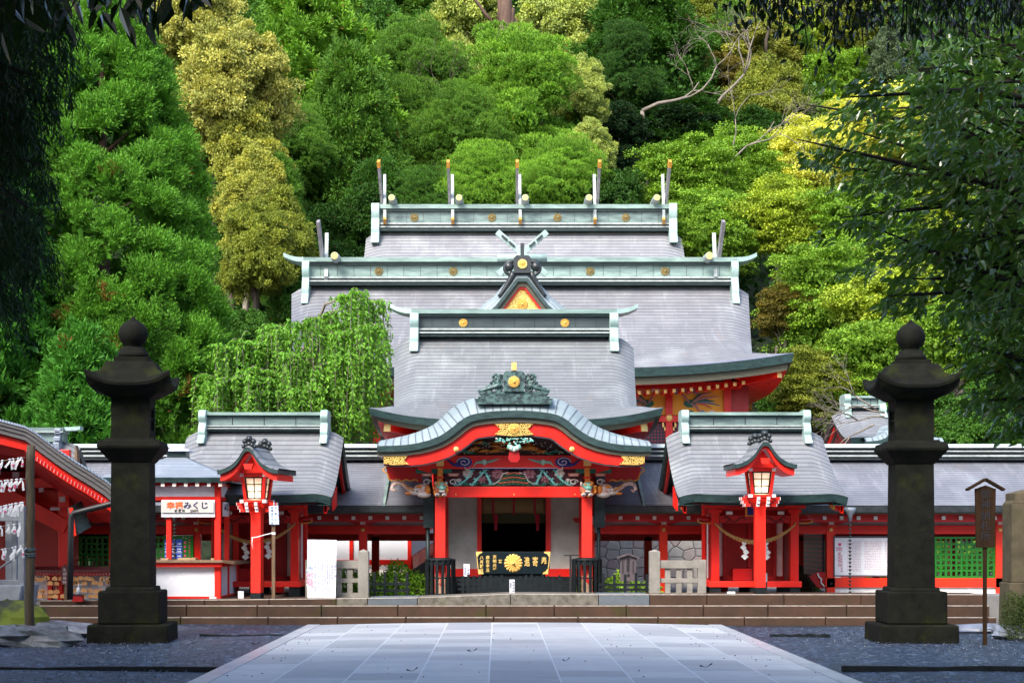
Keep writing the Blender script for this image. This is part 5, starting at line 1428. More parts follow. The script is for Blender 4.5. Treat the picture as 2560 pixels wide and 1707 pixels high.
# open door leaf and railing at the left end of the walled part (right corridor)
dl = MB(); dl.box(wx(2060, Yw)-.03, wx(2060, Yw)+.03, Yw+.1, Yw+2.4, wz(1440, Yw), 2.0); dl.build('side_panel', M['redlattice'], rc)
rl = MB(); rl.slab([(wx(2064, Yw), wz(1470, Yw)), (wx(2064, Yw), wz(1430, Yw)), (wx(2045, Yw), wz(1428, Yw)), (wx(2022, Yw), wz(1440, Yw)), (wx(2030, Yw), wz(1452, Yw)), (wx(2046, Yw), wz(1470, Yw))], Yw-.05, Yw+.05); rlo = rl.build('curved_rail_end', M['dred'], rc)
rl = MB(); rl.tube([(wx(x, Yw), Yw-.07, wz(y, Yw)) for x, y in ((2042, 1432), (2046, 1442), (2052, 1446), (2051, 1456), (2060, 1466))], .02, 5); rl.build('white_outline', M['whitecap'], rlo)
# roof break strips beside the gate
for c_, xx in ((lc, 963), (rc, 1606)):
    m = MB(); X = wx(xx, 38)
    m.loft([[(X-.03, Y_, z), (X+.03, Y_, z), (X+.03, Y_, z+.07), (X-.03, Y_, z+.07)] for Y_, z in ((37.6, 2.42), (39, 3.0), (40.4, 3.6))]); m.build('roof_seam', M['ridge_pale'], c_)

# notice board on the right corridor
def notice():
    Y = Yw-.12; t = thing('notice_board', 'large white notice board with tiny red print on the right corridor wall', 'notice board', (0, 0, 0))
    xa, xb, za, zb = wx(2087, Y), wx(2275, Y), wz(1437, Y), wz(1344, Y)
    m = MB(); m.box(xa, xb, Y, Y+.03, za, zb); m.build('board', M['paper'], t)
    m = MB(); m.box(xa-.03, xb+.03, Y-.01, Y+.035, zb, zb+.04); m.box(xa-.03, xb+.03, Y-.01, Y+.035, za-.03, za); m.box(xa-.03, xa, Y-.01, Y+.035, za, zb); m.box(xb, xb+.03, Y-.01, Y+.035, za, zb); m.build('frame', M['purple'], t)
    z_ = lambda y: wz(1330+y*.0829, Y); x_ = lambda x: wx(2080+x*.0829, Y)
    g = MB(); random.seed(2)
    for c0, c1, n in ((450, 870, 19), (985, 1495, 18), (1600, 2200, 18)):
        for i in range(n):
            z = z_(275+i*49); x = c0
            while x < c1:
                w = random.uniform(15, 60); g.box(x_(x), x_(min(c1, x+w)), Y-.004, Y, z-.008, z+.008); x += w+random.uniform(4, 30)
    g.build('small_print', M['faintprint'], t)
    g = MB(); g.slab([(x_(185), z_(325)), (x_(185), z_(395)), (x_(230), z_(412)), (x_(278), z_(395)), (x_(278), z_(325))][::1], Y-.005, Y-.001); g.build('red_mark', M['pink'], t)
    vtext('heading', ['国', '宝'], .10, M['pinkgrey'], t, x_(180), Y-.002, z_(512), x_(265)-x_(180), .1)
    vtext('heading', ['霧島神宮'], .085, M['pinkgrey'], t, x_(220), Y-.002, z_(660), 1, z_(660)-z_(770))
    vtext('heading', ['本殿幣殿拝殿'], .05, M['pinkgrey'], t, x_(295), Y-.002, z_(725), 1, (z_(725)-z_(1175))/5.0)
notice()
def rain_chain(X, Y, z0, z1, label, funnel=True):
    t = thing('rain_chain', label, 'rain chain', (X, Y, z0), 0, 'rain chains')
    if funnel:
        m = MB(); m.lathe((0, 0, z1-z0), [(.04, -.28), (.055, -.14), (.13, -.05), (.14, .03), (.10, .04), (.03, -.05)], 10); m.build('funnel', M['copper_grey'], t)
    n = int((z1-z0-.3)/.085); c = MB()
    for i in range(n):
        z = .02+i*.085; c.lathe((0, 0, z), [(.002, 0), (.022, .02), (.042, .055), (.036, .057), (.002, .012)], 8)
        c.cyl((0, 0, z+.02), (0, 0, z+.10), .004, None, 4)
    c.build('cups', M['copper_dark'], t)
rain_chain(wx(2125, 37.5), 37.5, .3, 2.35, 'rain chain of small cups hanging in front of the notice board')
rain_chain(wx(437, 37.5), 37.5, .3, 2.35, 'rain chain of small cups seen through the booth opening')

# green poster seen through the booth
def poster_green():
    Y = Yw-.14; t = thing('green_poster', 'green and blue poster of lucky years seen through the booth opening', 'poster', (0, 0, 0))
    s = 200/1845; x_ = lambda x: wx(400+x*s, Y); z_ = lambda y: wz(1240+y*s, Y)
    m = MB(); m.box(x_(100), x_(765), Y, Y+.03, z_(1640), z_(905)); m.build('board', M['green'], t)
    m = MB(); m.box(x_(100), x_(765), Y-.01, Y+.03, z_(905), z_(893)); m.build('frame', M['whitecap'], t)
    m = MB(); m.box(x_(110), x_(515), Y-.02, Y-.001, z_(1640), z_(990), 0); m.box(x_(265), x_(380), Y-.025, Y-.02, z_(1640), z_(1060), 1); 
    for y in (1150, 1300, 1450): m.box(x_(110), x_(515), Y-.027, Y-.02, z_(y+4), z_(y-4), 2)
    random.seed(8)
    for cx_ in (160, 320, 450):
        for y in (1095, 1215, 1270, 1375, 1520):
            for k in range(3): m.box(x_(cx_-40+k*28), x_(cx_-40+k*28+20), Y-.028, Y-.021, z_(y+14), z_(y-14), 2)
    m.build('blue_table', [M['blue'], M['navy'], M['paper']], t)
    m = MB()
    for y in (1065, 1165, 1265, 1370, 1470): m.lathe((x_(578), Y-.005, z_(y)), [(.001, 0), (.032, 0), (.03, .006), (.001, .008)], 6, 0, False, Matrix.Rotation(math.pi/2, 4, 'X'))
    for y in (1005, 1065, 1130, 1185, 1245, 1305, 1370): m.lathe((x_(682), Y-.005, z_(y)), [(.001, 0), (.018, 0), (.017, .006), (.001, .008)], 6, 0, False, Matrix.Rotation(math.pi/2, 4, 'X'))
    m.build('pink_characters', M['pink'], t)
    m = MB()
    for x, y in ((540, 950), (605, 968), (680, 942)): m.slab([(x_(x-28), z_(y-4)), (x_(x), z_(y+10)), (x_(x+28), z_(y-6)), (x_(x), z_(y-12))][::-1], Y-.01, Y-.001)
    m.build('white_cranes', M['paper'], t)
poster_green()

# ------------------------------------------------------------------ fortune booth
def booth():
    t = thing('fortune_booth', 'vermilion and white fortune paper booth with pyramid roof beside the left lantern', 'booth', (0, 0, 0))
    Y = 33.6; g = .43
    xr = wx(545, Y); xl = wx(292, Y); cx = (xr+xl)/2; hw = (xr-xl)/2; D = 2.3
    ez = wz(1193, Y-.35); az = wz(1151, Y+1.1)+.06
    hx = hw+.35; cy = Y+D/2
    m = MB()
    ring = lambda w, d, z: [(cx-w, cy-d, z), (cx+w, cy-d, z), (cx+w, cy+d, z), (cx-w, cy+d, z)]
    n = 10
    for f, (sx, sy) in enumerate(((0, -1), (1, 0), (0, 1), (-1, 0))):
        P = []; UV = []
        for i in range(n+1):
            u = -1+2*i/n; row = []; ruv = []
            for j in range(7):
                v = j/6; w = lerp(.20, hx, v); d = lerp(.20, D/2+.35, v); z = az-(az-ez)*(v*1.25-.25*v*v) 
                p = (cx+u*w, cy+sy*d, z) if sx == 0 else (cx+sx*w, cy+u*d, z)
                row.append(p); ruv.append((u*w, v*1.6))
            P.append(row); UV.append(ruv)
        m.grid(P, UV, 0, False, flip=(sy > 0 or sx < 0))
    ro = m.build('roof', M['roof_booth'], t)
    m = MB(); m.loft([ring(hx, D/2+.35, ez), ring(hx-.02, D/2+.33, ez-.10), ring(hx-.14, D/2+.2, ez-.10), ring(hx-.14, D/2+.2, ez-.03)]); m.build('eave_edge', M['copper_dark'], ro)
    m = MB(); m.box(cx-.2, cx+.2, cy-.2, cy+.2, az-.05, az+.13); m.build('vent_neck', M['copper_dark'], ro)
    m = MB(); m.loft([ring(.29, .29, az+.13), ring(.29, .29, az+.15), ring(.03, .03, az+.24)]); m.build('vent_cap', M['copper_pale2'], ro)
    m = MB(); c = MB(); x = cx-hx+.18
    while x < cx+hx-.1: m.box(x-.035, x+.035, Y-.28, Y+.2, ez-.18, ez-.10); c.box(x-.037, x+.037, Y-.295, Y-.28, ez-.182, ez-.10); x += .235
    m.build('rafters', M['dred2'], ro); c.build('rafter_ends', M['cream'], ro)
    kz = lambda y: wz(y, Y)
    m = MB(); m2 = MB()
    for x in (xl, xr):
        for y in (Y, Y+D): m.box(x-.062, x+.062, y-.062, y+.062, g, ez-.05)
    xm = wx(423, Y); m.box(xm-.05, xm+.05, Y-.05, Y+.05, kz(1398), kz(1280))
    for x in (xl, xr): m.box(x-.05, x+.05, Y+1.05, Y+1.15, g, ez-.1)
    each(m, 'post', M['redw2'], t, bevel=.006)
    m = MB(); zs = [(kz(1250), kz(1241)), (kz(1213), kz(1207)), (g, g+.07)]
    for a, b in zs: 
        m.box(xl, xr, Y-.045, Y+.045, a, b); m.box(xl, xr, Y+D-.045, Y+D+.045, a, b); m.box(xl-.045, xl+.045, Y, Y+D, a, b); m.box(xr-.045, xr+.045, Y, Y+D, a, b)
    m.box(xl-.1, xr+.1, Y-.16, Y+.0, kz(1416), kz(1403)); m.box(xr, xr+.12, Y, Y+D, kz(1416), kz(1403)); each(m, 'rail', M['red'], t)
    m = MB(); m.box(xl, xr, Y-.02, Y+.02, kz(1241), kz(1213)); m.box(xr-.02, xr+.02, Y, Y+D, kz(1241), kz(1213)); m.box(xl-.02, xl+.02, Y, Y+D, kz(1241), kz(1213)); 
    m.box(xl, xr, Y-.02, Y+.02, g+.07, kz(1416)); m.box(xr-.02, xr+.02, Y, Y+D, g+.07, kz(1416)); m.box(xl-.02, xl+.02, Y, Y+D, g+.07, kz(1416)); each(m, 'white_panel', M['paper'], t)
    m = MB(); zc = kz(1399)
    m.loft([[(xl-.12, Y-.22, zc-.05), (xr+.12, Y-.22, zc-.05), (xr+.34, Y+.02, zc-.10), (xr+.34, Y+D, zc-.10), (xl-.12, Y+D, zc-.05)], [(xl-.12, Y-.2, zc), (xr+.12, Y-.2, zc), (xr+.32, Y+.02, zc-.05), (xr+.32, Y+D, zc-.05), (xl-.12, Y+D, zc)]]); m.build('counter_top', M['wood'], t)
    m = MB(); m.box(wx(447, Y), wx(491, Y), Y-.12, Y+.15, zc, zc+.045); m.box(wx(405, Y), wx(424, Y), Y-.14, Y-.06, zc, zc+.035); m.box(wx(529, Y), wx(537, Y), Y-.1, Y+.1, zc, zc+.035); each(m, 'wooden_tray', M['tanwood'], t)
    m = MB(); m.box(xr-.16, xr-.02, Y-.10, Y+.02, g, g+.06); m.build('base_stone', M['whitecap'], t)
    # hanging sign
    s = 200/1845; x_ = lambda x: wx(400+x*s, Y-.12); z_ = lambda y: wz(1240+y*s, Y-.12)
    sg = MB(); sg.box(x_(30), x_(1240), Y-.14, Y-.12, z_(378), z_(118)); so = sg.build('sign_board', M['signgrey'], t)
    sg = MB(); sg.box(x_(30), x_(1262), Y-.11, Y-.09, z_(480), z_(85)); sg.build('sign_back_board', M['paper'], so)
    text_mesh('orange_lettering', '幸福', .152, M['oink'], so, (x_(345), Y-.143, z_(222)), bold=.004, sx=1.12)
    text_mesh('black_lettering', 'みくじ', .155, M['navyink'], so, (x_(832), Y-.143, z_(222)), bold=.004, sx=1.12)
    text_mesh('small_lettering', '初 穂 料', .062, M['ink'], so, (x_(460), Y-.143, z_(340)), bold=.001)
    text_mesh('small_lettering', '200円', .068, M['ink'], so, (x_(795), Y-.143, z_(340)), bold=.001)
    sg = MB(); sg.box(xr+.065, xr+.08, Y+.15, Y+.9, kz(1290), kz(1254)); s2 = sg.build('side_sign_board', M['paper'], t)
    text_mesh('black_lettering', 'みくじ', .17, M['navyink'], s2, (xr+.083, Y+.55, kz(1268)), rot=(math.pi/2, 0, math.pi/2), bold=.003)
booth()
# ------------------------------------------------------------------ white panel fence and stone wall behind
def tall_wall():
    m = MB(); m.box(wx(1340, 47), wx(2060, 47), 47, 47.8, -.2, wz(1230, 47)); tag(m.build('stone_retaining_wall', M['masonry']), 'pinkish grey cut stone wall seen under the right corridor', 'wall')
    m = MB(); m.box(wx(905, 48.5), wx(1200, 48.5), 48.5, 49, -.2, wz(1300, 48.5)); m.box(wx(905, 46), wx(1035, 46), 46, 46.5, -.2, wz(1425, 46)); tag(m.build('stone_retaining_wall', M['masonry']), 'low rough stone wall behind the white panelled fence', 'wall')
tall_wall()
def panel_fence():
    t = thing('panelled_fence', 'vermilion fence with white panels climbing beside the gate hall', 'fence', (0, 0, 0))
    Y = 44.5; X = lambda x: wx(740+.17*x, Y); Z = lambda y: wz(1280+.17*y, Y)
    m = MB(); w = MB()
    m.box(X(-400), X(1700), Y-.05, Y+.05, Z(372), Z(312)); m.box(X(-400), X(1700), Y-.05, Y+.05, Z(775), Z(697))
    for x in (1670, 815, -40): m.box(X(x-28), X(x+28), Y-.06, Y+.06, .3, Z(300))
    w.box(X(-400), X(1645), Y-.02, Y+.02, Z(700), Z(370))
    # climbing part
    def P(x, y, Y_): return (wx(740+.17*x, Y_), Y_, wz(1280+.17*y, Y_))
    Ya, Yb = 44.5, 47.5
    m.bar(P(1690, 335, Ya), P(2150, 60, Yb), .10, .32); m.bar(P(1690, 740, Ya), P(2150, 450, Yb), .10, .36); m.bar(P(1922, 700, 46), P(1922, 150, 46), .12, .12)
    a, b, c, d = P(1700, 360, Ya), P(2150, 90, Yb), P(2150, 460, Yb), P(1700, 720, Ya)
    w.poly([d, c, b, a])
    m.build('red_frame', M['red'], t); w.build('white_panels', M['posterp'], t)
    m = MB(); m.poly([P(1650, 1240, 44.6), P(2200, 1240, 47), P(2200, 560, 47), P(1650, 790, 44.6)]); m.build('black_skirt', M['black'], t)
panel_fence()

# ------------------------------------------------------------------ weathered post and rail fences on the terrace
def rail_fence(label, post_x, end_x, pick, top, flip):
    Y = 33.6; t = thing('rail_fence', label, 'fence', (0, 0, 0), 0, 'pale rail fences beside the gate hall')
    m = MB(); z0 = .45
    for px, w, pz in ((post_x, .108, wz(1378, Y)), (end_x, .085, wz(1396, Y)-.02)):
        X = wx(px, Y); m.loft([[(X-w, Y-w, z), (X+w, Y-w, z), (X+w, Y+w, z), (X-w, Y+w, z)] for z in (z0, pz)])
        if px == post_x: m.loft([[(X-w, Y-w, pz), (X+w, Y-w, pz), (X+w, Y+w, pz), (X-w, Y+w, pz)], [(X-.005, Y-.005, pz+.045), (X+.005, Y-.005, pz+.045), (X+.005, Y+.005, pz+.045), (X-.005, Y+.005, pz+.045)]])
    each(m, 'post', M['concrete'], t, bevel=.006, near=.9)
    xa, xb = sorted((wx(post_x, Y), wx(end_x, Y)))
    m = MB(); m.box(xa, xb, Y-.07, Y+.07, wz(1420, Y), wz(1400, Y)); m.box(xa, xb, Y-.04, Y+.04, wz(1456, Y), wz(1445, Y)); m.box(xa, xb, Y-.06, Y+.06, z0, wz(1481, Y)); each(m, 'rail', M['concrete'], t, bevel=.006)
    m = MB()
    for p in pick: X = wx(p, Y); m.box(X-.055, X+.055, Y-.03, Y+.03, z0+.02, wz(1410, Y))
    each(m, 'picket', M['concrete'], t)
rail_fence('pale weathered rail fence between white poster and black fence', 909, 775, (875, 848, 820, 795), 0, 1)
rail_fence('pale weathered rail fence between gate hall and right small shrine', 1636, 1754, (1669, 1697, 1724), 0, 1)

def black_fence(label, xs, y_top, rails, Y=34.3):
    t = thing('picket_fence', label, 'fence', (0, 0, 0), 0, 'low black picket fences before the gate hall')
    m = MB()
    for i, x in enumerate(xs):
        X = wx(x, Y); random.seed(int(x)); m.box(X-.027, X+.027, Y-.03, Y+.03, .27, wz(y_top+random.uniform(-2, 3), Y))
    each(m, 'picket', M['black'], t)
    m = MB()
    for y in rails: m.box(wx(min(xs)-12, Y), wx(max(xs)+8, Y), Y-.018, Y+.018, wz(y+3, Y), wz(y-3, Y))
    each(m, 'rail', M['black'], t)
black_fence('low black picket fence left of the gate hall pillar', (936, 962, 990, 1018), 1430, (1459, 1475))
black_fence('low black picket fence right of the gate hall with a small sign behind', (1508, 1536, 1563, 1590, 1617), 1433, (1461, 1473))
black_fence('low black grille across the front of the offering box', [1157+13.9*i for i in range(8)] + [1301+13.9*i for i in range(8)], 1437, (1450, 1459, 1472), 35.0)

def pillar_guard(x, label):
    Y = 37; c = (wx(x, Y), Y); t = thing('pillar_guard', label, 'guard', (c[0], c[1], .3), 0, 'black slatted guards round the gate pillars')
    m = MB(); zt_ = wz(1400, 36.6)-.3; r = .33
    for k in range(16):
        a = 2*math.pi*(k+.5)/16; Mx = Matrix.Translation((r*math.cos(a), r*math.sin(a), zt_/2)) @ Matrix.Rotation(a, 4, 'Z'); m.tbox(Mx, .03, .062, zt_)
    each(m, 'slat', M['black'], t)
    m = MB()
    for z, h in ((zt_-.06, .10), (zt_*.55, .03), (.12, .05)):
        m.loft([[(rr*math.cos(2*math.pi*k/16), rr*math.sin(2*math.pi*k/16), z+dz) for k in range(16)] for rr, dz in ((r-.03, -h/2), (r-.012, -h/2), (r-.012, h/2), (r-.03, h/2))], True, False)
    m.lathe((0, 0, zt_), [(.34, -.02), (.35, .02), (.17, .06), (.15, .05)], 16); m.build('hoop', M['black'], t)
pillar_guard(1101, 'black slatted guard round the foot of the left gate pillar')
pillar_guard(1467, 'black slatted guard round the foot of the right gate pillar')

def offering_board():
    Y = 35.7; t = thing('offering_box', 'black offering box bearing a gold chrysanthemum and gold characters', 'offering box', (0, 0, 0))
    s = .0893; X = lambda x: wx(1180+s*x, Y); Z = lambda y: wz(1370+s*y, Y)
    m = MB(); m.slab([(X(180), Z(715)), (X(105), Z(95)), (X(2200), Z(95)), (X(2140), Z(715))][::-1], Y, Y+.06); bo = m.build('front_board', M['boardblack'], t, bevel=.004)
    m = MB(); m.box(X(260), X(2060), Y+.06, Y+.85, .3, Z(250)); m.build('box_body', M['black'], t)
    m = MB(); chrys(m, (X(1158), Y-.005, Z(415)), 265*s*Y/F, depth=.22); m.build('chrysanthemum', M['gold'], bo)
    m = MB()
    for sg, xo in ((1, 105), (-1, 2200)):
        Xe = lambda dx: X(xo+sg*dx)
        a = [(Xe(0), Z(92)), (Xe(190), Z(92)), (Xe(170), Z(130)), (Xe(95), Z(165)), (Xe(45), Z(245)), (Xe(22), Z(250))]
        b = [(Xe(75), Z(718)), (Xe(225), Z(718)), (Xe(200), Z(670)), (Xe(135), Z(640)), (Xe(95), Z(575)), (Xe(55), Z(560))]
        e = [(Xe(22), Z(240)), (Xe(42), Z(240)), (Xe(78), Z(580)), (Xe(56), Z(580))]
        for q in (a, b[::-1] if False else b, e):
            pts = q if sg > 0 else q[::-1]
            m.slab(pts, Y-.012, Y+.001)
    m.build('gilt_corner', M['gold'], bo)
    h = 300*s*Y/F
    for ch, x in (('奉', 2015), ('寄', 1770), ('進', 1540)):
        text_mesh('gold_character', ch, h*.96, M['gold'], bo, (X(x), Y-.004, Z(390)), sx=.56, bold=.0015, depth=.006)
    for cl, x, y0, dy in (('誉', 790, 370, 0), ('天明元年', 632, 245, 120), ('歳在辛丑', 440, 260, 118), ('八月穀旦', 270, 268, 118)):
        for i, ch in enumerate(cl): text_mesh('gold_character', ch, 105*s*Y/F, M['gold'], bo, (X(x), Y-.004, Z(y0+dy*i)), sx=1.0, bold=.002, depth=.005)
offering_board()

def plate(name, label, cat, x0, x1, y0, y1, Y, mat='paper', thick=.02, cols=None, ink='purpleink', size=.05, group=None, base=None):
    t = thing(name, label, cat, (0, 0, 0), 0, group)
    m = MB(); m.box(wx(x0, Y), wx(x1, Y), Y, Y+thick, wz(y1, Y), wz(y0, Y)); m.build('face', M[mat], t)
    if base is not None:
        m = MB(); m.box(wx((x0+x1)/2, Y)-.02, wx((x0+x1)/2, Y)+.02, Y+thick, Y+thick+.03, base, wz((y0+y1)/2, Y)); m.build('support', M['iron'], t)
    if cols:
        n = len(cols); ww = wx(x1, Y)-wx(x0, Y); hh = wz(y0, Y)-wz(y1, Y)
        for i, c in enumerate(cols):
            X = wx(x0, Y) + ww*(i+.5)/n
            vtext('lettering', [c], size, M[ink], t, X, Y-.002, wz(y0, Y)-hh/(len(c)+1), 1, hh/(len(c)+1))
    return t
plate('notice_card', 'small white notice card beside the left end of the black grille', 'notice', 1159, 1174, 1409, 1440, 35.2, cols=('お賽銭箱', 'ご遠慮'), size=.045, base=.4)
plate('notice_card', 'narrow white notice card with blue writing at the middle of the terrace edge', 'notice', 1273.5, 1286.5, 1448, 1484, 33.4, cols=('へお進み下さい', '参拝順路'), size=.045, ink='navyink')
plate('notice_card', 'small plain white card under the left small shrine beside the lamp post', 'notice', 595, 609, 1477, 1495, 33.4, base=None)
plate('notice_card', 'small white card lying below the right small shrine left of its lamp', 'notice', 1818, 1838, 1478, 1484, 33.4, base=None)
plate('notice_card', 'thin grey upright card right of the right lamp post', 'notice', 1913.5, 1918.5, 1432, 1454, 34.9, mat='gconcrete', base=.56)

def t_stand():
    Y = 35.9; t = thing('barrier_stand', 'thin black T shaped stand beside the right gate pillar', 'stand', (wx(1426, Y), Y, .3))
    m = MB(); m.box(-.02, .02, -.02, .02, 0, wz(1388, Y)-.3); m.build('post', M['iron'], t); m = MB(); m.box(-.14, .19, -.02, .02, wz(1389, Y)-.3, wz(1386, Y)-.3); m.build('top_bar', M['iron'], t)
t_stand()

def poster():
    Y = 33.2; t = thing('white_poster', 'tall white poster with vertical text and watercolour strip left of the rail fence', 'poster', (0, 0, 0))
    s = .1595; X = lambda x: wx(660+s*x, Y); Z = lambda y: wz(1250+s*y, Y)
    m = MB(); m.slab([(X(680), Z(1530)), (X(680), Z(615)), (X(1140), Z(622)), (X(1122), Z(1530))][::-1], Y, Y+.02); m.build('panel', M['posterp'], t)
    m = MB(); m.box(X(690), X(1110), Y+.02, Y+.05, .45, Z(640)); m.build('back_frame', M['wood'], t)
    m = MB(); random.seed(6)
    cols = [(1112, 780, 1290, .058), (1068, 1000, 1400, .05), (1030, 940, 1480, .032), (995, 940, 1480, .032), (958, 935, 1450, .032), (922, 940, 1470, .032), (887, 950, 1300, .032), (850, 935, 1480, .032), (803, 1010, 1500, .045)]
    ch = 'のにをはでと神宮社山火御祭日本天皇霧島国参道鳥居杉木古代伝'
    for cx_, a, b, sz in cols:
        z = Z(a)
        txt = ''.join(random.choice(ch) if random.random() > .12 else ' ' for _ in range(int((Z(a)-Z(b))/(sz*1.15))))
        vtext('poster_text', [txt], sz, M['purpleink'], t, X(cx_), Y-.001, z, 1, sz*1.15, depth=.001)
    random.seed(16)
    for i in range(120):
        y = random.triangular(990, 1400, 1250); x = random.uniform(684, 758); r = random.uniform(.012, .035)
        mi = 0 if y > 1130 else (1 if y > 1030 else 2)
        if random.random() < .25: mi = 3
        m.lathe((X(x), Y-.001-i*.00002, Z(y)), [(.001, -.0005), (r, 0), (.001, .0005)], 7, mi, False, Matrix.Rotation(math.pi/2, 4, 'X'))
    m.build('watercolour', [M['pinkwash'], M['bluewash'], M['greenwash'], M['paper']], t)
poster()

def hanging_board():
    Y = 33.1; t = thing('signpost', 'brown pole with a small white hanging board right of the left post lamp', 'sign', (0, 0, 0))
    s = .1595; X = lambda x: wx(660+s*x, Y); Z = lambda y: wz(1250+s*y, Y)
    m = MB(); m.box(X(120), X(172), Y, Y+.07, .45, Z(380)); m.build('pole', M['wood'], t)
    m = MB(); m.box(X(100), X(195), Y-.05, Y+.12, .45, .475); m.build('foot', M['iron'], t)
    m = MB(); m.slab([(X(90), Z(380)), (X(78), Z(95)), (X(228), Z(82)), (X(242), Z(382))][::-1], Y-.05, Y-.01); b = m.build('board', M['paleblue'], t, bevel=.008)
    vtext('lettering', ['お車はて下さい', '大 料 に'], .045, M['navyink'], b, X(132), Y-.052, Z(118), X(190)-X(132), .062)
    m = MB(); m.box(X(116), X(176), Y-.004, Y+.08, Z(538), Z(500)); m.build('white_tie', M['whitecap'], t)
    c = thing('tying_string', 'white cord tied from the left post lamp to the brown sign pole', 'cord', (0, 0, 0))
    m = MB(); xl = wx(637, Y)
    m.tube([(wx(628, Y), Y+.0, wz(1344, Y)), (wx(643, Y), Y-.0, wz(1342, Y)), (wx(660, Y), Y, wz(1337, Y)), (X(120), Y, Z(515))], .012, 5)
    m.tube([(wx(631, Y), Y, wz(1343, Y)), (wx(630, Y), Y, wz(1356, Y)), (wx(632, Y), Y, wz(1371, Y))], .01, 5); m.build('cord_line', M['whitecap'], c)
hanging_board()

def roofed_sign(name, label, X0, Y, z0, w0, w1, zb, zt_, rw, rz_, chars, mat, ink, sz, post=.045, cols2=None, rise=.17):
    t = thing(name, label, 'sign', (X0, Y, z0))
    m = MB(); m.slab([(-w1/2, zb), (-w0/2, zt_), (0, zt_+.06), (w0/2, zt_), (w1/2, zb)][::-1], -.02, .02); b = m.build('board', M[mat], t)
    m = MB()
    for sg in (-1, 1): m.bar((sg*rw/2, 0, rz_), (0, 0, rz_+rise), .16, .035)
    m.build('little_roof', M[mat], t)
    m = MB(); m.box(-post/2, post/2, .0, .04, 0, zb+.02); m.build('post', M[mat], t)
    n = len(chars); dz = (zt_-zb-.1)/n
    vtext('lettering', [chars], sz, M[ink], b, 0, -.023, zt_-.02-dz*.45, 1, dz)
    if cols2:
        for dx, c, s_ in cols2: vtext('lettering', [c], s_, M[ink], b, dx, -.023, zt_-.1, 1, s_*1.25)
    return t
Y = 26.2; k = Y/F
roofed_sign('wooden_signpost', 'tall dark brown wooden signpost with pitched top right of the right stone lantern', wx(2463, Y), Y, 0, 52*k, 46*k, wz(1368, Y), wz(1222, Y), 92*k, wz(1224, Y), '御神納札所', 'signbrown', 'ink', .165, .06)

Y = 34.9; k = Y/F
roofed_sign('wooden_signpost', 'small grey wooden sign with little roof behind the right black picket fence', wx(1570, Y), Y, .3, 41*k, 39*k, wz(1452, Y)-.3, wz(1393, Y)-.3, 56*k, wz(1394, Y)-.3, '鎮嶺稜御下場', 'greywood', 'ink', .075, .05, cols2=((-.11, '神社境内名所', .035), (.11, '御参拝の皆様へ', .035)), rise=.08)

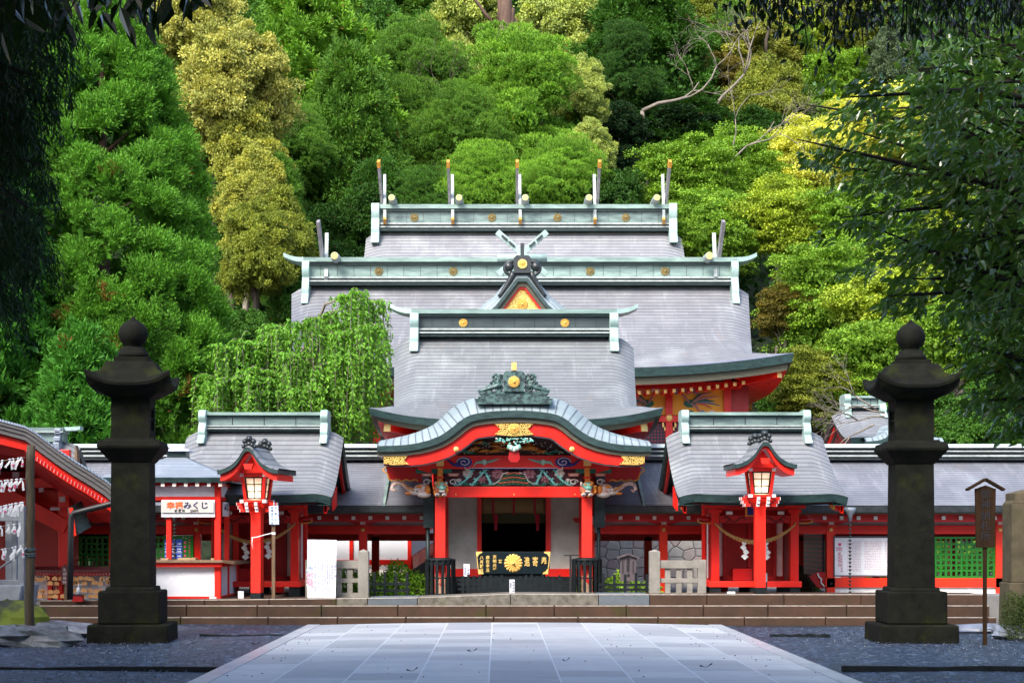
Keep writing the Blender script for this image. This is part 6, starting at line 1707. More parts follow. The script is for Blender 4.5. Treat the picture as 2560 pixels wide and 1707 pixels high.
# ------------------------------------------------------------------ left side: pavilion, votive tablets, pole, ropes, stone railing
def pavilion():
    t = thing('gabled_pavilion', 'vermilion pavilion at the left edge with curved layered eave over the votive tablets', 'pavilion', (0, 0, 0))
    Y = 30.0; f = lambda x, y: r2(x, y, Y)
    top = [f(-1700, 420), f(-900, 110), f(-450, 60), f(0, 128), f(90, 152), f(165, 172), f(230, 208), f(300, 262), f(400, 335), f(500, 402), f(600, 462), f(700, 528), f(770, 590)]
    def dn(d0, d1=None): 
        k = Y/F*.3827; return [(x - (d0*k*.25 if i > 5 else 0), z-(d0 if d1 is None else lerp(d0, d1, i/12))*k) for i, (x, z) in enumerate(top)]
    m = MB(); P = [[(x, y, z+dz) for y, dz in ((Y-.02, -.03), (Y+.1, .02), (Y+6, .02))] for x, z in top]
    m.grid(P, [[(j*2.0, i*.5) for j in range(3)] for i in range(13)], 0, True); m.v = [(x-.34*(y-Y), y, z) for x, y, z in m.v]; ro = m.build('roof', M['roof_booth'], t)
    m = MB(); 
    for a, b, y, mi in ((0, 26, Y, 0), (26, 52, Y+.03, 0), (52, 82, Y+.06, 0)):
        m.strip([(x, z-.02) for x, z in dn(a)], [(x, z-.02) for x, z in dn(b-1.5)], y, Y+6, mi)
    m.v = [(x-.34*(y-Y), y, z) for x, y, z in m.v]; m.build('layered_eave', M['slate_layer'], ro)
    m = MB(); m.strip([(x, z-.03) for x, z in dn(82)], [(x, z-.03) for x, z in dn(150, 130)], Y+.14, Y+6); m.v = [(x-.34*(y-Y), y, z) for x, y, z in m.v]; m.build('barge_board', M['red'], ro)
    m = MB(); m.strip([(x, z-.03) for x, z in dn(150, 130)], [(x, z-.03) for x, z in dn(215, 190)], Y+.8, Y+6); m.v = [(x-.34*(y-Y-.8), y, z) for x, y, z in m.v]; m.build('under_board', M['dred2'], ro)
    c = MB(); b = dn(168, 118); n = 26
    for i in range(n):
        u = i/(n-1); x = lerp(b[5][0], b[12][0]-.02, u); z = interp(b, x)
        c.bar((x-.007, Y+.115, z-.034), (x+.008, Y+.115, z+.034), .012, .010)
    c.build('white_rafter_ends', M['greycap'], ro)
    # frame below
    m = MB(); q = lambda x, y, YY: (*[r2(x, y, YY)[0]], YY, r2(x, y, YY)[1])
    m.bar(q(-300, 440, 33.3), q(440, 830, 33.3), .16, .30); m.bar(q(-300, 620, 33.6), q(440, 730, 33.6), .14, .2); m.bar(q(150, 620, 34.0), q(450, 640, 34.0), .14, .28)
    xp, _ = r2(424, 800, 33.35); m.box(xp-.11, xp+.11, 33.25, 33.45, .4, 3.5)
    m.box(xp-.08, xp+.08, 33.45, 36, 2.45, 2.7); m.box(-14, xp+.12, 33.3, 33.43, 2.72, 2.92); m.box(-14, xp+.1, 35.4, 35.6, 2.15, 2.5)
    m.build('timber_frame', M['red'], t, bevel=.01)
    m = MB(); w_ = lambda x0, x1, y0, y1: m.box(r2(x0, 0, 33.1)[0], r2(x1, 0, 33.1)[0], 33.05, 33.1, r2(0, y1, 33.1)[1], r2(0, y0, 33.1)[1])
    w_(85, 128, 470, 505); w_(258, 288, 572, 600); w_(392, 428, 630, 665); w_(330, 395, 700, 720); w_(523, 530, 620, 650)
    m.build('white_beam_ends', M['greycap'], t)
    m = MB(); x1 = xp+.12; m.box(-13, x1, 34.45, 34.5, 2.3, 3.1); m.build('back_boards', M['dred'], t)
    m = MB(); m.tube([q(800, 660, 29.9), q(700, 683, 29.9), q(560, 718, 29.9), q(480, 738, 29.9), q(466, 760, 29.9), q(462, 900, 29.9), q(458, 1300, 29.9)], .055, 8); m.build('downpipe', M['iron'], t)
    m = MB(); m.poly([q(455, 700, 30.6), q(520, 660, 30.9), q(585, 830, 30.9), q(500, 880, 30.6)]); m.poly([q(455, 700, 30.6), q(455, 720, 30.6), q(497, 885, 30.55), q(500, 870, 30.6)])
    m.build('side_flashing', M['copper_dark'], t, solid=.05)
    m = MB(); m.poly([q(452, 705, 30.5), q(478, 700, 30.5), q(500, 880, 30.5), q(485, 890, 30.5)]); m.build('orange_board', M['orange'], t, solid=.03)
pavilion()

def rear_roof():
    Y = 36.2; t = thing('rear_roof_building', 'slate roofed building with pale ridge behind the left pavilion', 'building', (0, 0, 0))
    X = lambda x: r2(x, 0, Y)[0]; Z = lambda y: r2(0, y, Y)[1]
    x1 = X(480); rf = Roof((x1-14)/2, Y+.6, 2.2, Z(640), Z(265), (x1+14)/2, c=.3, roll=.12, rollw=.4)
    gr = gable_roof(rf, t, M['roof'], t=.14)
    m = MB(); m.box(-14, X(380), Y+.4, Y+.8, Z(265), Z(205), 0); m.box(-14, X(385), Y+.3, Y+.9, Z(205), Z(198), 1); m.box(-14, X(385), Y+.35, Y+.85, Z(198), Z(172), 0); m.build('ridge_box', [M['ridge_face'], M['pale_edge']], gr)
    m = MB(); m.loft([[(X(x), Y+.45, Z(y)), (X(x), Y+.75, Z(y)), (X(x), Y+.75, Z(y-24)), (X(x), Y+.45, Z(y-24))] for x, y in ((380, 192), (430, 190), (478, 186), (488, 184))]); m.build('ridge_horn', M['copper_pale'], gr)
    m = MB()
    for i, (a, b, d) in enumerate(((178, 215, .30), (215, 232, .24), (232, 262, .34), (262, 272, .28), (272, 315, .42))): m.box(X(328), X(372)-.0, Y+.6-d, Y+.6+d, Z(b), Z(a))
    m.build('ridge_end_plate', M['copper_grey'], gr, bevel=.02)
    m = MB(); m.slab([(X(468), Z(420)), (X(476), Z(290)), (X(486), Z(330)), (X(490), Z(400))][::1], Y+.2, Y+.45); m.build('bark_gable_end', M['wood'], gr)
    m = MB(); m.box(-14, x1-.4, Y+.2, Y+2, .3, Z(640)); m.build('wall', M['dred'], t)
rear_roof()

def tablet_rack():
    Y = 33.2; t = thing('tablet_rack', 'dark red roofed rack for votive tablets under the left pavilion', 'rack', (0, 0, 0))
    f = lambda x, y: r2(x, y, Y)
    x0, x1 = f(130, 0)[0], f(770, 0)[0]; zt_ = f(0, 1086)[1]; zb = f(0, 1122)[1]
    m = MB(); m.loft([[(x0, Y-.28, zb), (x1, Y-.28, zb), (x1, Y+.3, zb+.05), (x0, Y+.3, zb+.05)], [(x0, Y-.28, zb+.05), (x1, Y-.28, zb+.05), (x1, Y+.1, zt_), (x0, Y+.1, zt_)]]); m.build('rack_roof', M['maroon_roof'], t)
    m = MB(); m.box(x0, x1, Y-.24, Y-.20, zb-.06, zb); m.build('hook_rail', M['dred'], t)
    m = MB()
    for x in (x0+.04, f(328, 0)[0], f(400, 0)[0]-.02, x1-.04): m.box(x-.045, x+.045, Y-.05, Y+.05, .43, zb)
    each(m, 'post', M['red'], t)
    m = MB(); m.box(x0, x1, Y+.06, Y+.1, .43, zb); m.build('back_panel', M['paper'], t)
    m = MB(); n = 31
    for i in range(n):
        x = lerp(x0+.05, x1-.05, i/(n-1)); m.cyl((x, Y-.26, zb-.03), (x, Y-.20, zb-.03), .008, None, 6)
    m.build('hooks', M['whitecap'], t)
    # tablets
    random.seed(12)
    pt = thing('votive_tablet', 'x', 'votive tablet', (0, 0, -50), 0, 'wooden votive tablets on the rack')
    w, h = .115, .075
    m = MB(); m.slab([(-w/2, -h), (-w/2, -.015), (0, .012), (w/2, -.015), (w/2, -h)][::-1], -.005, .005); m.build('board', M['palewood'], pt)
    m = MB(); m.tube([(-.012, 0, -.005), (-.008, 0, .05), (.008, 0, .05), (.012, 0, -.005)], .004, 4); m.build('cord', M['crimson'], pt)
    pi = thing('votive_tablet', 'x', 'votive tablet', (0, 0, -50), 0, 'wooden votive tablets on the rack')
    m = MB(); m.slab([(-w/2, -h), (-w/2, -.015), (0, .012), (w/2, -.015), (w/2, -h)][::-1], -.005, .005); m.build('board', M['palewood'], pi)
    m = MB(); m.tube([(-.012, 0, -.005), (-.008, 0, .05), (.008, 0, .05), (.012, 0, -.005)], .004, 4); m.build('cord', M['crimson'], pi)
    m = MB(); m.lathe((0, -.006, -.045), [(.001, -.001), (.02, 0), (.001, .001)], 9, 0, False, Matrix.Rotation(math.pi/2, 4, 'X') @ Matrix.Diagonal((.8, 1.3, 1, 1))); m.build('painted_mark', M['ink'], pi)
    rows = [('top', 0.0, 17, .20), ('upper', .09, 12, .17), ('middle', .25, 14, .16), ('bottom', .40, 14, .14)]
    used = set()
    for rn, dz, n, yo in rows:
        for i in range(n):
            if random.random() < .15: continue
            src = pi if random.random() < .3 else pt
            x = lerp(x0+.1, x1-.1, (i+random.uniform(.2, .8))/n); z = zb-.09-dz+random.uniform(-.02, .015)
            if z < .56: z = .56
            lab = f'{"ink marked" if src is pi else "plain"} wooden votive tablet in the {rn} row on the rack'
            loc = (x, Y-yo+random.uniform(-.03, .03)*(1 if dz else .3), z); rz = random.uniform(-.25, .25)
            if src.name not in used: src.location = loc; src.rotation_euler = (0, random.uniform(-.1, .1), rz); src['label'] = lab; used.add(src.name)
            else: dup(src, loc, rz, lab)
tablet_rack()
def stamp_sign():
    Y = 32.9; t = thing('hanging_sign', 'narrow dark red sign with white vertical characters in front of the tablet rack', 'sign', (0, 0, 0))
    s = .2551; X = lambda x: wx(s*x, Y); Z = lambda y: wz(1150+s*y, Y)
    m = MB(); m.slab([(X(598), Z(1215)), (X(598), Z(1045)), (X(640), Z(1018)), (X(672), Z(1045)), (X(664), Z(1215))][::-1], Y, Y+.03); b = m.build('board', M['maroon_roof'], t)
    m = MB(); m.box(X(622), X(648), Y+.03, Y+.07, .43, Z(1200)); m.build('post', M['wood'], t)
    vtext('lettering', ['朱印受付'], .075, M['whitecap'], b, X(634), Y-.002, Z(1075), 1, .085)
    m = MB(); m.bar((X(612), Y-.003, Z(1190)), (X(652), Y-.003, Z(1190)), .006, .012); m.slab([(X(606), Z(1190)), (X(622), Z(1181)), (X(622), Z(1199))][::-1], Y-.006, Y-.001); m.build('arrow', M['whitecap'], b)
stamp_sign()
def sanitizer():
    Y = 32.7; X = wx(196, Y); z0 = wz(1487, Y)
    t = thing('table_box', 'small dark box stand under the pump bottle before the tablet rack', 'box', (X, Y, .43)); m = MB(); m.box(-.10, .10, -.08, .08, 0, z0-.43); m.build('body', M['dred'], t); m = MB(); m.box(-.12, .12, -.1, .1, z0-.43, z0-.415); m.build('lid', M['ink'], t)
    t = thing('pump_bottle', 'clear hand pump bottle standing on the dark box before the tablet rack', 'bottle', (X, Y, z0+.015))
    m = MB(); m.lathe((0, 0, 0), [(.001, 0), (.037, .002), (.038, .12), (.018, .15), (.001, .152)], 12); m.build('body', M['plastic'], t)
    m = MB(); m.cyl((0, 0, .15), (0, 0, .19), .012, None, 8); m.bar((-.01, 0, .195), (.07, 0, .19), .016, .012); m.build('pump_head', M['paper'], t)
sanitizer()

def omikuji():
    Y = 27.8
    t = thing('wooden_pole', 'dark round wooden pole holding the paper strip ropes at the left', 'pole', (0, 0, 0))
    m = MB(); pts = []; rad = []
    for i in range(13):
        u = i/12; pts.append((lerp(wx(73, Y), wx(76.5, Y), u)+.01*math.sin(i*1.7), Y, lerp(-.1, wz(1113, Y), u))); rad.append(lerp(.083, .072, u))
    m.tube(pts, rad, 14); m.build('shaft', M['dwood'], t)
    m = MB(); random.seed(14)
    for i in range(10):
        z = wz(1378+random.uniform(-10, 14), Y); r = .095
        m.tube([(wx(75, Y)+r*math.cos(a), Y+r*math.sin(a), z+.01*math.sin(a*2+i)) for a in [k*.7 for k in range(10)]], .008, 4)
    m.build('tied_cord', M['cordteal'], t)
    s = .2231; P = lambda x, y: Vector((wx(s*x, Y), Y-.10, wz(1130+s*y, Y)))
    ropes = [('topmost', [(-700, 90), (-300, 140), (0, 108), (150, 82), (300, 65)]), ('second', [(-700, 330), (-300, 350), (0, 333), (160, 312), (300, 300)]), ('third', [(-700, 620), (-250, 640), (0, 622), (150, 585), (300, 560)]),
             ('fourth', [(-700, 1090), (-200, 1120), (0, 1095), (120, 1078), (300, 1040)]), ('fifth', [(-700, 830), (-300, 850), (0, 838), (150, 815), (300, 800)])]
    strip = None
    cnt = {'topmost': 7, 'second': 9, 'third': 12, 'fourth': 6, 'fifth': 5}
    for ri, (nm, pts) in enumerate(ropes):
        o = thing('thin_rope', f'{nm} thin rope tied to the left wooden pole', 'rope', (0, 0, 0), 0, 'ropes holding fortune papers')
        m = MB(); m.tube([P(*p) for p in pts], .006, 5); m.build('rope_line', M['thinrope'], o)
        for j in range(cnt[nm]):
            x = lerp(-60, 285, (j+random.uniform(.1, .9))/cnt[nm]); y = interp([(a, b) for a, b in pts], x); p = P(x, y)
            if strip is None or j % 3 == 0 or len(strips) < 6:
                pass
            L = random.uniform(.14, .24); w = .022; a = random.uniform(-.35, .35); b_ = random.uniform(-.9, .2)
            t2 = thing('paper_strip', f'knotted white fortune paper hanging from the {nm} rope at the left', 'paper', p, 0, 'knotted fortune papers')
            m = MB()
            def ribbon(ang, L, mi=0):
                n = 6; pr = []
                for i in range(n+1):
                    u = i/n; q = Vector((math.sin(ang)*L*u + .015*math.sin(u*5), -.012-.01*math.sin(u*4), -math.cos(ang)*L*u)); ww = w*(.5+.6*u)
                    pr.append([(q.x-ww*math.cos(ang), q.y, q.z-ww*math.sin(ang)), (q.x+ww*math.cos(ang), q.y-.012, q.z+ww*math.sin(ang))])
                m.grid(pr, None, mi, True)
            ribbon(a, L); ribbon(b_, L*random.uniform(.6, 1.0))
            m.lathe((0, -.01, 0), [(.001, -.016), (.022, -.008), (.02, .01), (.001, .018)], 7)
            m.build('ribbon', M['paper'], t2)
            if random.random() < .3:
                m = MB(); q = Vector((math.sin(a)*L*.7, -.034, -math.cos(a)*L*.7)); m.cbox(q, .035, .003, .03); m.build('red_print', M['pink'], t2)
    o = thing('thick_rope', 'thick pale rope slanting down from the knot on the left pole', 'rope', (0, 0, 0)); m = MB()
    m.tube([P(-500, 1440), P(-200, 1370), P(0, 1308), (P(150, 1210)), P(320, 1070)], .016, 7); m.build('rope_line', M['gconcrete'], o)
omikuji()

def stone_railing():
    Y = 29.0; t = thing('stone_railing', 'grey stone railing on a block base at the far left edge', 'railing', (0, 0, 0))
    X = lambda x: wx(x, Y); s = .2231
    m = MB()
    for x0, x1, yt, yy in ((45, 60, 1264, 0), (16, 27, 1292, .35), (-8, 9, 1290, .5), (-60, -36, 1264, 0)): m.box(X(x0), X(x1), Y+yy, Y+yy+.12, .3, wz(yt, Y))
    each(m, 'post', M['gconcrete'], t, bevel=.01)
    m = MB(); m.box(X(-120), X(44), Y+.03, Y+.10, wz(1302, Y), wz(1270, Y)); m.box(X(-120), X(46), Y+.3, Y+.42, .4, wz(1450, Y)); m.build('rail', M['gconcrete'], t, bevel=.01)
    m = MB(); m.loft([[(X(-200), Y-.25, -.1), (X(38), Y-.25, -.1), (X(38), Y+1, -.1), (X(-200), Y+1, -.1)], [(X(-200), Y-.12, wz(1462, Y)), (X(60), Y-.12, wz(1462, Y)), (X(60), Y+1, wz(1462, Y)), (X(-200), Y+1, wz(1462, Y))]]); m.build('base_block', M['gconcrete'], t, bevel=.02)
stone_railing()

def rock(X, Y, r, label, seed, mat='rock', sq=(1, .8, .5), mossy=False):
    random.seed(seed); rs = np.random.RandomState(seed)
    m = MB(); n = 14; rings = []
    for i in range(9):
        ph = math.pi*(i+.001)/8; ring = []
        for k in range(n):
            a = 2*math.pi*k/n; d = 1 + .22*math.sin(a*2+seed) + .14*math.sin(a*3+ph*4+seed*2) + rs.uniform(-.09, .09)
            ring.append((r*sq[0]*d*math.sin(ph)*math.cos(a), r*sq[1]*d*math.sin(ph)*math.sin(a), r*sq[2]*(1+rs.uniform(-.08, .08))*math.cos(ph)))
        rings.append(ring)
    m.loft(rings, True, True, 0, False); o = m.build('rock', M[mat]); o.location = (X, Y, r*sq[2]*.35)
    tag(o, label, 'rock', None); return o
rock(wx(120, 26.6), 26.6, .42, 'pointed dark rock between left railing and left stone lantern', 5, sq=(1, .8, .62))
rock(wx(38, 26.2), 26.2, .75, 'low flat dark rock at the left frame edge', 7, sq=(1.15, .7, .32))
rock(wx(88, 28.5), 28.5, .8, 'pale wet flat rock behind the pointed dark rock', 8, mat='rockpale', sq=(1.3, .7, .26))
rock(wx(20, 28.6), 28.6, .75, 'moss topped dark rock at the foot of the stone railing', 9, mat='mossrock', sq=(1, .6, .62))
rock(wx(170, 29.6), 29.6, .5, 'small dark boulder beside the foot of the wooden pole', 10, sq=(1.6, .7, .25))
rock(wx(2530, 27.9), 27.9, .42, 'pale rock at the right frame edge beside the gravel', 11, mat='rockpale', sq=(1, .8, .45))
rock(wx(2470, 29.6), 29.6, .6, 'low pale rock behind the wooden signpost foot', 13, mat='rockpale', sq=(1.9, .6, .2))

def right_pillar():
    Y = 28.5; X = lambda x: wx(x, Y); t = thing('stone_pillar', 'brown mossy stone pillar block at the right frame edge', 'pillar', (0, 0, 0))
    xc = X(2596)
    def sq(w, z): d = .18+w*.2; return [(xc-w, Y+.3-d, z), (xc+w, Y+.3-d, z), (xc+w, Y+.3+d, z), (xc-w, Y+.3+d, z)]
    k = Y/F
    m = MB(); m.loft([sq(66*k, wz(1456, Y)), sq(65*k, wz(1257, Y))]); m.build('shaft', M['moss_stone'], t, bevel=.015)
    m = MB(); m.loft([sq(64*k, wz(1257, Y)), sq(60*k, wz(1253, Y)), sq(58*k, wz(1250, Y)), sq(58*k, wz(1232, Y)), sq(20*k, wz(1222, Y))]); m.build('cap', M['moss_stone'], t, bevel=.01)
    m = MB(); m.loft([sq(76*k, -.1), sq(72*k, wz(1456, Y))]); m.build('base', M['moss_stone'], t, bevel=.02)
right_pillar()

# far small shrine roof at the right
def far_shrine():
    Y = 50; X = lambda x: wx(1860+.3316*x, Y); Z = lambda y: wz(600+.3316*y, Y)
    t = thing('far_shrine', 'small copper roofed shrine partly hidden behind the right stone lantern', 'small shrine', (0, 0, 0))
    x0 = X(660); hw = (X(1130)-x0)/2
    rf = Roof(x0+hw, Y, 2.6, wz(1093, Y-2.6), Z(1270), hw, c=.45, roll=.25, rollw=.6, lift=.15)
    ro = gable_roof(rf, t, M['roof'], t=.2)
    ridge(ro, x0+hw, Y, Z(1275), Z(1180), hw-.35, .4, endw=.2, endlow=.3, seg=6)
    m = MB(); gx = X(1010); q = [(1.6, 0), (1.1, .03), (.8, .10), (.5, .28), (.25, .38), (0, .41)]; z0 = wz(1105, Y-3)
    pr = [(gx-a*.7, z0+b) for a, b in q]+[(gx+a*.7, z0+b) for a, b in q[-2::-1]]
    P = [[(x, y, z+dz) for y, dz in ((Y-3.3, 0), (Y-3.1, .12), (Y-1, .2))] for x, z in pr]
    m.grid(P, [[(j*.4, i*.3) for j in range(3)] for i in range(len(pr))], 0, True); po = m.build('porch_roof', M['roof_pale'], t)
    m = MB(); m.strip(pr, [(x, z-.16) for x, z in pr], Y-3.3, Y-3); m.build('eave_edge', M['copper_dark'], po)
    m = MB(); m.box(x0+.6, x0+2*hw-.6, Y-1.8, Y+1.5, .3, wz(1100, Y)); m.build('wall', M['dred'], t)
far_shrine()

# litter on the paving: one loose scatter nobody could count
def litter():
    rs = np.random.RandomState(3); m = MB()
    for i in range(150):
        y = rs.uniform(19.5, 31.2); x = rs.uniform(-3.9, 4.5) if rs.rand() < .6 else rs.choice([-1, 1])*rs.uniform(3.2, 4.3)+.3
        r = rs.uniform(.005, .014); z = .10
        z = .035+.05*(1-((x-.3)/4.05)**2)*(max(0, y-8)/24)+.006
        m.lathe((x, y, z), [(.001, -.004), (r, .0), (r*.6, r*.5), (.001, r*.6)], 6)
    for (x, y, s) in ((wx(1180, 23.5), 23.5, .07), (wx(1415, 21.8), 21.8, .045), (wx(1765, 20.8), 20.8, .08), (wx(1030, 20.2), 20.2, .07), (wx(640, 25.0), 25.0, .06)):
        z = .09; pr = []
        for i in range(7):
            u = i/6; w = s*.35*math.sin(math.pi*u)+.002; pr.append([(x-s+2*s*u, y-w, z+.02*math.cos(u*6)+.01+.03*u), (x-s+2*s*u, y, z+.012*math.cos(u*6)+.03*u), (x-s+2*s*u, y+w, z+.02*math.cos(u*6)+.01+.03*u)])
        m.grid(pr, None, 0, True)
    o = m.build('leaf_litter', M['ink2']); tag(o, 'dark bits of leaf litter scattered on the paved path', None, None, 'stuff')
    m = MB()
    for i in range(9000):
        y = rs.uniform(19, 31); x = rs.uniform(-9.5, -4.0) if rs.rand() < .5 else rs.uniform(4.7, 10.5)
        r = rs.uniform(.008, .020); a = rs.uniform(0, 6.28)
        b = len(m.v); z = .0
        for k in range(4): m.v.append((x+r*math.cos(a+k*1.57)*rs.uniform(.6, 1.2), y+r*math.sin(a+k*1.57)*rs.uniform(.6, 1.2), z+rs.uniform(-.005, .012)))
        m.v.append((x, y, z+r*rs.uniform(.5, 1.1)))
        for k in range(4): m.face((b+k, b+(k+1) % 4, b+4), int(rs.choice([0, 0, 0, 0, 1, 2, 2])))
    o = m.build('loose_gravel', [M['pebble'], M['pebble_l'], M['pebble_d']]); tag(o, 'loose dark gravel stones over the court', None, None, 'stuff')
litter()
# ------------------------------------------------------------------ foliage
def quadmesh(name, V, tone, mats, parent=None, quads_per=1, mi=None):
    """V (N,4,3) corner positions of N leaf blades, tone (N,3)"""
    n = len(V); me = bpy.data.meshes.new(name)
    me.vertices.add(n*4); me.vertices.foreach_set('co', np.ascontiguousarray(V.reshape(-1), dtype=np.float32))
    me.loops.add(n*4); me.loops.foreach_set('vertex_index', np.arange(n*4, dtype=np.int32))
    me.polygons.add(n); me.polygons.foreach_set('loop_start', np.arange(0, n*4, 4, dtype=np.int32)); me.polygons.foreach_set('loop_total', np.full(n, 4, dtype=np.int32))
    at = me.color_attributes.new('tone', 'FLOAT_COLOR', 'POINT')
    c = np.ones((n, 4, 4), dtype=np.float32); c[:, :, :3] = np.clip(tone, 0, 1)[:, None, :]
    at.data.foreach_set('color', c.reshape(-1))
    if not hasattr(mats, '__len__'): mats = [mats]
    for m in mats: me.materials.append(m)
    me.update(calc_edges=True)
    o = bpy.data.objects.new(name, me); col.objects.link(o)
    if parent is not None: setparent(o, parent)
    return o
def unit(a): return a/np.maximum(1e-9, np.linalg.norm(a, axis=-1, keepdims=True))
def blades(P, D, L, W, rs, flat=None):
    """diamond blades starting at P along D (unit), length L, width W; flat = preferred normal"""
    n = len(P); r = rs.normal(size=(n, 3))
    if flat is not None: r = np.cross(D, flat) + .35*r
    S = unit(np.cross(D, np.cross(r, D))) if flat is not None else unit(np.cross(D, r))
    L = np.asarray(L).reshape(-1, 1); W = np.asarray(W).reshape(-1, 1)
    return np.stack([P, P + D*L*.45 - S*W*.5, P + D*L, P + D*L*.45 + S*W*.5], axis=1)
def sphere_dirs(n, rs, up=0.0):
    d = rs.normal(size=(n, 3)); d[:, 2] += up; return unit(d)

def lobes_crown(rs, R, H0, H1, nl, rr=(.30, .46), cone=False):
    """lobe centres and radii filling a crown between H0 and H1"""
    c = []; r = []
    for i in range(nl):
        t = (i+.5)/nl if cone else rs.uniform(0, 1)**.8
        if cone: rad = R*(1-t)**.75*(.45+.35*rs.rand()); a = i*2.4+rs.uniform(-.4, .4)
        else:
            prof = math.sin(math.pi*(.16+.80*t))**.7; rad = R*prof*rs.uniform(.25, 1.02-rr[0]); a = rs.uniform(0, 6.28)
        z = lerp(H0, H1, t)
        c.append((rad*math.cos(a), rad*math.sin(a), z)); r.append(R*(.55*(1-t)**.6+.16 if cone else rs.uniform(*rr)))
    return np.array(c), np.array(r)

def make_tree(kind, seed, R=4.2, H=12, base=2.5, nclump=360, nleaf=120, leaf=.17, name=None, bark='bark', nl=14):
    rs = np.random.RandomState(seed); t = thing(name or {'broad': 'broadleaf_tree', 'cedar': 'cedar_tree', 'hinoki': 'cypress_tree', 'maple': 'maple_tree'}[kind], 'x', 'tree', (0, 0, -200))
    # clump centres on the outside of the lobes
    cone = kind == 'hinoki'
    C, r = lobes_crown(rs, R, base+R*.3, H-R*.22, nl + (8 if cone else 0), cone=cone, rr={'cedar': (.17, .33), 'broad': (.20, .42), 'maple': (.2, .4)}.get(kind, (.3, .46)))
    pts = []; dirs = []; tries = 0
    while len(pts) < nclump:
        k = rs.randint(len(C)) if not cone else min(len(C)-1, int(len(C)*rs.rand()**1.25))
        d = sphere_dirs(1, rs, .55)[0]
        q_ = rs.uniform(.8, 1.06) if rs.rand() < .68 else rs.uniform(1.05, 1.5)
        p = C[k] + d*r[k]*(np.array([1, 1, .8 if not cone else .9]))*q_ + rs.normal(size=3)*R*.03
        dd = np.linalg.norm((p-C)/r[:, None]*np.array([1, 1, 1.15]), axis=1)
        if (dd < .78).sum() > 0 and rs.rand() < .9: continue
        if kind == 'cedar' and pts and tries < 9000:
            tries += 1
            if np.linalg.norm((np.array(pts)-p)/np.array([1, 1, .62]), axis=1).min() < R*.19: continue
        pts.append(p); dirs.append(d)
    P = np.array(pts); D = np.array(dirs); out = P.copy(); out[:, 2] = (out[:, 2]-base)*.25; out = unit(out)
    D = unit(D*.6+out*.7)
    cl = rs.uniform(0, 1, nclump)
    n = nclump*nleaf; ci = np.repeat(np.arange(nclump), nleaf)
    young = np.clip(rs.normal(.32, .15, n)+ (cl[ci]-.5)*.45, 0, 1)
    if kind == 'broad':
        cr = R*.13*(.4+1.1*rs.rand(nclump)**1.5)
        d = sphere_dirs(n, rs, .35); off = d*cr[ci][:, None]*(rs.rand(n)**.4)[:, None]*np.array([1.15, 1.15, .62])
        Pn = P[ci]+off; Dn = unit(d*.8+np.array([0, 0, -.15])+rs.normal(size=(n, 3))*.7)
        V = blades(Pn, Dn, leaf*rs.uniform(.7, 1.3, n), leaf*.62*rs.uniform(.8, 1.2, n), rs)
    elif kind == 'maple':
        cr = R*.20*(.6+.8*rs.rand(nclump))
        a = rs.uniform(0, 6.28, n); q = np.sqrt(rs.rand(n)); off = np.stack([np.cos(a)*q, np.sin(a)*q, rs.normal(0, .10, n)-.22*q*q], 1)*cr[ci][:, None]
        Pn = P[ci]+off; Dn = unit(np.stack([np.cos(a), np.sin(a), -.25+0*a], 1)+rs.normal(size=(n, 3))*.45)
        V = blades(Pn, Dn, leaf*rs.uniform(.7, 1.3, n), leaf*.8*rs.uniform(.8, 1.2, n), rs, flat=np.array([0, 0, 1.0]))
    elif kind == 'cedar':
        # cushions: fine needles on the upper shell of flattened domes, a few hanging below
        cr = R*.165*(.6+.7*rs.rand(nclump))
        d = sphere_dirs(n, rs, .75); low = d[:, 2] < -.05; d[low, 2] *= .35
        lump = 1+.16*np.sin(d[:, 0]*9+ci)*np.sin(d[:, 1]*9+ci*2)
        off = unit(d)*(cr[ci]*lump*(.80+.22*rs.rand(n)))[:, None]*np.array([1.1, 1.1, .62])
        Pn = P[ci]+off; Dn = unit(d*.8+np.array([0, 0, .45])+rs.normal(size=(n, 3))*.35)
        V = blades(Pn, Dn, leaf*rs.uniform(.7, 1.3, n), leaf*.36*rs.uniform(.8, 1.2, n), rs)
        young = np.clip(young*.5+.45*np.maximum(0, d[:, 2]), 0, 1)  # cushion tops yellower: light from above put into the colour
    elif kind == 'hinoki':
        cr = R*.17*(.6+.8*rs.rand(nclump))
        ax = unit(D+np.array([0, 0, -.05])); dd = unit(ax[ci]+rs.normal(size=(n, 3))*np.array([.55, .55, .35]))
        Pn = P[ci]+dd*(rs.rand(n)*cr[ci])[:, None]; Dn = unit(dd+np.array([0, 0, -.25])+rs.normal(size=(n, 3))*.3)
        V = blades(Pn, Dn, leaf*1.6*rs.uniform(.7, 1.3, n), leaf*.55*rs.uniform(.8, 1.2, n), rs)
        young *= .7
    tone = np.stack([np.clip(rs.normal(.5, .11, n)+(cl[ci]-.5)*.35, 0, 1), young, (rs.rand(n) < .006).astype(float)*.8], 1)
    ni = 9000; kk = rs.randint(len(C), size=ni); di = sphere_dirs(ni, rs); Pi = C[kk]+di*(r[kk]*.80*rs.rand(ni)**.35)[:, None]*np.array([1, 1, .85])  # large inner blades added to block light inside the crown
    Vi = blades(Pi, sphere_dirs(ni, rs), R*rs.uniform(.07, .12, ni), R*rs.uniform(.05, .08, ni), rs); V = np.concatenate([V, Vi]); tone = np.concatenate([tone, np.stack([rs.uniform(.3, .6, ni), rs.uniform(0, .3, ni), 0*rs.rand(ni)], 1)])
    cr_ = quadmesh('crown', V, tone, M['leaf'], t)
    m = MB(); tr = R*.055
    bend = [(0, 0, -1.5), (.05*R*rs.uniform(-1, 1), .05*R*rs.uniform(-1, 1), H*.25), (.08*R*rs.uniform(-1, 1), .08*R*rs.uniform(-1, 1), H*.55), (0, 0, H*.9)]
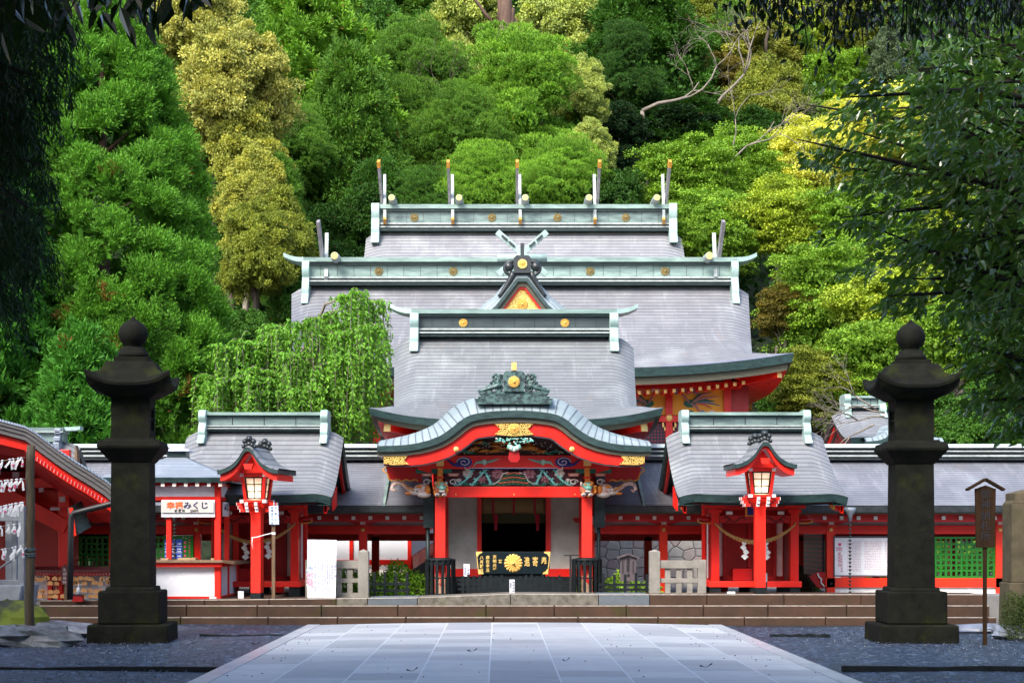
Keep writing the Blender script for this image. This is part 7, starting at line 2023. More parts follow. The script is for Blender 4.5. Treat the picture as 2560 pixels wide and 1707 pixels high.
    m.tube(bend, [tr*1.3, tr, tr*.7, tr*.15], 9)
    for i in range(16):
        k = rs.randint(nclump); e = P[k]*.97; z0 = lerp(base*.7, H*.7, rs.rand())*.8; s_ = Vector((0, 0, min(z0, e[2]-.2)))
        mid = Vector(e)*.5+s_*.5+Vector((0, 0, .12*R)); m.tube([s_, mid, Vector(e)*.9], [tr*.30, tr*.2, tr*.05], 6)
    m.build('trunk', M[bark], t)
    t['protoH'] = H; t['protoR'] = R
    return t

def hillz(x, y):
    z = max(0, y-64)*.46
    z += max(0, abs(x)-24)*.18*min(1, max(0, (y-40)/30))
    return z + (1.2*math.sin(x*.11)+1.0*math.sin(y*.13+x*.05) if y > 70 else 0)
def hill():
    m = MB(); xs = [-110+220*i/70 for i in range(71)]; ys = [61+i*3.6 for i in range(52)]
    P = [[(x, y, hillz(x, y)-.2 if y > 62 else -.3) for y in ys] for x in xs]
    m.grid(P, None, 0, True); o = m.build('hillside', M['earth']); structure(o, 'steep wooded hillside rising behind the halls')
    # undergrowth: low leafy cover nobody could count
    rs = np.random.RandomState(77); n = 90000
    x = rs.uniform(-60, 70, n); y = 64+rs.rand(n)**.8*110; z = np.array([hillz(a, b) for a, b in zip(x, y)])+rs.rand(n)**2*2.6
    D = sphere_dirs(n, rs, .5); V = blades(np.stack([x, y, z], 1), D, rs.uniform(.35, .7, n), rs.uniform(.25, .45, n), rs)
    tone = np.stack([rs.uniform(.1, .7, n), rs.uniform(0, .5, n), (rs.rand(n) < .04)*.7], 1)
    u = quadmesh('undergrowth', V, tone, M['leaf']); u.color = (.02, .055, .012, 1); tag(u, 'dark undergrowth covering the hillside between the trees', None, None, 'stuff')
hill()

protos = {
 'broad1': make_tree('broad', 1, R=4.6, H=10, nclump=520, nleaf=190, leaf=.20, nl=26),
 'broad2': make_tree('broad', 2, R=4.0, H=13, nclump=500, nleaf=190, leaf=.20, nl=30, bark='bark_pale'),
 'cedar1': make_tree('cedar', 3, R=4.4, H=13, nclump=360, nleaf=360, leaf=.17, nl=46),
 'cedar2': make_tree('cedar', 4, R=4.8, H=11, nclump=340, nleaf=360, leaf=.17, nl=40),
 'hinoki1': make_tree('hinoki', 5, R=4.2, H=15, nclump=560, nleaf=190, leaf=.17, nl=20),
 'maple1': make_tree('maple', 6, R=4.8, H=9.5, nclump=320, nleaf=230, leaf=.17, nl=22),
 'maple2': make_tree('maple', 7, R=4.4, H=8.5, nclump=300, nleaf=230, leaf=.17, nl=18, bark='bark_pale'),
}
used_proto = set()
def place(kind, x, ytop, wpx, Y, colr, label, seed=0, ybot=None, Z0=None, lean=0, asp=1.2):
    """tree whose crown top and width were read off the photograph (display pixels) at distance Y"""
    x *= 1.0884; ytop *= 1.0884; wpx *= 1.0884
    p = protos[kind]; X = wx(x, Y); zt = wz(ytop, Y); z0 = hillz(X, Y) if Z0 is None else Z0
    if ybot is not None: z0 = wz(ybot*1.0884, Y)-3
    h = zt-z0; w = wpx*Y/F
    sz = h/p['protoH']; sx = w/2/(p['protoR']*1.02)
    # keep crown proportions natural: raise the base rather than stretching too far
    if kind == 'hinoki1': asp = 1.5
    if sz > sx*asp: sz2 = sx*asp; z0 = zt-p['protoH']*sz2; sz = sz2
    random.seed(seed+int(x)+int(Y)); rz = random.uniform(0, 6.28)
    if kind not in used_proto:
        used_proto.add(kind); o = p; o.location = (X, Y, z0); o.rotation_euler = (0, lean, rz); o.scale = (sx, sx, sz); o['label'] = label
        if 'protoH' in o: pass
    else:
        o = dup(p, (X, Y, z0), rz, label, scale=(sx, sx, sz)); o.rotation_euler = (0, lean, rz)
    for c in kids(o):
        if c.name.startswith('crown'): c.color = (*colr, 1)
    o['group'] = 'trees on the wooded hillside'
    # a long stem below crowns whose base was raised, down to the slope
    gz = hillz(X, Y)
    if z0-gz > 1.0:
        for c in kids(o):
            if c.name.startswith('trunk'):
                m = MB(); r = .055*p['protoR']*1.25
                L = (z0-gz+1.5)/sz
                m.tube([(0, 0, -L), (.05, 0, -L*.5), (0, 0, .3)], [r*1.5, r*1.15, r], 8); b = m.build('lower_stem', c.data.materials[0], o)
    return o
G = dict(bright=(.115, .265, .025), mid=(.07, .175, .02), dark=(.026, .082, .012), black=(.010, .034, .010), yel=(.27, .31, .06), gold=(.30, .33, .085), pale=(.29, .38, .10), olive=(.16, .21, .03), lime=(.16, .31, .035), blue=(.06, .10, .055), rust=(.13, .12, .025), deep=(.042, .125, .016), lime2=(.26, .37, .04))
# farthest rows
random.seed(21)
far = []
for i, x in enumerate(range(-150, 2560, 135)):
    c = 'mid' if x < 1400 else random.choice(('olive', 'olive', 'mid', 'pale'))
    if x < 500: c = random.choice(('olive', 'yel'))
    place(random.choice(('broad1', 'broad2', 'hinoki1')), x+random.uniform(-30, 30), -190+random.uniform(-40, 40), 300, 168+random.uniform(-6, 6), G[c], f'{ {"mid":"green","olive":"olive green","pale":"pale green","yel":"yellowish"}[c]} tree in the farthest row at the top of the hillside')
for i, x in enumerate(range(-60, 2500, 150)):
    c = 'deep' if x < 1500 else random.choice(('olive', 'mid', 'rust'))
    place(random.choice(('broad1', 'broad2', 'cedar2')), x+random.uniform(-40, 40), 10+random.uniform(-50, 50), 290, 140+random.uniform(-6, 6), G[c], f'{ {"deep":"deep green","olive":"olive","mid":"mid green","rust":"brownish green"}[c]} tree in the upper middle of the wooded hillside')
for i, x in enumerate(range(400, 2450, 170)):
    c = random.choice(('dark', 'deep', 'dark'))
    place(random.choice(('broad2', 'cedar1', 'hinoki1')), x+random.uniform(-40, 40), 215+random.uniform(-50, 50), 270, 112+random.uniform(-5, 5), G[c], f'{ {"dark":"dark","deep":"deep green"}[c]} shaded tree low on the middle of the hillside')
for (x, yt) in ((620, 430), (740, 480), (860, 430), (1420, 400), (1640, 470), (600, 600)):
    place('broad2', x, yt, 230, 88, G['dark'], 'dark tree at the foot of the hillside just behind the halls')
T = [
 ('broad1', 430, -50, 260, 92, 'gold', 'golden tinged broadleaf crown at the top beside the great cedar'),
 ('broad1', 530, 88, 290, 80, 'gold', 'tall rounded tree with golden orange new leaves right of the great cedar'),
 ('broad2', 565, 250, 230, 79, 'yel', 'yellow green tree crowded under the golden orange crown'),
 ('broad1', 490, 200, 220, 86, 'gold', 'golden leaved tree tucked between great cedar and golden crown'),
 ('broad2', 640, 440, 190, 74, 'olive', 'olive tree between lower yellowish tree and cypress'),
 ('cedar2', 660, 250, 220, 92, 'mid', 'green cedar filling the gap right of the golden crown'),
 ('broad2', 590, 350, 190, 75, 'yel', 'lower yellowish tree beneath the golden crowned tree'),
 ('broad1', 590, 490, 220, 72, 'olive', 'olive leaved tree behind the right flank of the great cedar'),
 ('hinoki1', 715, -70, 330, 100, 'bright', 'bright green feathery cypress left of centre on the hill'),
 ('hinoki1', 800, 120, 250, 95, 'mid', 'feathery cypress below the bright green cypress'),
 ('hinoki1', 640, 365, 140, 78, 'mid', 'small rounded green cypress right of the golden tree'),
 ('hinoki1', 870, 380, 220, 90, 'deep', 'dark cypress behind the left crossed finial of the highest hall'),
 ('cedar2', 950, 60, 260, 118, 'mid', 'tufted cedar high on the slope left of the bare reddish trunk'),
 ('cedar2', 940, 200, 260, 104, 'mid', 'tufted cedar above the left part of the highest hall'),
 ('cedar1', 1195, 88, 340, 100, 'bright', 'large layered bright green cedar rising behind the middle of the highest hall'),
 ('cedar2', 1060, 215, 240, 98, 'mid', 'cedar left of the large layered bright green cedar'),
 ('cedar2', 1120, 345, 240, 90, 'bright', 'low cedar directly behind the highest ridge, left of its middle finial'),
 ('cedar2', 1290, 330, 230, 88, 'bright', 'low cedar directly behind the highest ridge, right of its middle finial'),
 ('cedar2', 985, 400, 200, 90, 'deep', 'low dark cedar behind the second finial of the highest ridge'),
 ('broad2', 1070, -60, 250, 130, 'pale', 'pale yellow green tree at the top left of the reddish trunk'),
 ('broad2', 1300, -70, 260, 128, 'pale', 'pale yellow green tree at the top right of the reddish trunk'),
 ('broad1', 1340, 150, 150, 104, 'pale', 'pale leaved tree on the right shoulder of the large layered cedar'),
 ('broad1', 1355, 290, 130, 96, 'pale', 'pale green tree behind the fourth finial of the highest ridge'),
 ('hinoki1', 1480, -80, 290, 124, 'deep', 'deep green conifer at the top right of the pale tree'),
 ('cedar1', 1440, 60, 160, 112, 'dark', 'narrow dark conifer above the shaded hollow'),
 ('broad1', 1640, -70, 260, 148, 'olive', 'olive broadleaf tree at the top right of the hill'),
 ('broad2', 1760, 10, 250, 140, 'yel', 'yellow olive tree below the top right canopy'),
 ('broad1', 1900, 0, 260, 142, 'lime2', 'yellow green tree behind the overhanging right branches'),
 ('broad2', 1650, 130, 220, 126, 'rust', 'brown tinged tree with tangled branches over the shaded hollow'),
 ('broad1', 1770, 165, 230, 122, 'olive', 'olive green tree right of the shaded hollow'),
 ('maple1', 1930, 120, 240, 124, 'lime', 'bright green layered tree high on the right slope'),
 ('broad1', 2060, 80, 190, 120, 'blue', 'grey green tree behind the right foreground leaves'),
 ('broad2', 2240, -60, 330, 150, 'sun_orange', 'sunlit orange leaved tree at the top right corner'),
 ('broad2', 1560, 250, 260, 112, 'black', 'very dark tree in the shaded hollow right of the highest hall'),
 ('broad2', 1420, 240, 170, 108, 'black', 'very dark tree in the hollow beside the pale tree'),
 ('maple1', 1570, 330, 280, 90, 'lime', 'fresh green maple right behind the end of the highest hall ridge'),
 ('maple2', 1690, 300, 230, 94, 'lime', 'fresh green maple with upright shoots right of the highest hall'),
 ('maple1', 1850, 290, 300, 98, 'sun_yellow', 'sunlit yellow maple beside the right foreground leaves'),
 ('maple2', 2010, 215, 300, 106, 'sun_yellow', 'upper sunlit yellow maple behind the right foreground leaves'),
 ('maple1', 1640, 440, 240, 80, 'lime', 'green maple behind the right end of the second ridge'),
 ('maple2', 1790, 420, 260, 80, 'lime2', 'yellow green maple above the right corner of the widest hall'),
 ('maple1', 1960, 430, 300, 78, 'lime', 'spreading green maple on the lower right slope'),
 ('maple2', 2130, 400, 300, 80, 'lime2', 'yellow green maple behind the glossy right foreground tree'),
 ('maple2', 1800, 660, 170, 72, 'rust', 'rust tinged maple right of the widest hall roof corner'),
 ('maple1', 1900, 560, 320, 72, 'lime', 'broad green maple beside the corner of the widest hall'),
 ('maple2', 2080, 590, 320, 68, 'lime2', 'yellow green maple above the right stone lantern'),
 ('maple1', 2000, 740, 320, 64, 'lime', 'low green maple behind the right stone lantern finial'),
 ('maple2', 2200, 700, 300, 62, 'lime', 'low green maple right of the right stone lantern'),
 ('maple1', 1880, 800, 220, 64, 'olive', 'low olive maple under the widest hall eave'),
 ('broad1', 2350, 560, 330, 60, 'deep', 'deep green tree behind the right edge leaves'),
 ('broad2', 2130, 880, 260, 56, 'deep', 'dark low tree behind the right corridor roof'),
 ('broad1', 2320, 880, 280, 55, 'deep', 'dark low bushy tree above the right end of the corridor roof'),
 ('broad2', 1800, 900, 200, 66, 'deep', 'dark bushy tree between widest hall and far small shrine'),
 ('broad2', 690, 640, 230, 74, 'deep', 'deep green tree between great cedar and widest hall'),
 ('broad2', 560, 720, 200, 68, 'deep', 'deep green tree behind the weeping cherry'),
]
G['sun_orange'] = (.60, .34, .05); G['sun_yellow'] = (.52, .58, .12)  # warm sunlight put into the leaf colour of these crowns
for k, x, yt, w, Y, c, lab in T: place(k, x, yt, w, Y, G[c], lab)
# bare reddish trunk at the top centre
def red_trunk():
    Y = 116; t = thing('bare_pine', 'tall bare reddish trunk with a twisted pale limb at the top centre', 'tree', (0, 0, 0))
    s = .3656; P = lambda x, y: (wx(850+s*x, Y), Y, wz(s*y, Y))
    m = MB(); m.tube([(P(1125, 900)), P(1120, 500), P(1130, 250), P(1135, 100), P(1130, -120)], [.9, .7, .55, .5, .35], 9)
    m.tube([P(1110, 300), P(1105, 240), P(1150, 205), P(1175, 180), P(1165, 120), P(1180, 60)], [.45, .42, .40, .38, .3, .2], 8)
    m.tube([P(1085, 160), P(1095, 60), P(1090, -60)], [.18, .2, .16], 7); m.tube([P(1055, 170), P(990, 90), P(940, 20), P(900, -30)], [.16, .12, .1, .06], 6)
    m.tube([P(1120, 240), P(1010, 210), P(920, 170)], [.1, .08, .04], 5); m.tube([P(1235, 270), P(1225, 200), P(1200, 120)], [.1, .08, .05], 5)
    m.build('trunk', M['bark_red'], t)
red_trunk()
def dead_branches():
    t = thing('bare_branches', 'pale bare branches reaching over the far small shrine roof', 'branches', (0, 0, 0)); Y = 47; random.seed(31); m = MB()
    P = lambda x, y: Vector((wx(1860+.3316*x, Y), Y, wz(600+.3316*y, Y)))
    def grow(p, a, L, r, d):
        q = p+Vector((math.cos(a)*L, random.uniform(-.1, .1), math.sin(a)*L)); m.tube([p, (p+q)/2+Vector((0, 0, random.uniform(-.06, .06))), q], [r, r*.8, r*.55], 5)
        if d > 0:
            for k in range(2 + (random.random() < .4)): grow(q, a+random.uniform(-.7, .7), L*random.uniform(.55, .85), r*.55, d-1)
    for (x, y, a) in ((1060, 1300, 2.9), (1060, 1330, 3.3), (1000, 1280, 2.6), (980, 1390, 3.6)): grow(P(x, y), a, .75, .035, 4)
    m.build('limb', M['bark_pale'], t)
dead_branches()

def snag(label, x, y, Y, seed, ang, L, r=.14, depth=5, bark='bark_pale'):
    """bare crooked tree seen among the crowns (display pixels for its root)"""
    t = thing('bare_tree', label, 'tree', (0, 0, 0)); random.seed(seed); m = MB(); x *= 1.0884; y *= 1.0884; Y += 6
    def grow(p, a, L, r, d):
        a2 = a; pts = [p]
        for k in range(3):
            a2 += random.uniform(-.35, .35); pts.append(pts[-1]+Vector((math.cos(a2)*L/3, random.uniform(-.2, .05)*L/3, math.sin(a2)*L/3)))
        m.tube(pts, [r, r*.85, r*.7, r*.5], 6)
        if d > 0:
            for k in range(2 + (random.random() < .5)): grow(pts[random.choice((2, 3, 3))], a2+random.uniform(-.9, .9), L*random.uniform(.55, .85), r*.55, d-1)
    p = Vector((wx(x, Y), Y, wz(y, Y))); g = Vector((p.x, p.y+.5, hillz(p.x, p.y+.5)-1)); m.tube([g, g.lerp(p, .5)+Vector((.3, 0, 0)), p], [r*1.6, r*1.3, r], 7)
    grow(p, ang, L, r, depth); m.build('trunk', M[bark], t)
snag('pale crooked bare branches over the dark hollow at the right', 1475, 255, 103, 41, .5, 3.4)
snag('thin pale bare tree among the tangled trees at the upper right', 1640, 250, 108, 43, 1.3, 3.2, .12)
snag('thin bare stems rising from the fresh green maples', 1660, 430, 84, 45, 1.5, 2.6, .08)
snag('brown bare limbs below the bare reddish trunk', 1110, 330, 96, 46, 2.6, 3.0, .12, bark='bark')
snag('dark bare limbs among the olive trees at the upper right', 1760, 130, 118, 49, 1.9, 3.6, .15, bark='bark')

# ------------------------------------------------------------------ great cedar at the left
def great_cedar(name, label, X, Y, H, R, seed, colr, nclump, nleaf, leaf, base=1.0, Z0=0, shape=None):
    rs = np.random.RandomState(seed); t = thing(name, label, 'tree', (X, Y, Z0), 0)
    P = []; D = []; lay = []
    # branch masses: big plumes stacked round the cone
    masses = []
    tries = 0
    while len(masses) < 230 and tries < 6000:
        tries += 1
        u = rs.rand()**1.1; z = lerp(base, H*.97, u); a = rs.uniform(0, 6.28)
        prof = (1-u)**.58*(1+.10*math.sin(a*3+u*9)); r0 = R*prof*.95; q = (r0*math.cos(a), r0*math.sin(a), z)
        rr = R*.155*(1-.30*u)*rs.uniform(.8, 1.25)
        if masses and min(math.dist(q, m_[:3])/(rr+m_[3]) for m_ in masses) < .62: continue
        masses.append((*q, rr, a))
    Cm = np.array([m[:3] for m in masses]); Rm = np.array([m[3] for m in masses]); Am = np.array([m[4] for m in masses])
    while len(P) < nclump:
        k = rs.randint(len(masses)); o = np.array([math.cos(Am[k]), math.sin(Am[k]), .35])
        d = unit(sphere_dirs(1, rs, .3)[0]+o*.8); p = Cm[k]+d*Rm[k]*np.array([1, 1, .95])*rs.uniform(.9, 1.05)
        dd = np.linalg.norm((p-Cm)/Rm[:, None], axis=1)
        if (dd < .8).sum() > 0: 
            if rs.rand() < .93: continue
        P.append(p); D.append(d)
    P = np.array(P); D = np.array(D); n = nclump*nleaf; ci = np.repeat(np.arange(nclump), nleaf)
    ax = unit(D*.7+np.array([0, 0, .55])); cr = .105*R*(.7+.6*rs.rand(nclump))
    # each plume: a few sprigs, each sprig a small brush of needles
    ns = 7; sp = rs.randint(0, ns, n); sd = unit(np.repeat(ax[:, None, :], ns, 1)+rs.normal(size=(nclump, ns, 3))*.45)
    dd = sd[ci, sp]; s = rs.rand(n)
    Pn = P[ci]-ax[ci]*cr[ci][:, None]*.55+dd*(s*cr[ci])[:, None]+rs.normal(size=(n, 3))*.05
    Dn = unit(dd*1.0+rs.normal(size=(n, 3))*.5+np.array([0, 0, .30]))
    V = blades(Pn, Dn, leaf*rs.uniform(.7, 1.4, n), leaf*.30*rs.uniform(.8, 1.2, n), rs)
    cl = rs.rand(nclump)
    tone = np.stack([np.clip(rs.normal(.45, .13, n)+(cl[ci]-.5)*.3+.12*s, 0, 1), np.clip(.15+.25*s+rs.normal(0, .1, n), 0, 1), (np.repeat(cl < .012, nleaf)).astype(float)*.9], 1)
    ni = 26000; kk = rs.randint(len(masses), size=ni); di = sphere_dirs(ni, rs); Pi = Cm[kk]*np.array([.93, .93, 1])+di*(Rm[kk]*.78*rs.rand(ni)**.35)[:, None]  # inner blades added as light blockers behind the plumes
    Vi = blades(Pi, sphere_dirs(ni, rs), rs.uniform(.2, .4, ni), rs.uniform(.15, .28, ni), rs); V = np.concatenate([V, Vi]); tone = np.concatenate([tone, np.stack([rs.uniform(.3, .6, ni), rs.uniform(0, .3, ni), 0*rs.rand(ni)], 1)])
    c = quadmesh('crown', V, tone, M['leaf'], t); c.color = (*colr, 1)
    m = MB(); m.tube([(0, 0, -1), (.1, 0, H*.4), (0, 0, H*.92)], [R*.075, R*.05, .05], 12)
    for i in range(40):
        k = rs.randint(len(masses)); e = Vector(Cm[k])*.9; s0 = Vector((0, 0, max(.3, e.z-R*.12))); m.tube([s0, (s0+e)/2, e], [.10, .07, .02], 5)
    m.build('trunk', M['bark_red'], t)
    return t
gc = (.078, .225, .022)
great_cedar('cedar_tree', 'huge bright green plumed cedar filling the left behind the stone lantern', wx(255, 50), 50, wz(-30, 50), 4.7, 11, gc, 3800, 175, .115, base=2)
great_cedar('cedar_tree', 'plumed cedar at the far left edge behind the pavilion', wx(-130, 46), 46, wz(60, 46), 3.6, 12, (.038, .15, .016), 1500, 110, .20, base=2)
great_cedar('cedar_tree', 'smaller plumed cedar between pavilion roof and left stone lantern', wx(205, 44), 44, wz(800, 44), 1.9, 13, (.045, .17, .02), 900, 80, .17, base=1.5)

# ------------------------------------------------------------------ weeping cherry
def weeping_cherry():
    Y0 = 47; t = thing('weeping_cherry', 'weeping cherry with hanging leafy shoots left of the gate hall roof', 'tree', (0, 0, 0)); rs = np.random.RandomState(5)
    s = .2976; W = lambda x, y, Y=Y0: Vector((wx(450+s*x, Y), Y, wz(700+s*y, Y)))
    m = MB(); tw = MB(); arches = []
    m.tube([W(860, 1900), W(850, 1300), W(900, 850)], [.32, .26, .16], 9)
    for i in range(84):
        tx = lerp(170, 1760, rs.rand()) ; topc = interp([(0, 1100), (250, 760), (480, 520), (700, 410), (1000, 430), (1300, 350), (1600, 230), (1750, 280), (1900, 440)], tx)
        if i < 7: tx, topc = [(640, 380), (740, 360), (1150, 400), (1580, 185), (1700, 230), (1350, 330), (430, 620)][i]
        z = topc + (0 if i < 7 else rs.rand()**.7*700); dy = rs.uniform(-2.8, 2.6)
        a = W(870+rs.uniform(-60, 60), 1000+rs.uniform(-100, 350)); b = W(tx, z); b.y += dy
        mid = a.lerp(b, .5)+Vector((0, 0, .5)); mid.z = max(mid.z, b.z-.2)
        m.tube([a, a.lerp(mid, .6)+Vector((0, 0, .1)), mid, b], [.08, .06, .045, .02], 5)
        arches.append((mid, b, 1 if tx > 870 else -1))
    V = []; tone = []; Ps = []; Ds = []; Ls = []; ids = []
    k = 0
    for (mid, b, sg) in arches:
        for j in range(34):
            u = rs.uniform(.30, 1.0); p = mid.lerp(b, u)+Vector((rs.normal()*.15, rs.normal()*.25, .05)); L = rs.uniform(.7, 2.3)
            if p.x > wx(450+s*1790, Y0): p.x = wx(450+s*1780, Y0)
            o = Vector((sg*rs.uniform(-.1, .35), rs.uniform(-.2, .2), 0)); pts = []
            for i in range(7):
                v = i/6; pts.append(p+o*(v*(2-v))*L*.6+Vector((0, 0, .10*math.sin(v*3)-L*v*v*.95)))
            if j % 2 == 0: tw.tube(pts, [.012, .011, .009, .008, .007, .005, .003], 4)
            nl = int(L*26)
            for q in range(nl):
                v = rs.uniform(.05, 1); i = min(5, int(v*6)); c = pts[i].lerp(pts[i+1], v*6-i); 
                Ps.append((c.x+rs.normal()*.03, c.y+rs.normal()*.03, c.z)); Ds.append((rs.normal()*.6+sg*.15, rs.normal()*.6, -.75+rs.normal()*.25)); ids.append(k)
            k += 1
    Ps = np.array(Ps); Ds = unit(np.array(Ds)); n = len(Ps); ids = np.array(ids); cl = rs.rand(k)
    V = blades(Ps, Ds, .135*rs.uniform(.7, 1.3, n), .056*rs.uniform(.8, 1.2, n), rs)
    tone = np.stack([np.clip(rs.normal(.5, .18, n)+(cl[ids]-.5)*.3, 0, 1), np.clip(rs.normal(.35, .2, n), 0, 1), 0*cl[ids]], 1)
    c = quadmesh('crown', V, tone, M['leaf'], t); c.color = (.10, .26, .028, 1)
    # inner foliage so that the middle reads full
    m.build('trunk', M['bark_pale'], t); tw.build('hanging_shoots', M['bark_pale'], t)
weeping_cherry()
def bush(name, label, X, Y, z, r, sx, sz, n, colr, leaf=.1, seed=0, stuff=False):
    rs = np.random.RandomState(seed); d = sphere_dirs(n, rs, .3); P = d*(rs.rand(n)**.35)[:, None]*np.array([sx, r, sz])*(1+.18*np.sin(d[:, :1]*7+seed))
    P[:, 2] = np.abs(P[:, 2])
    V = blades(P, unit(d+rs.normal(size=(n, 3))*.6), leaf*rs.uniform(.7, 1.3, n), leaf*.5*rs.uniform(.8, 1.2, n), rs)
    t = thing(name, label, 'shrub', (X, Y, z)); tone = np.stack([rs.uniform(.2, .9, n), rs.uniform(0, .6, n), 0*rs.rand(n)], 1)
    c = quadmesh('foliage', V, tone, M['leaf'], t); c.color = (*colr, 1)
    m = MB(); m.tube([(0, 0, -.2), (0, 0, sz*.6)], [.03, .01], 6); m.build('stem', M['bark'], t)
bush('leafy_shrub', 'bright green shrub under the right rail beside the small grey sign', wx(1545, 38), 37.6, .3, .5, .95, .55, 2200, G['lime'], .09, 1)
bush('leafy_shrub', 'green shrub behind the left black picket fence', wx(1000, 39), 39, .3, .5, .9, .75, 2600, G['bright'], .1, 2)
bush('leafy_shrub', 'green shrub seen through the left pale rail fence', wx(880, 38), 38, .3, .5, .8, .7, 1500, G['mid'], .1, 3)
bush('leafy_shrub', 'climbing green shrub on rocks between right shrine and corridor', wx(2012, 43), 43, .2, .5, .45, 2.3, 2600, G['lime'], .1, 4)
bush('leafy_shrub', 'dark shrub behind the right green lattice windows', wx(2420, 45), 45, .2, 1.0, 3.5, 1.6, 6000, G['mid'], .12, 5)
bush('clipped_shrub', 'small leaved clipped shrub at the foot of the right stone pillar', wx(2565, 27.6), 27.6, .02, .4, .42, .86, 9000, (.045, .075, .02), .035, 6)
rock(wx(1995, 42), 42, .55, 'brown rock in the gap between right small shrine and corridor', 15, mat='moss_stone', sq=(.7, .6, 1.3))

# ------------------------------------------------------------------ foreground trees
def fold_leaves(name, P, D, L, Wd, rs, mat, parent, colr, tone, droop=.25):
    """pointed leaves of two folded halves, each half two quads"""
    n = len(P); up = np.array([0, 0, 1.0]); S = unit(np.cross(D, up+rs.normal(size=(n, 3))*.8)); Nn = unit(np.cross(S, D))
    L = L.reshape(-1, 1); Wd = Wd.reshape(-1, 1)
    def pt(u, w, f): return P+D*L*u+S*Wd*w+Nn*Wd*f-np.array([0, 0, 1.0])*L*droop*u*u
    b, m1, m2, tip = pt(0, 0, 0), pt(.38, 0, 0), pt(.72, 0, 0), pt(1.0, 0, 0)
    Q = []
    for sg in (-1, 1):
        e1, e2 = pt(.32, .5*sg, .16), pt(.70, .36*sg, .12)
        Q += [np.stack([b, e1, e2, m2] if sg > 0 else [b, m2, e2, e1], 1), np.stack([m2, e2, tip, tip+1e-5] if sg > 0 else [m2, tip, tip+1e-5, e2], 1)]
    V = np.concatenate(Q, 0); T_ = np.concatenate([tone]*4, 0)
    o = quadmesh(name, V, T_, mat, parent); o.color = (*colr, 1); return o

def foreground_right():
    t = thing('glossy_tree', 'dark glossy leaved tree hanging over the right side in the foreground', 'tree', (0, 0, 0)); rs = np.random.RandomState(8)
    m = MB(); Ps = []; Ds = []; Ls = []
    def W(x, y, Y): return Vector((wx(x*1.0884, Y), Y, wz(y*1.0884, Y)))
    root = W(2700, 900, 15); m.tube([(root.x+.2, 15, -.2), (root.x, 15, 3), W(2620, 300, 15), W(2550, -300, 15)], [.30, .26, .2, .14], 10)
    # limbs read from the photograph: tips (x, y) in display pixels
    tips = [(1850, 240), (1830, 320), (1930, 225), (1880, 380), (1960, 300), (2020, 250), (1975, 420), (1930, 500), (2050, 380), (2000, 520), (2060, 560), (1990, 600), (2080, 640), (2100, 470), (2130, 300), (2150, 690), (2040, 680), (2120, 560), (2200, 620), (2230, 790), (2250, 860), (2290, 930), (2330, 990), (2200, 720), (2270, 700), (2310, 830), (2350, 760), (2240, 920)]
    for i, (x, y) in enumerate(tips):
        Y = 15+rs.uniform(-1.5, 1.5); b = W(x, y, Y); a = W(2560, y+rs.uniform(-150, 250), 15); mid = a.lerp(b, .5)+Vector((0, 0, rs.uniform(-.1, .3)))
        pts = [a, mid, b.lerp(mid, .3), b]; m.tube(pts, [.045, .03, .014, .005], 5)
        for j in range(17):
            u = rs.uniform(0, 1)**.8; c = mid.lerp(b, u)+Vector((rs.normal()*.12, rs.normal()*.25, rs.normal()*.10))
            d0 = np.array([-.8, rs.normal()*.5, -.15])
            for q in range(rs.randint(10, 17)):
                Ps.append((c.x+rs.normal()*.055, c.y+rs.normal()*.06, c.z+rs.normal()*.035)); Ds.append(d0+rs.normal(size=3)*np.array([.55, .5, .35])+np.array([0, 0, -.2]))
    # dense body on the far right, thinning to the left
    nb = 640
    for i in range(nb):
        y = rs.uniform(-120, 780); lim = interp([(-120, 2060), (150, 2120), (300, 2110), (450, 2150), (600, 2210), (760, 2290), (860, 2350)], y)
        x = lim+(2700-lim)*rs.rand()**.9
        if rs.rand() < .15: x -= 60
        Y = 15+rs.uniform(-2.2, 2.5); c = W(x, y, Y); d0 = np.array([rs.normal()*.7-.3, rs.normal()*.6, -.4])
        for q in range(rs.randint(15, 25)):
            Ps.append((c.x+rs.normal()*.11, c.y+rs.normal()*.12, c.z+rs.normal()*.09)); Ds.append(d0+rs.normal(size=3)*.6)
    for i in range(130):
        y = rs.uniform(-100, 900); x0 = 2500; lim = interp([(-120, 1990), (300, 2050), (860, 2300)], y); x = lerp(lim, 2450, rs.rand()); a = W(x+180, y+rs.uniform(-60, 120), 15.2); b = W(x, y, 15.2+rs.uniform(-1.5, 1.5)); m.tube([a, a.lerp(b, .5)+Vector((0, 0, .06)), b], [.014, .009, .003], 4)
    P = np.array(Ps); D = unit(np.array(Ds)); n = len(P)
    tone = np.stack([rs.uniform(.2, .8, n), np.clip(rs.normal(.15, .25, n), 0, .8), (rs.rand(n) < .02)*.5], 1)
    fold_leaves('crown', P, D, .098*rs.uniform(.7, 1.25, n), .046*rs.uniform(.8, 1.2, n), rs, M['leaf_gloss'], t, (.11, .235, .04), tone)
    m.build('trunk', M['bark_dark'], t)
foreground_right()
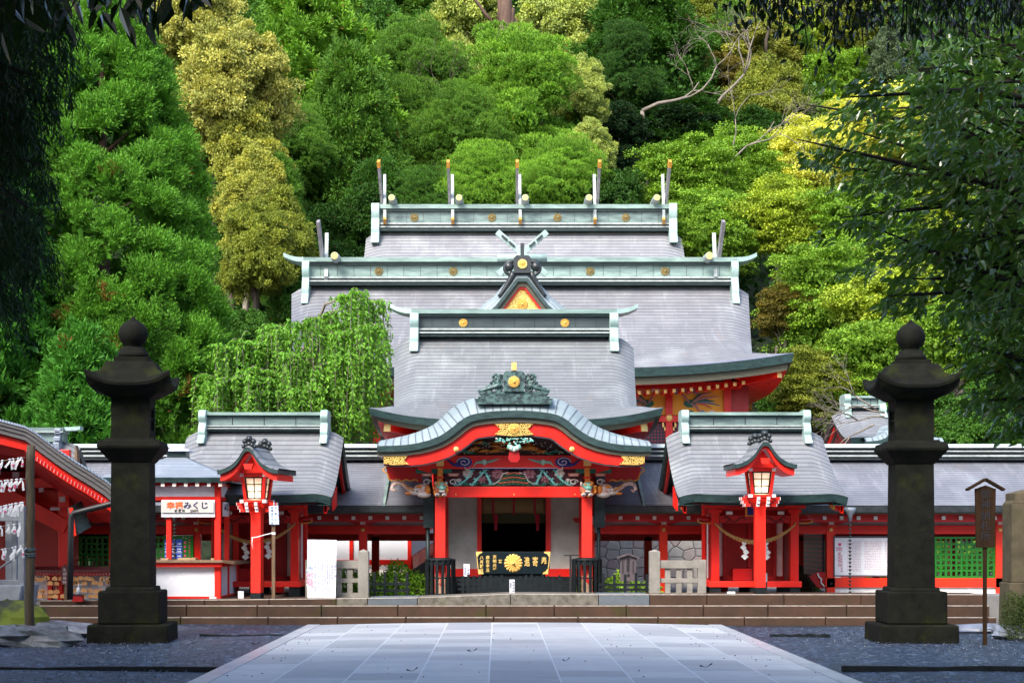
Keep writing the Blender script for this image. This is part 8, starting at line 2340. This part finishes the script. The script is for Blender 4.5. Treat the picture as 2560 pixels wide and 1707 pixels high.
def hanging_sprays(label, regions, Y, count, Lf, colr, seed, rootpt):
    t = thing('overhanging_branch', label, 'branch', (0, 0, 0)); rs = np.random.RandomState(seed); m = MB(); Ps = []; Ds = []
    def W(x, y, Y): return Vector((wx(x*1.0884, Y), Y, wz(y*1.0884, Y)))
    for (x, y, sx) in regions:
        b = W(x, y, Y+rs.uniform(-.6, .6)); a = W(x+rs.uniform(-40, 60), -260, Y); a.z = max(a.z, b.z+.5)
        m.tube([a, a.lerp(b, .6)+Vector((rs.normal()*.05, 0, 0)), b], [.014, .009, .003], 5)
        for j in range(count):
            u = rs.rand()**.7; c = a.lerp(b, u)+Vector((rs.normal()*.03*sx, rs.normal()*.12, 0))
            Ps.append((c.x, c.y, c.z)); Ds.append((rs.normal()*.55, rs.normal()*.5, -.8+rs.normal()*.3))
    P = np.array(Ps); D = unit(np.array(Ds)); n = len(P); tone = np.stack([rs.uniform(.2, .8, n), rs.uniform(0, .25, n), 0*rs.rand(n)], 1)
    fold_leaves('crown', P, D, Lf*rs.uniform(.75, 1.2, n), Lf*.48*rs.uniform(.8, 1.2, n), rs, M['leaf_gloss'], t, colr, tone)
    a = Vector(rootpt); bb = W(regions[0][0], -260, Y); cc = W(regions[-1][0], -260, Y)
    m.tube([a, a.lerp(bb, .5)+Vector((0, 0, .3)), bb, cc], [.09, .06, .04, .02], 7); m.build('trunk', M['bark_dark'], t)
rs_ = np.random.RandomState(3)
hanging_sprays('dark oval leaves hanging in at the top right edge', [(1700+i*13+rs_.uniform(-12, 12), interp([(1700, 40), (1780, 90), (1900, 130), (2000, 110), (2150, 90), (2352, 60)], 1700+i*13)*rs_.uniform(.15, 1.25), 4) for i in range(52)], 12.5, 42, .072, (.020, .045, .014), 4, (8.5, 13, 6.5))
hanging_sprays('large dark leaves hanging in at the top left corner', [(150, 40, 3), (210, 20, 3), (255, 55, 3), (290, 35, 3), (330, 60, 3), (360, 30, 3), (355, 70, 2), (445, 20, 1), (240, 10, 3), (180, 15, 3), (110, 30, 3), (60, 60, 3), (20, 70, 3), (85, 20, 3)], 8.2, 12, .12, (.014, .034, .010), 5, (-5.2, 8.5, 5.6))

def foreground_left():
    t = thing('drooping_conifer', 'dark drooping conifer at the left foreground edge', 'tree', (0, 0, 0)); rs = np.random.RandomState(18); m = MB()
    def W(x, y, Y): return Vector((wx(x*1.0884, Y), Y, wz(y*1.0884, Y)))
    x0 = W(-330, 0, 17).x; m.tube([(x0, 17, -.2), (x0, 17, 6), (x0+.1, 17, 14)], [.4, .33, .15], 10)
    Ps = []; Ds = []; tn = []
    for i in range(210):
        y = rs.uniform(-500, 700); lim = interp([(-500, 200), (0, 190), (150, 170), (300, 150), (420, 170), (520, 120), (620, 130), (700, 70)], y)
        x = lim-abs(rs.normal())*115; Y = 17+rs.uniform(-2, 2); b = W(x, y, Y); a = Vector((x0, 17, b.z+rs.uniform(.3, 1.2)))
        mid = a.lerp(b, .6)+Vector((0, 0, .25)); m.tube([a, mid, b], [.035, .02, .004], 4)
        for k in range(9):
            u = rs.rand(); c = mid.lerp(b, u); L = rs.uniform(.25, .7)
            dr = Vector((rs.normal()*.15+.12, rs.normal()*.15, -1)).normalized()
            for q in range(26):
                v = rs.rand(); p = c+dr*L*v; Ps.append((p.x+rs.normal()*.02, p.y+rs.normal()*.03, p.z)); Ds.append((dr.x+rs.normal()*.38, dr.y+rs.normal()*.38, -1+rs.normal()*.2))
    P = np.array(Ps); D = unit(np.array(Ds)); n = len(P)
    V = blades(P, D, .11*rs.uniform(.7, 1.3, n), .016*rs.uniform(.8, 1.2, n), rs)
    c = quadmesh('crown', V, np.stack([rs.uniform(.2, .7, n), rs.uniform(0, .25, n), 0*rs.rand(n)], 1), M['leaf'], t); c.color = (.016, .045, .016, 1)  # near-black leaf colour carries the foreground shade
    m.build('trunk', M['bark_dark'], t)
foreground_left()

# unseen trees added above and behind the camera to shade the gravel court
def shade_tree(label, X, Y, R_, zb, H, seed, tx=None):
    tx = X if tx is None else tx; ox = X-tx
    rs = np.random.RandomState(seed); t = thing('shade_tree', label, 'tree', (tx, Y, 0), 0, 'unseen trees added to shade the gravel court')
    n = 15000; d = sphere_dirs(n, rs, 0); rr = rs.rand(n)**.45
    P = d*rr[:, None]*np.array([R_, R_, (H-zb)/2])+np.array([ox, 0, (zb+H)/2]); P += rs.normal(size=(n, 3))*.3
    V = blades(P, sphere_dirs(n, rs, -.2), rs.uniform(.35, .7, n), rs.uniform(.25, .45, n), rs)
    c = quadmesh('crown', V, np.stack([rs.uniform(.2, .8, n), rs.uniform(0, .3, n), 0*rs.rand(n)], 1), M['leaf'], t); c.color = (.025, .07, .018, 1)
    m = MB(); m.tube([(0, 0, -.3), (0, 0, zb*.85), (ox*.5, 0, (zb+H)/2), (ox, 0, H*.85)], [.42, .34, .24, .1], 12)
    for i in range(10): e = Vector(P[rs.randint(n)]); s0 = Vector((0, 0, zb*.8)); m.tube([s0, (s0+e)/2+Vector((0, 0, .4)), e], [.2, .13, .04], 6)
    m.build('trunk', M['bark_dark'], t)
for i, (X, Y, R_, zb, H, tx) in enumerate(((-11.5, 10, 6.5, 7.6, 12.5, -11.5), (12.0, 6, 7.0, 7.6, 12.5, 12), (-9.5, 2, 7, 6.5, 13, -9.5), (10, 0, 7.5, 6.5, 13, 10), (1, 4, 6.5, 7.5, 13, -5), (-4.0, 12.0, 4.6, 8.0, 12.0, -7.5), (-14, 21, 3.6, 5, 10, -14))):
    shade_tree(('left', 'right')[X > 0]+f' avenue tree whose crown shades the {"far" if Y > 20 else "near" if Y > 10 else "rear"} gravel court', X, Y, R_, zb, H, 60+i, tx)
random.seed(50)
for i in range(11):
    X = -30+i*6; shade_tree('unseen tree added behind the visitor to block sky light', X, -12+random.uniform(-2, 2)-abs(X)*.0, 5.2, 1.0, 11, 90+i)  # unseen row, keeps sky light off the lantern fronts
# ------------------------------------------------------------------ camera, light
cd = bpy.data.cameras.new('camera'); cam = bpy.data.objects.new('camera', cd); col.objects.link(cam)
cam.location = (0, 0, CH); cam.rotation_euler = (R(90), 0, 0)
cd.sensor_width = 36; cd.lens = F/2560*36
cd.shift_x = (1280-PXC)/2560; cd.shift_y = (PYC-853.5)/2560
cd.clip_start = .1; cd.clip_end = 3000
scn.camera = cam
SUN_EL, SUN_AZ = R(46), R(-152)   # azimuth measured from +Y towards +X
w = bpy.data.worlds.new('World'); scn.world = w; w.use_nodes = True
nt = w.node_tree; bg = nt.nodes['Background']
sk = nt.nodes.new('ShaderNodeTexSky'); sk.sky_type = 'NISHITA'; sk.sun_disc = False
sk.sun_elevation = SUN_EL; sk.sun_rotation = SUN_AZ; sk.air_density = 1.0; sk.dust_density = 2.5; sk.ozone_density = 1.0
nt.links.new(sk.outputs[0], bg.inputs[0]); bg.inputs[1].default_value = .15
sd = bpy.data.lights.new('sun', 'SUN'); so = bpy.data.objects.new('sun', sd); col.objects.link(so)
sd.energy = 1.8; sd.angle = R(22); sd.color = (1, .95, .86)
d = Vector((math.sin(SUN_AZ)*math.cos(SUN_EL), math.cos(SUN_AZ)*math.cos(SUN_EL), math.sin(SUN_EL)))
so.rotation_euler = d.to_track_quat('Z', 'Y').to_euler()
scn.view_settings.view_transform = 'Standard'; scn.view_settings.look = 'None'; scn.view_settings.exposure = 1.5; scn.view_settings.gamma = 1
scn.cycles.max_bounces = 5; scn.cycles.diffuse_bounces = 3; scn.cycles.glossy_bounces = 3; scn.cycles.transmission_bounces = 3
scn.cycles.use_denoising = True
scn.cycles.sample_clamp_indirect = 6
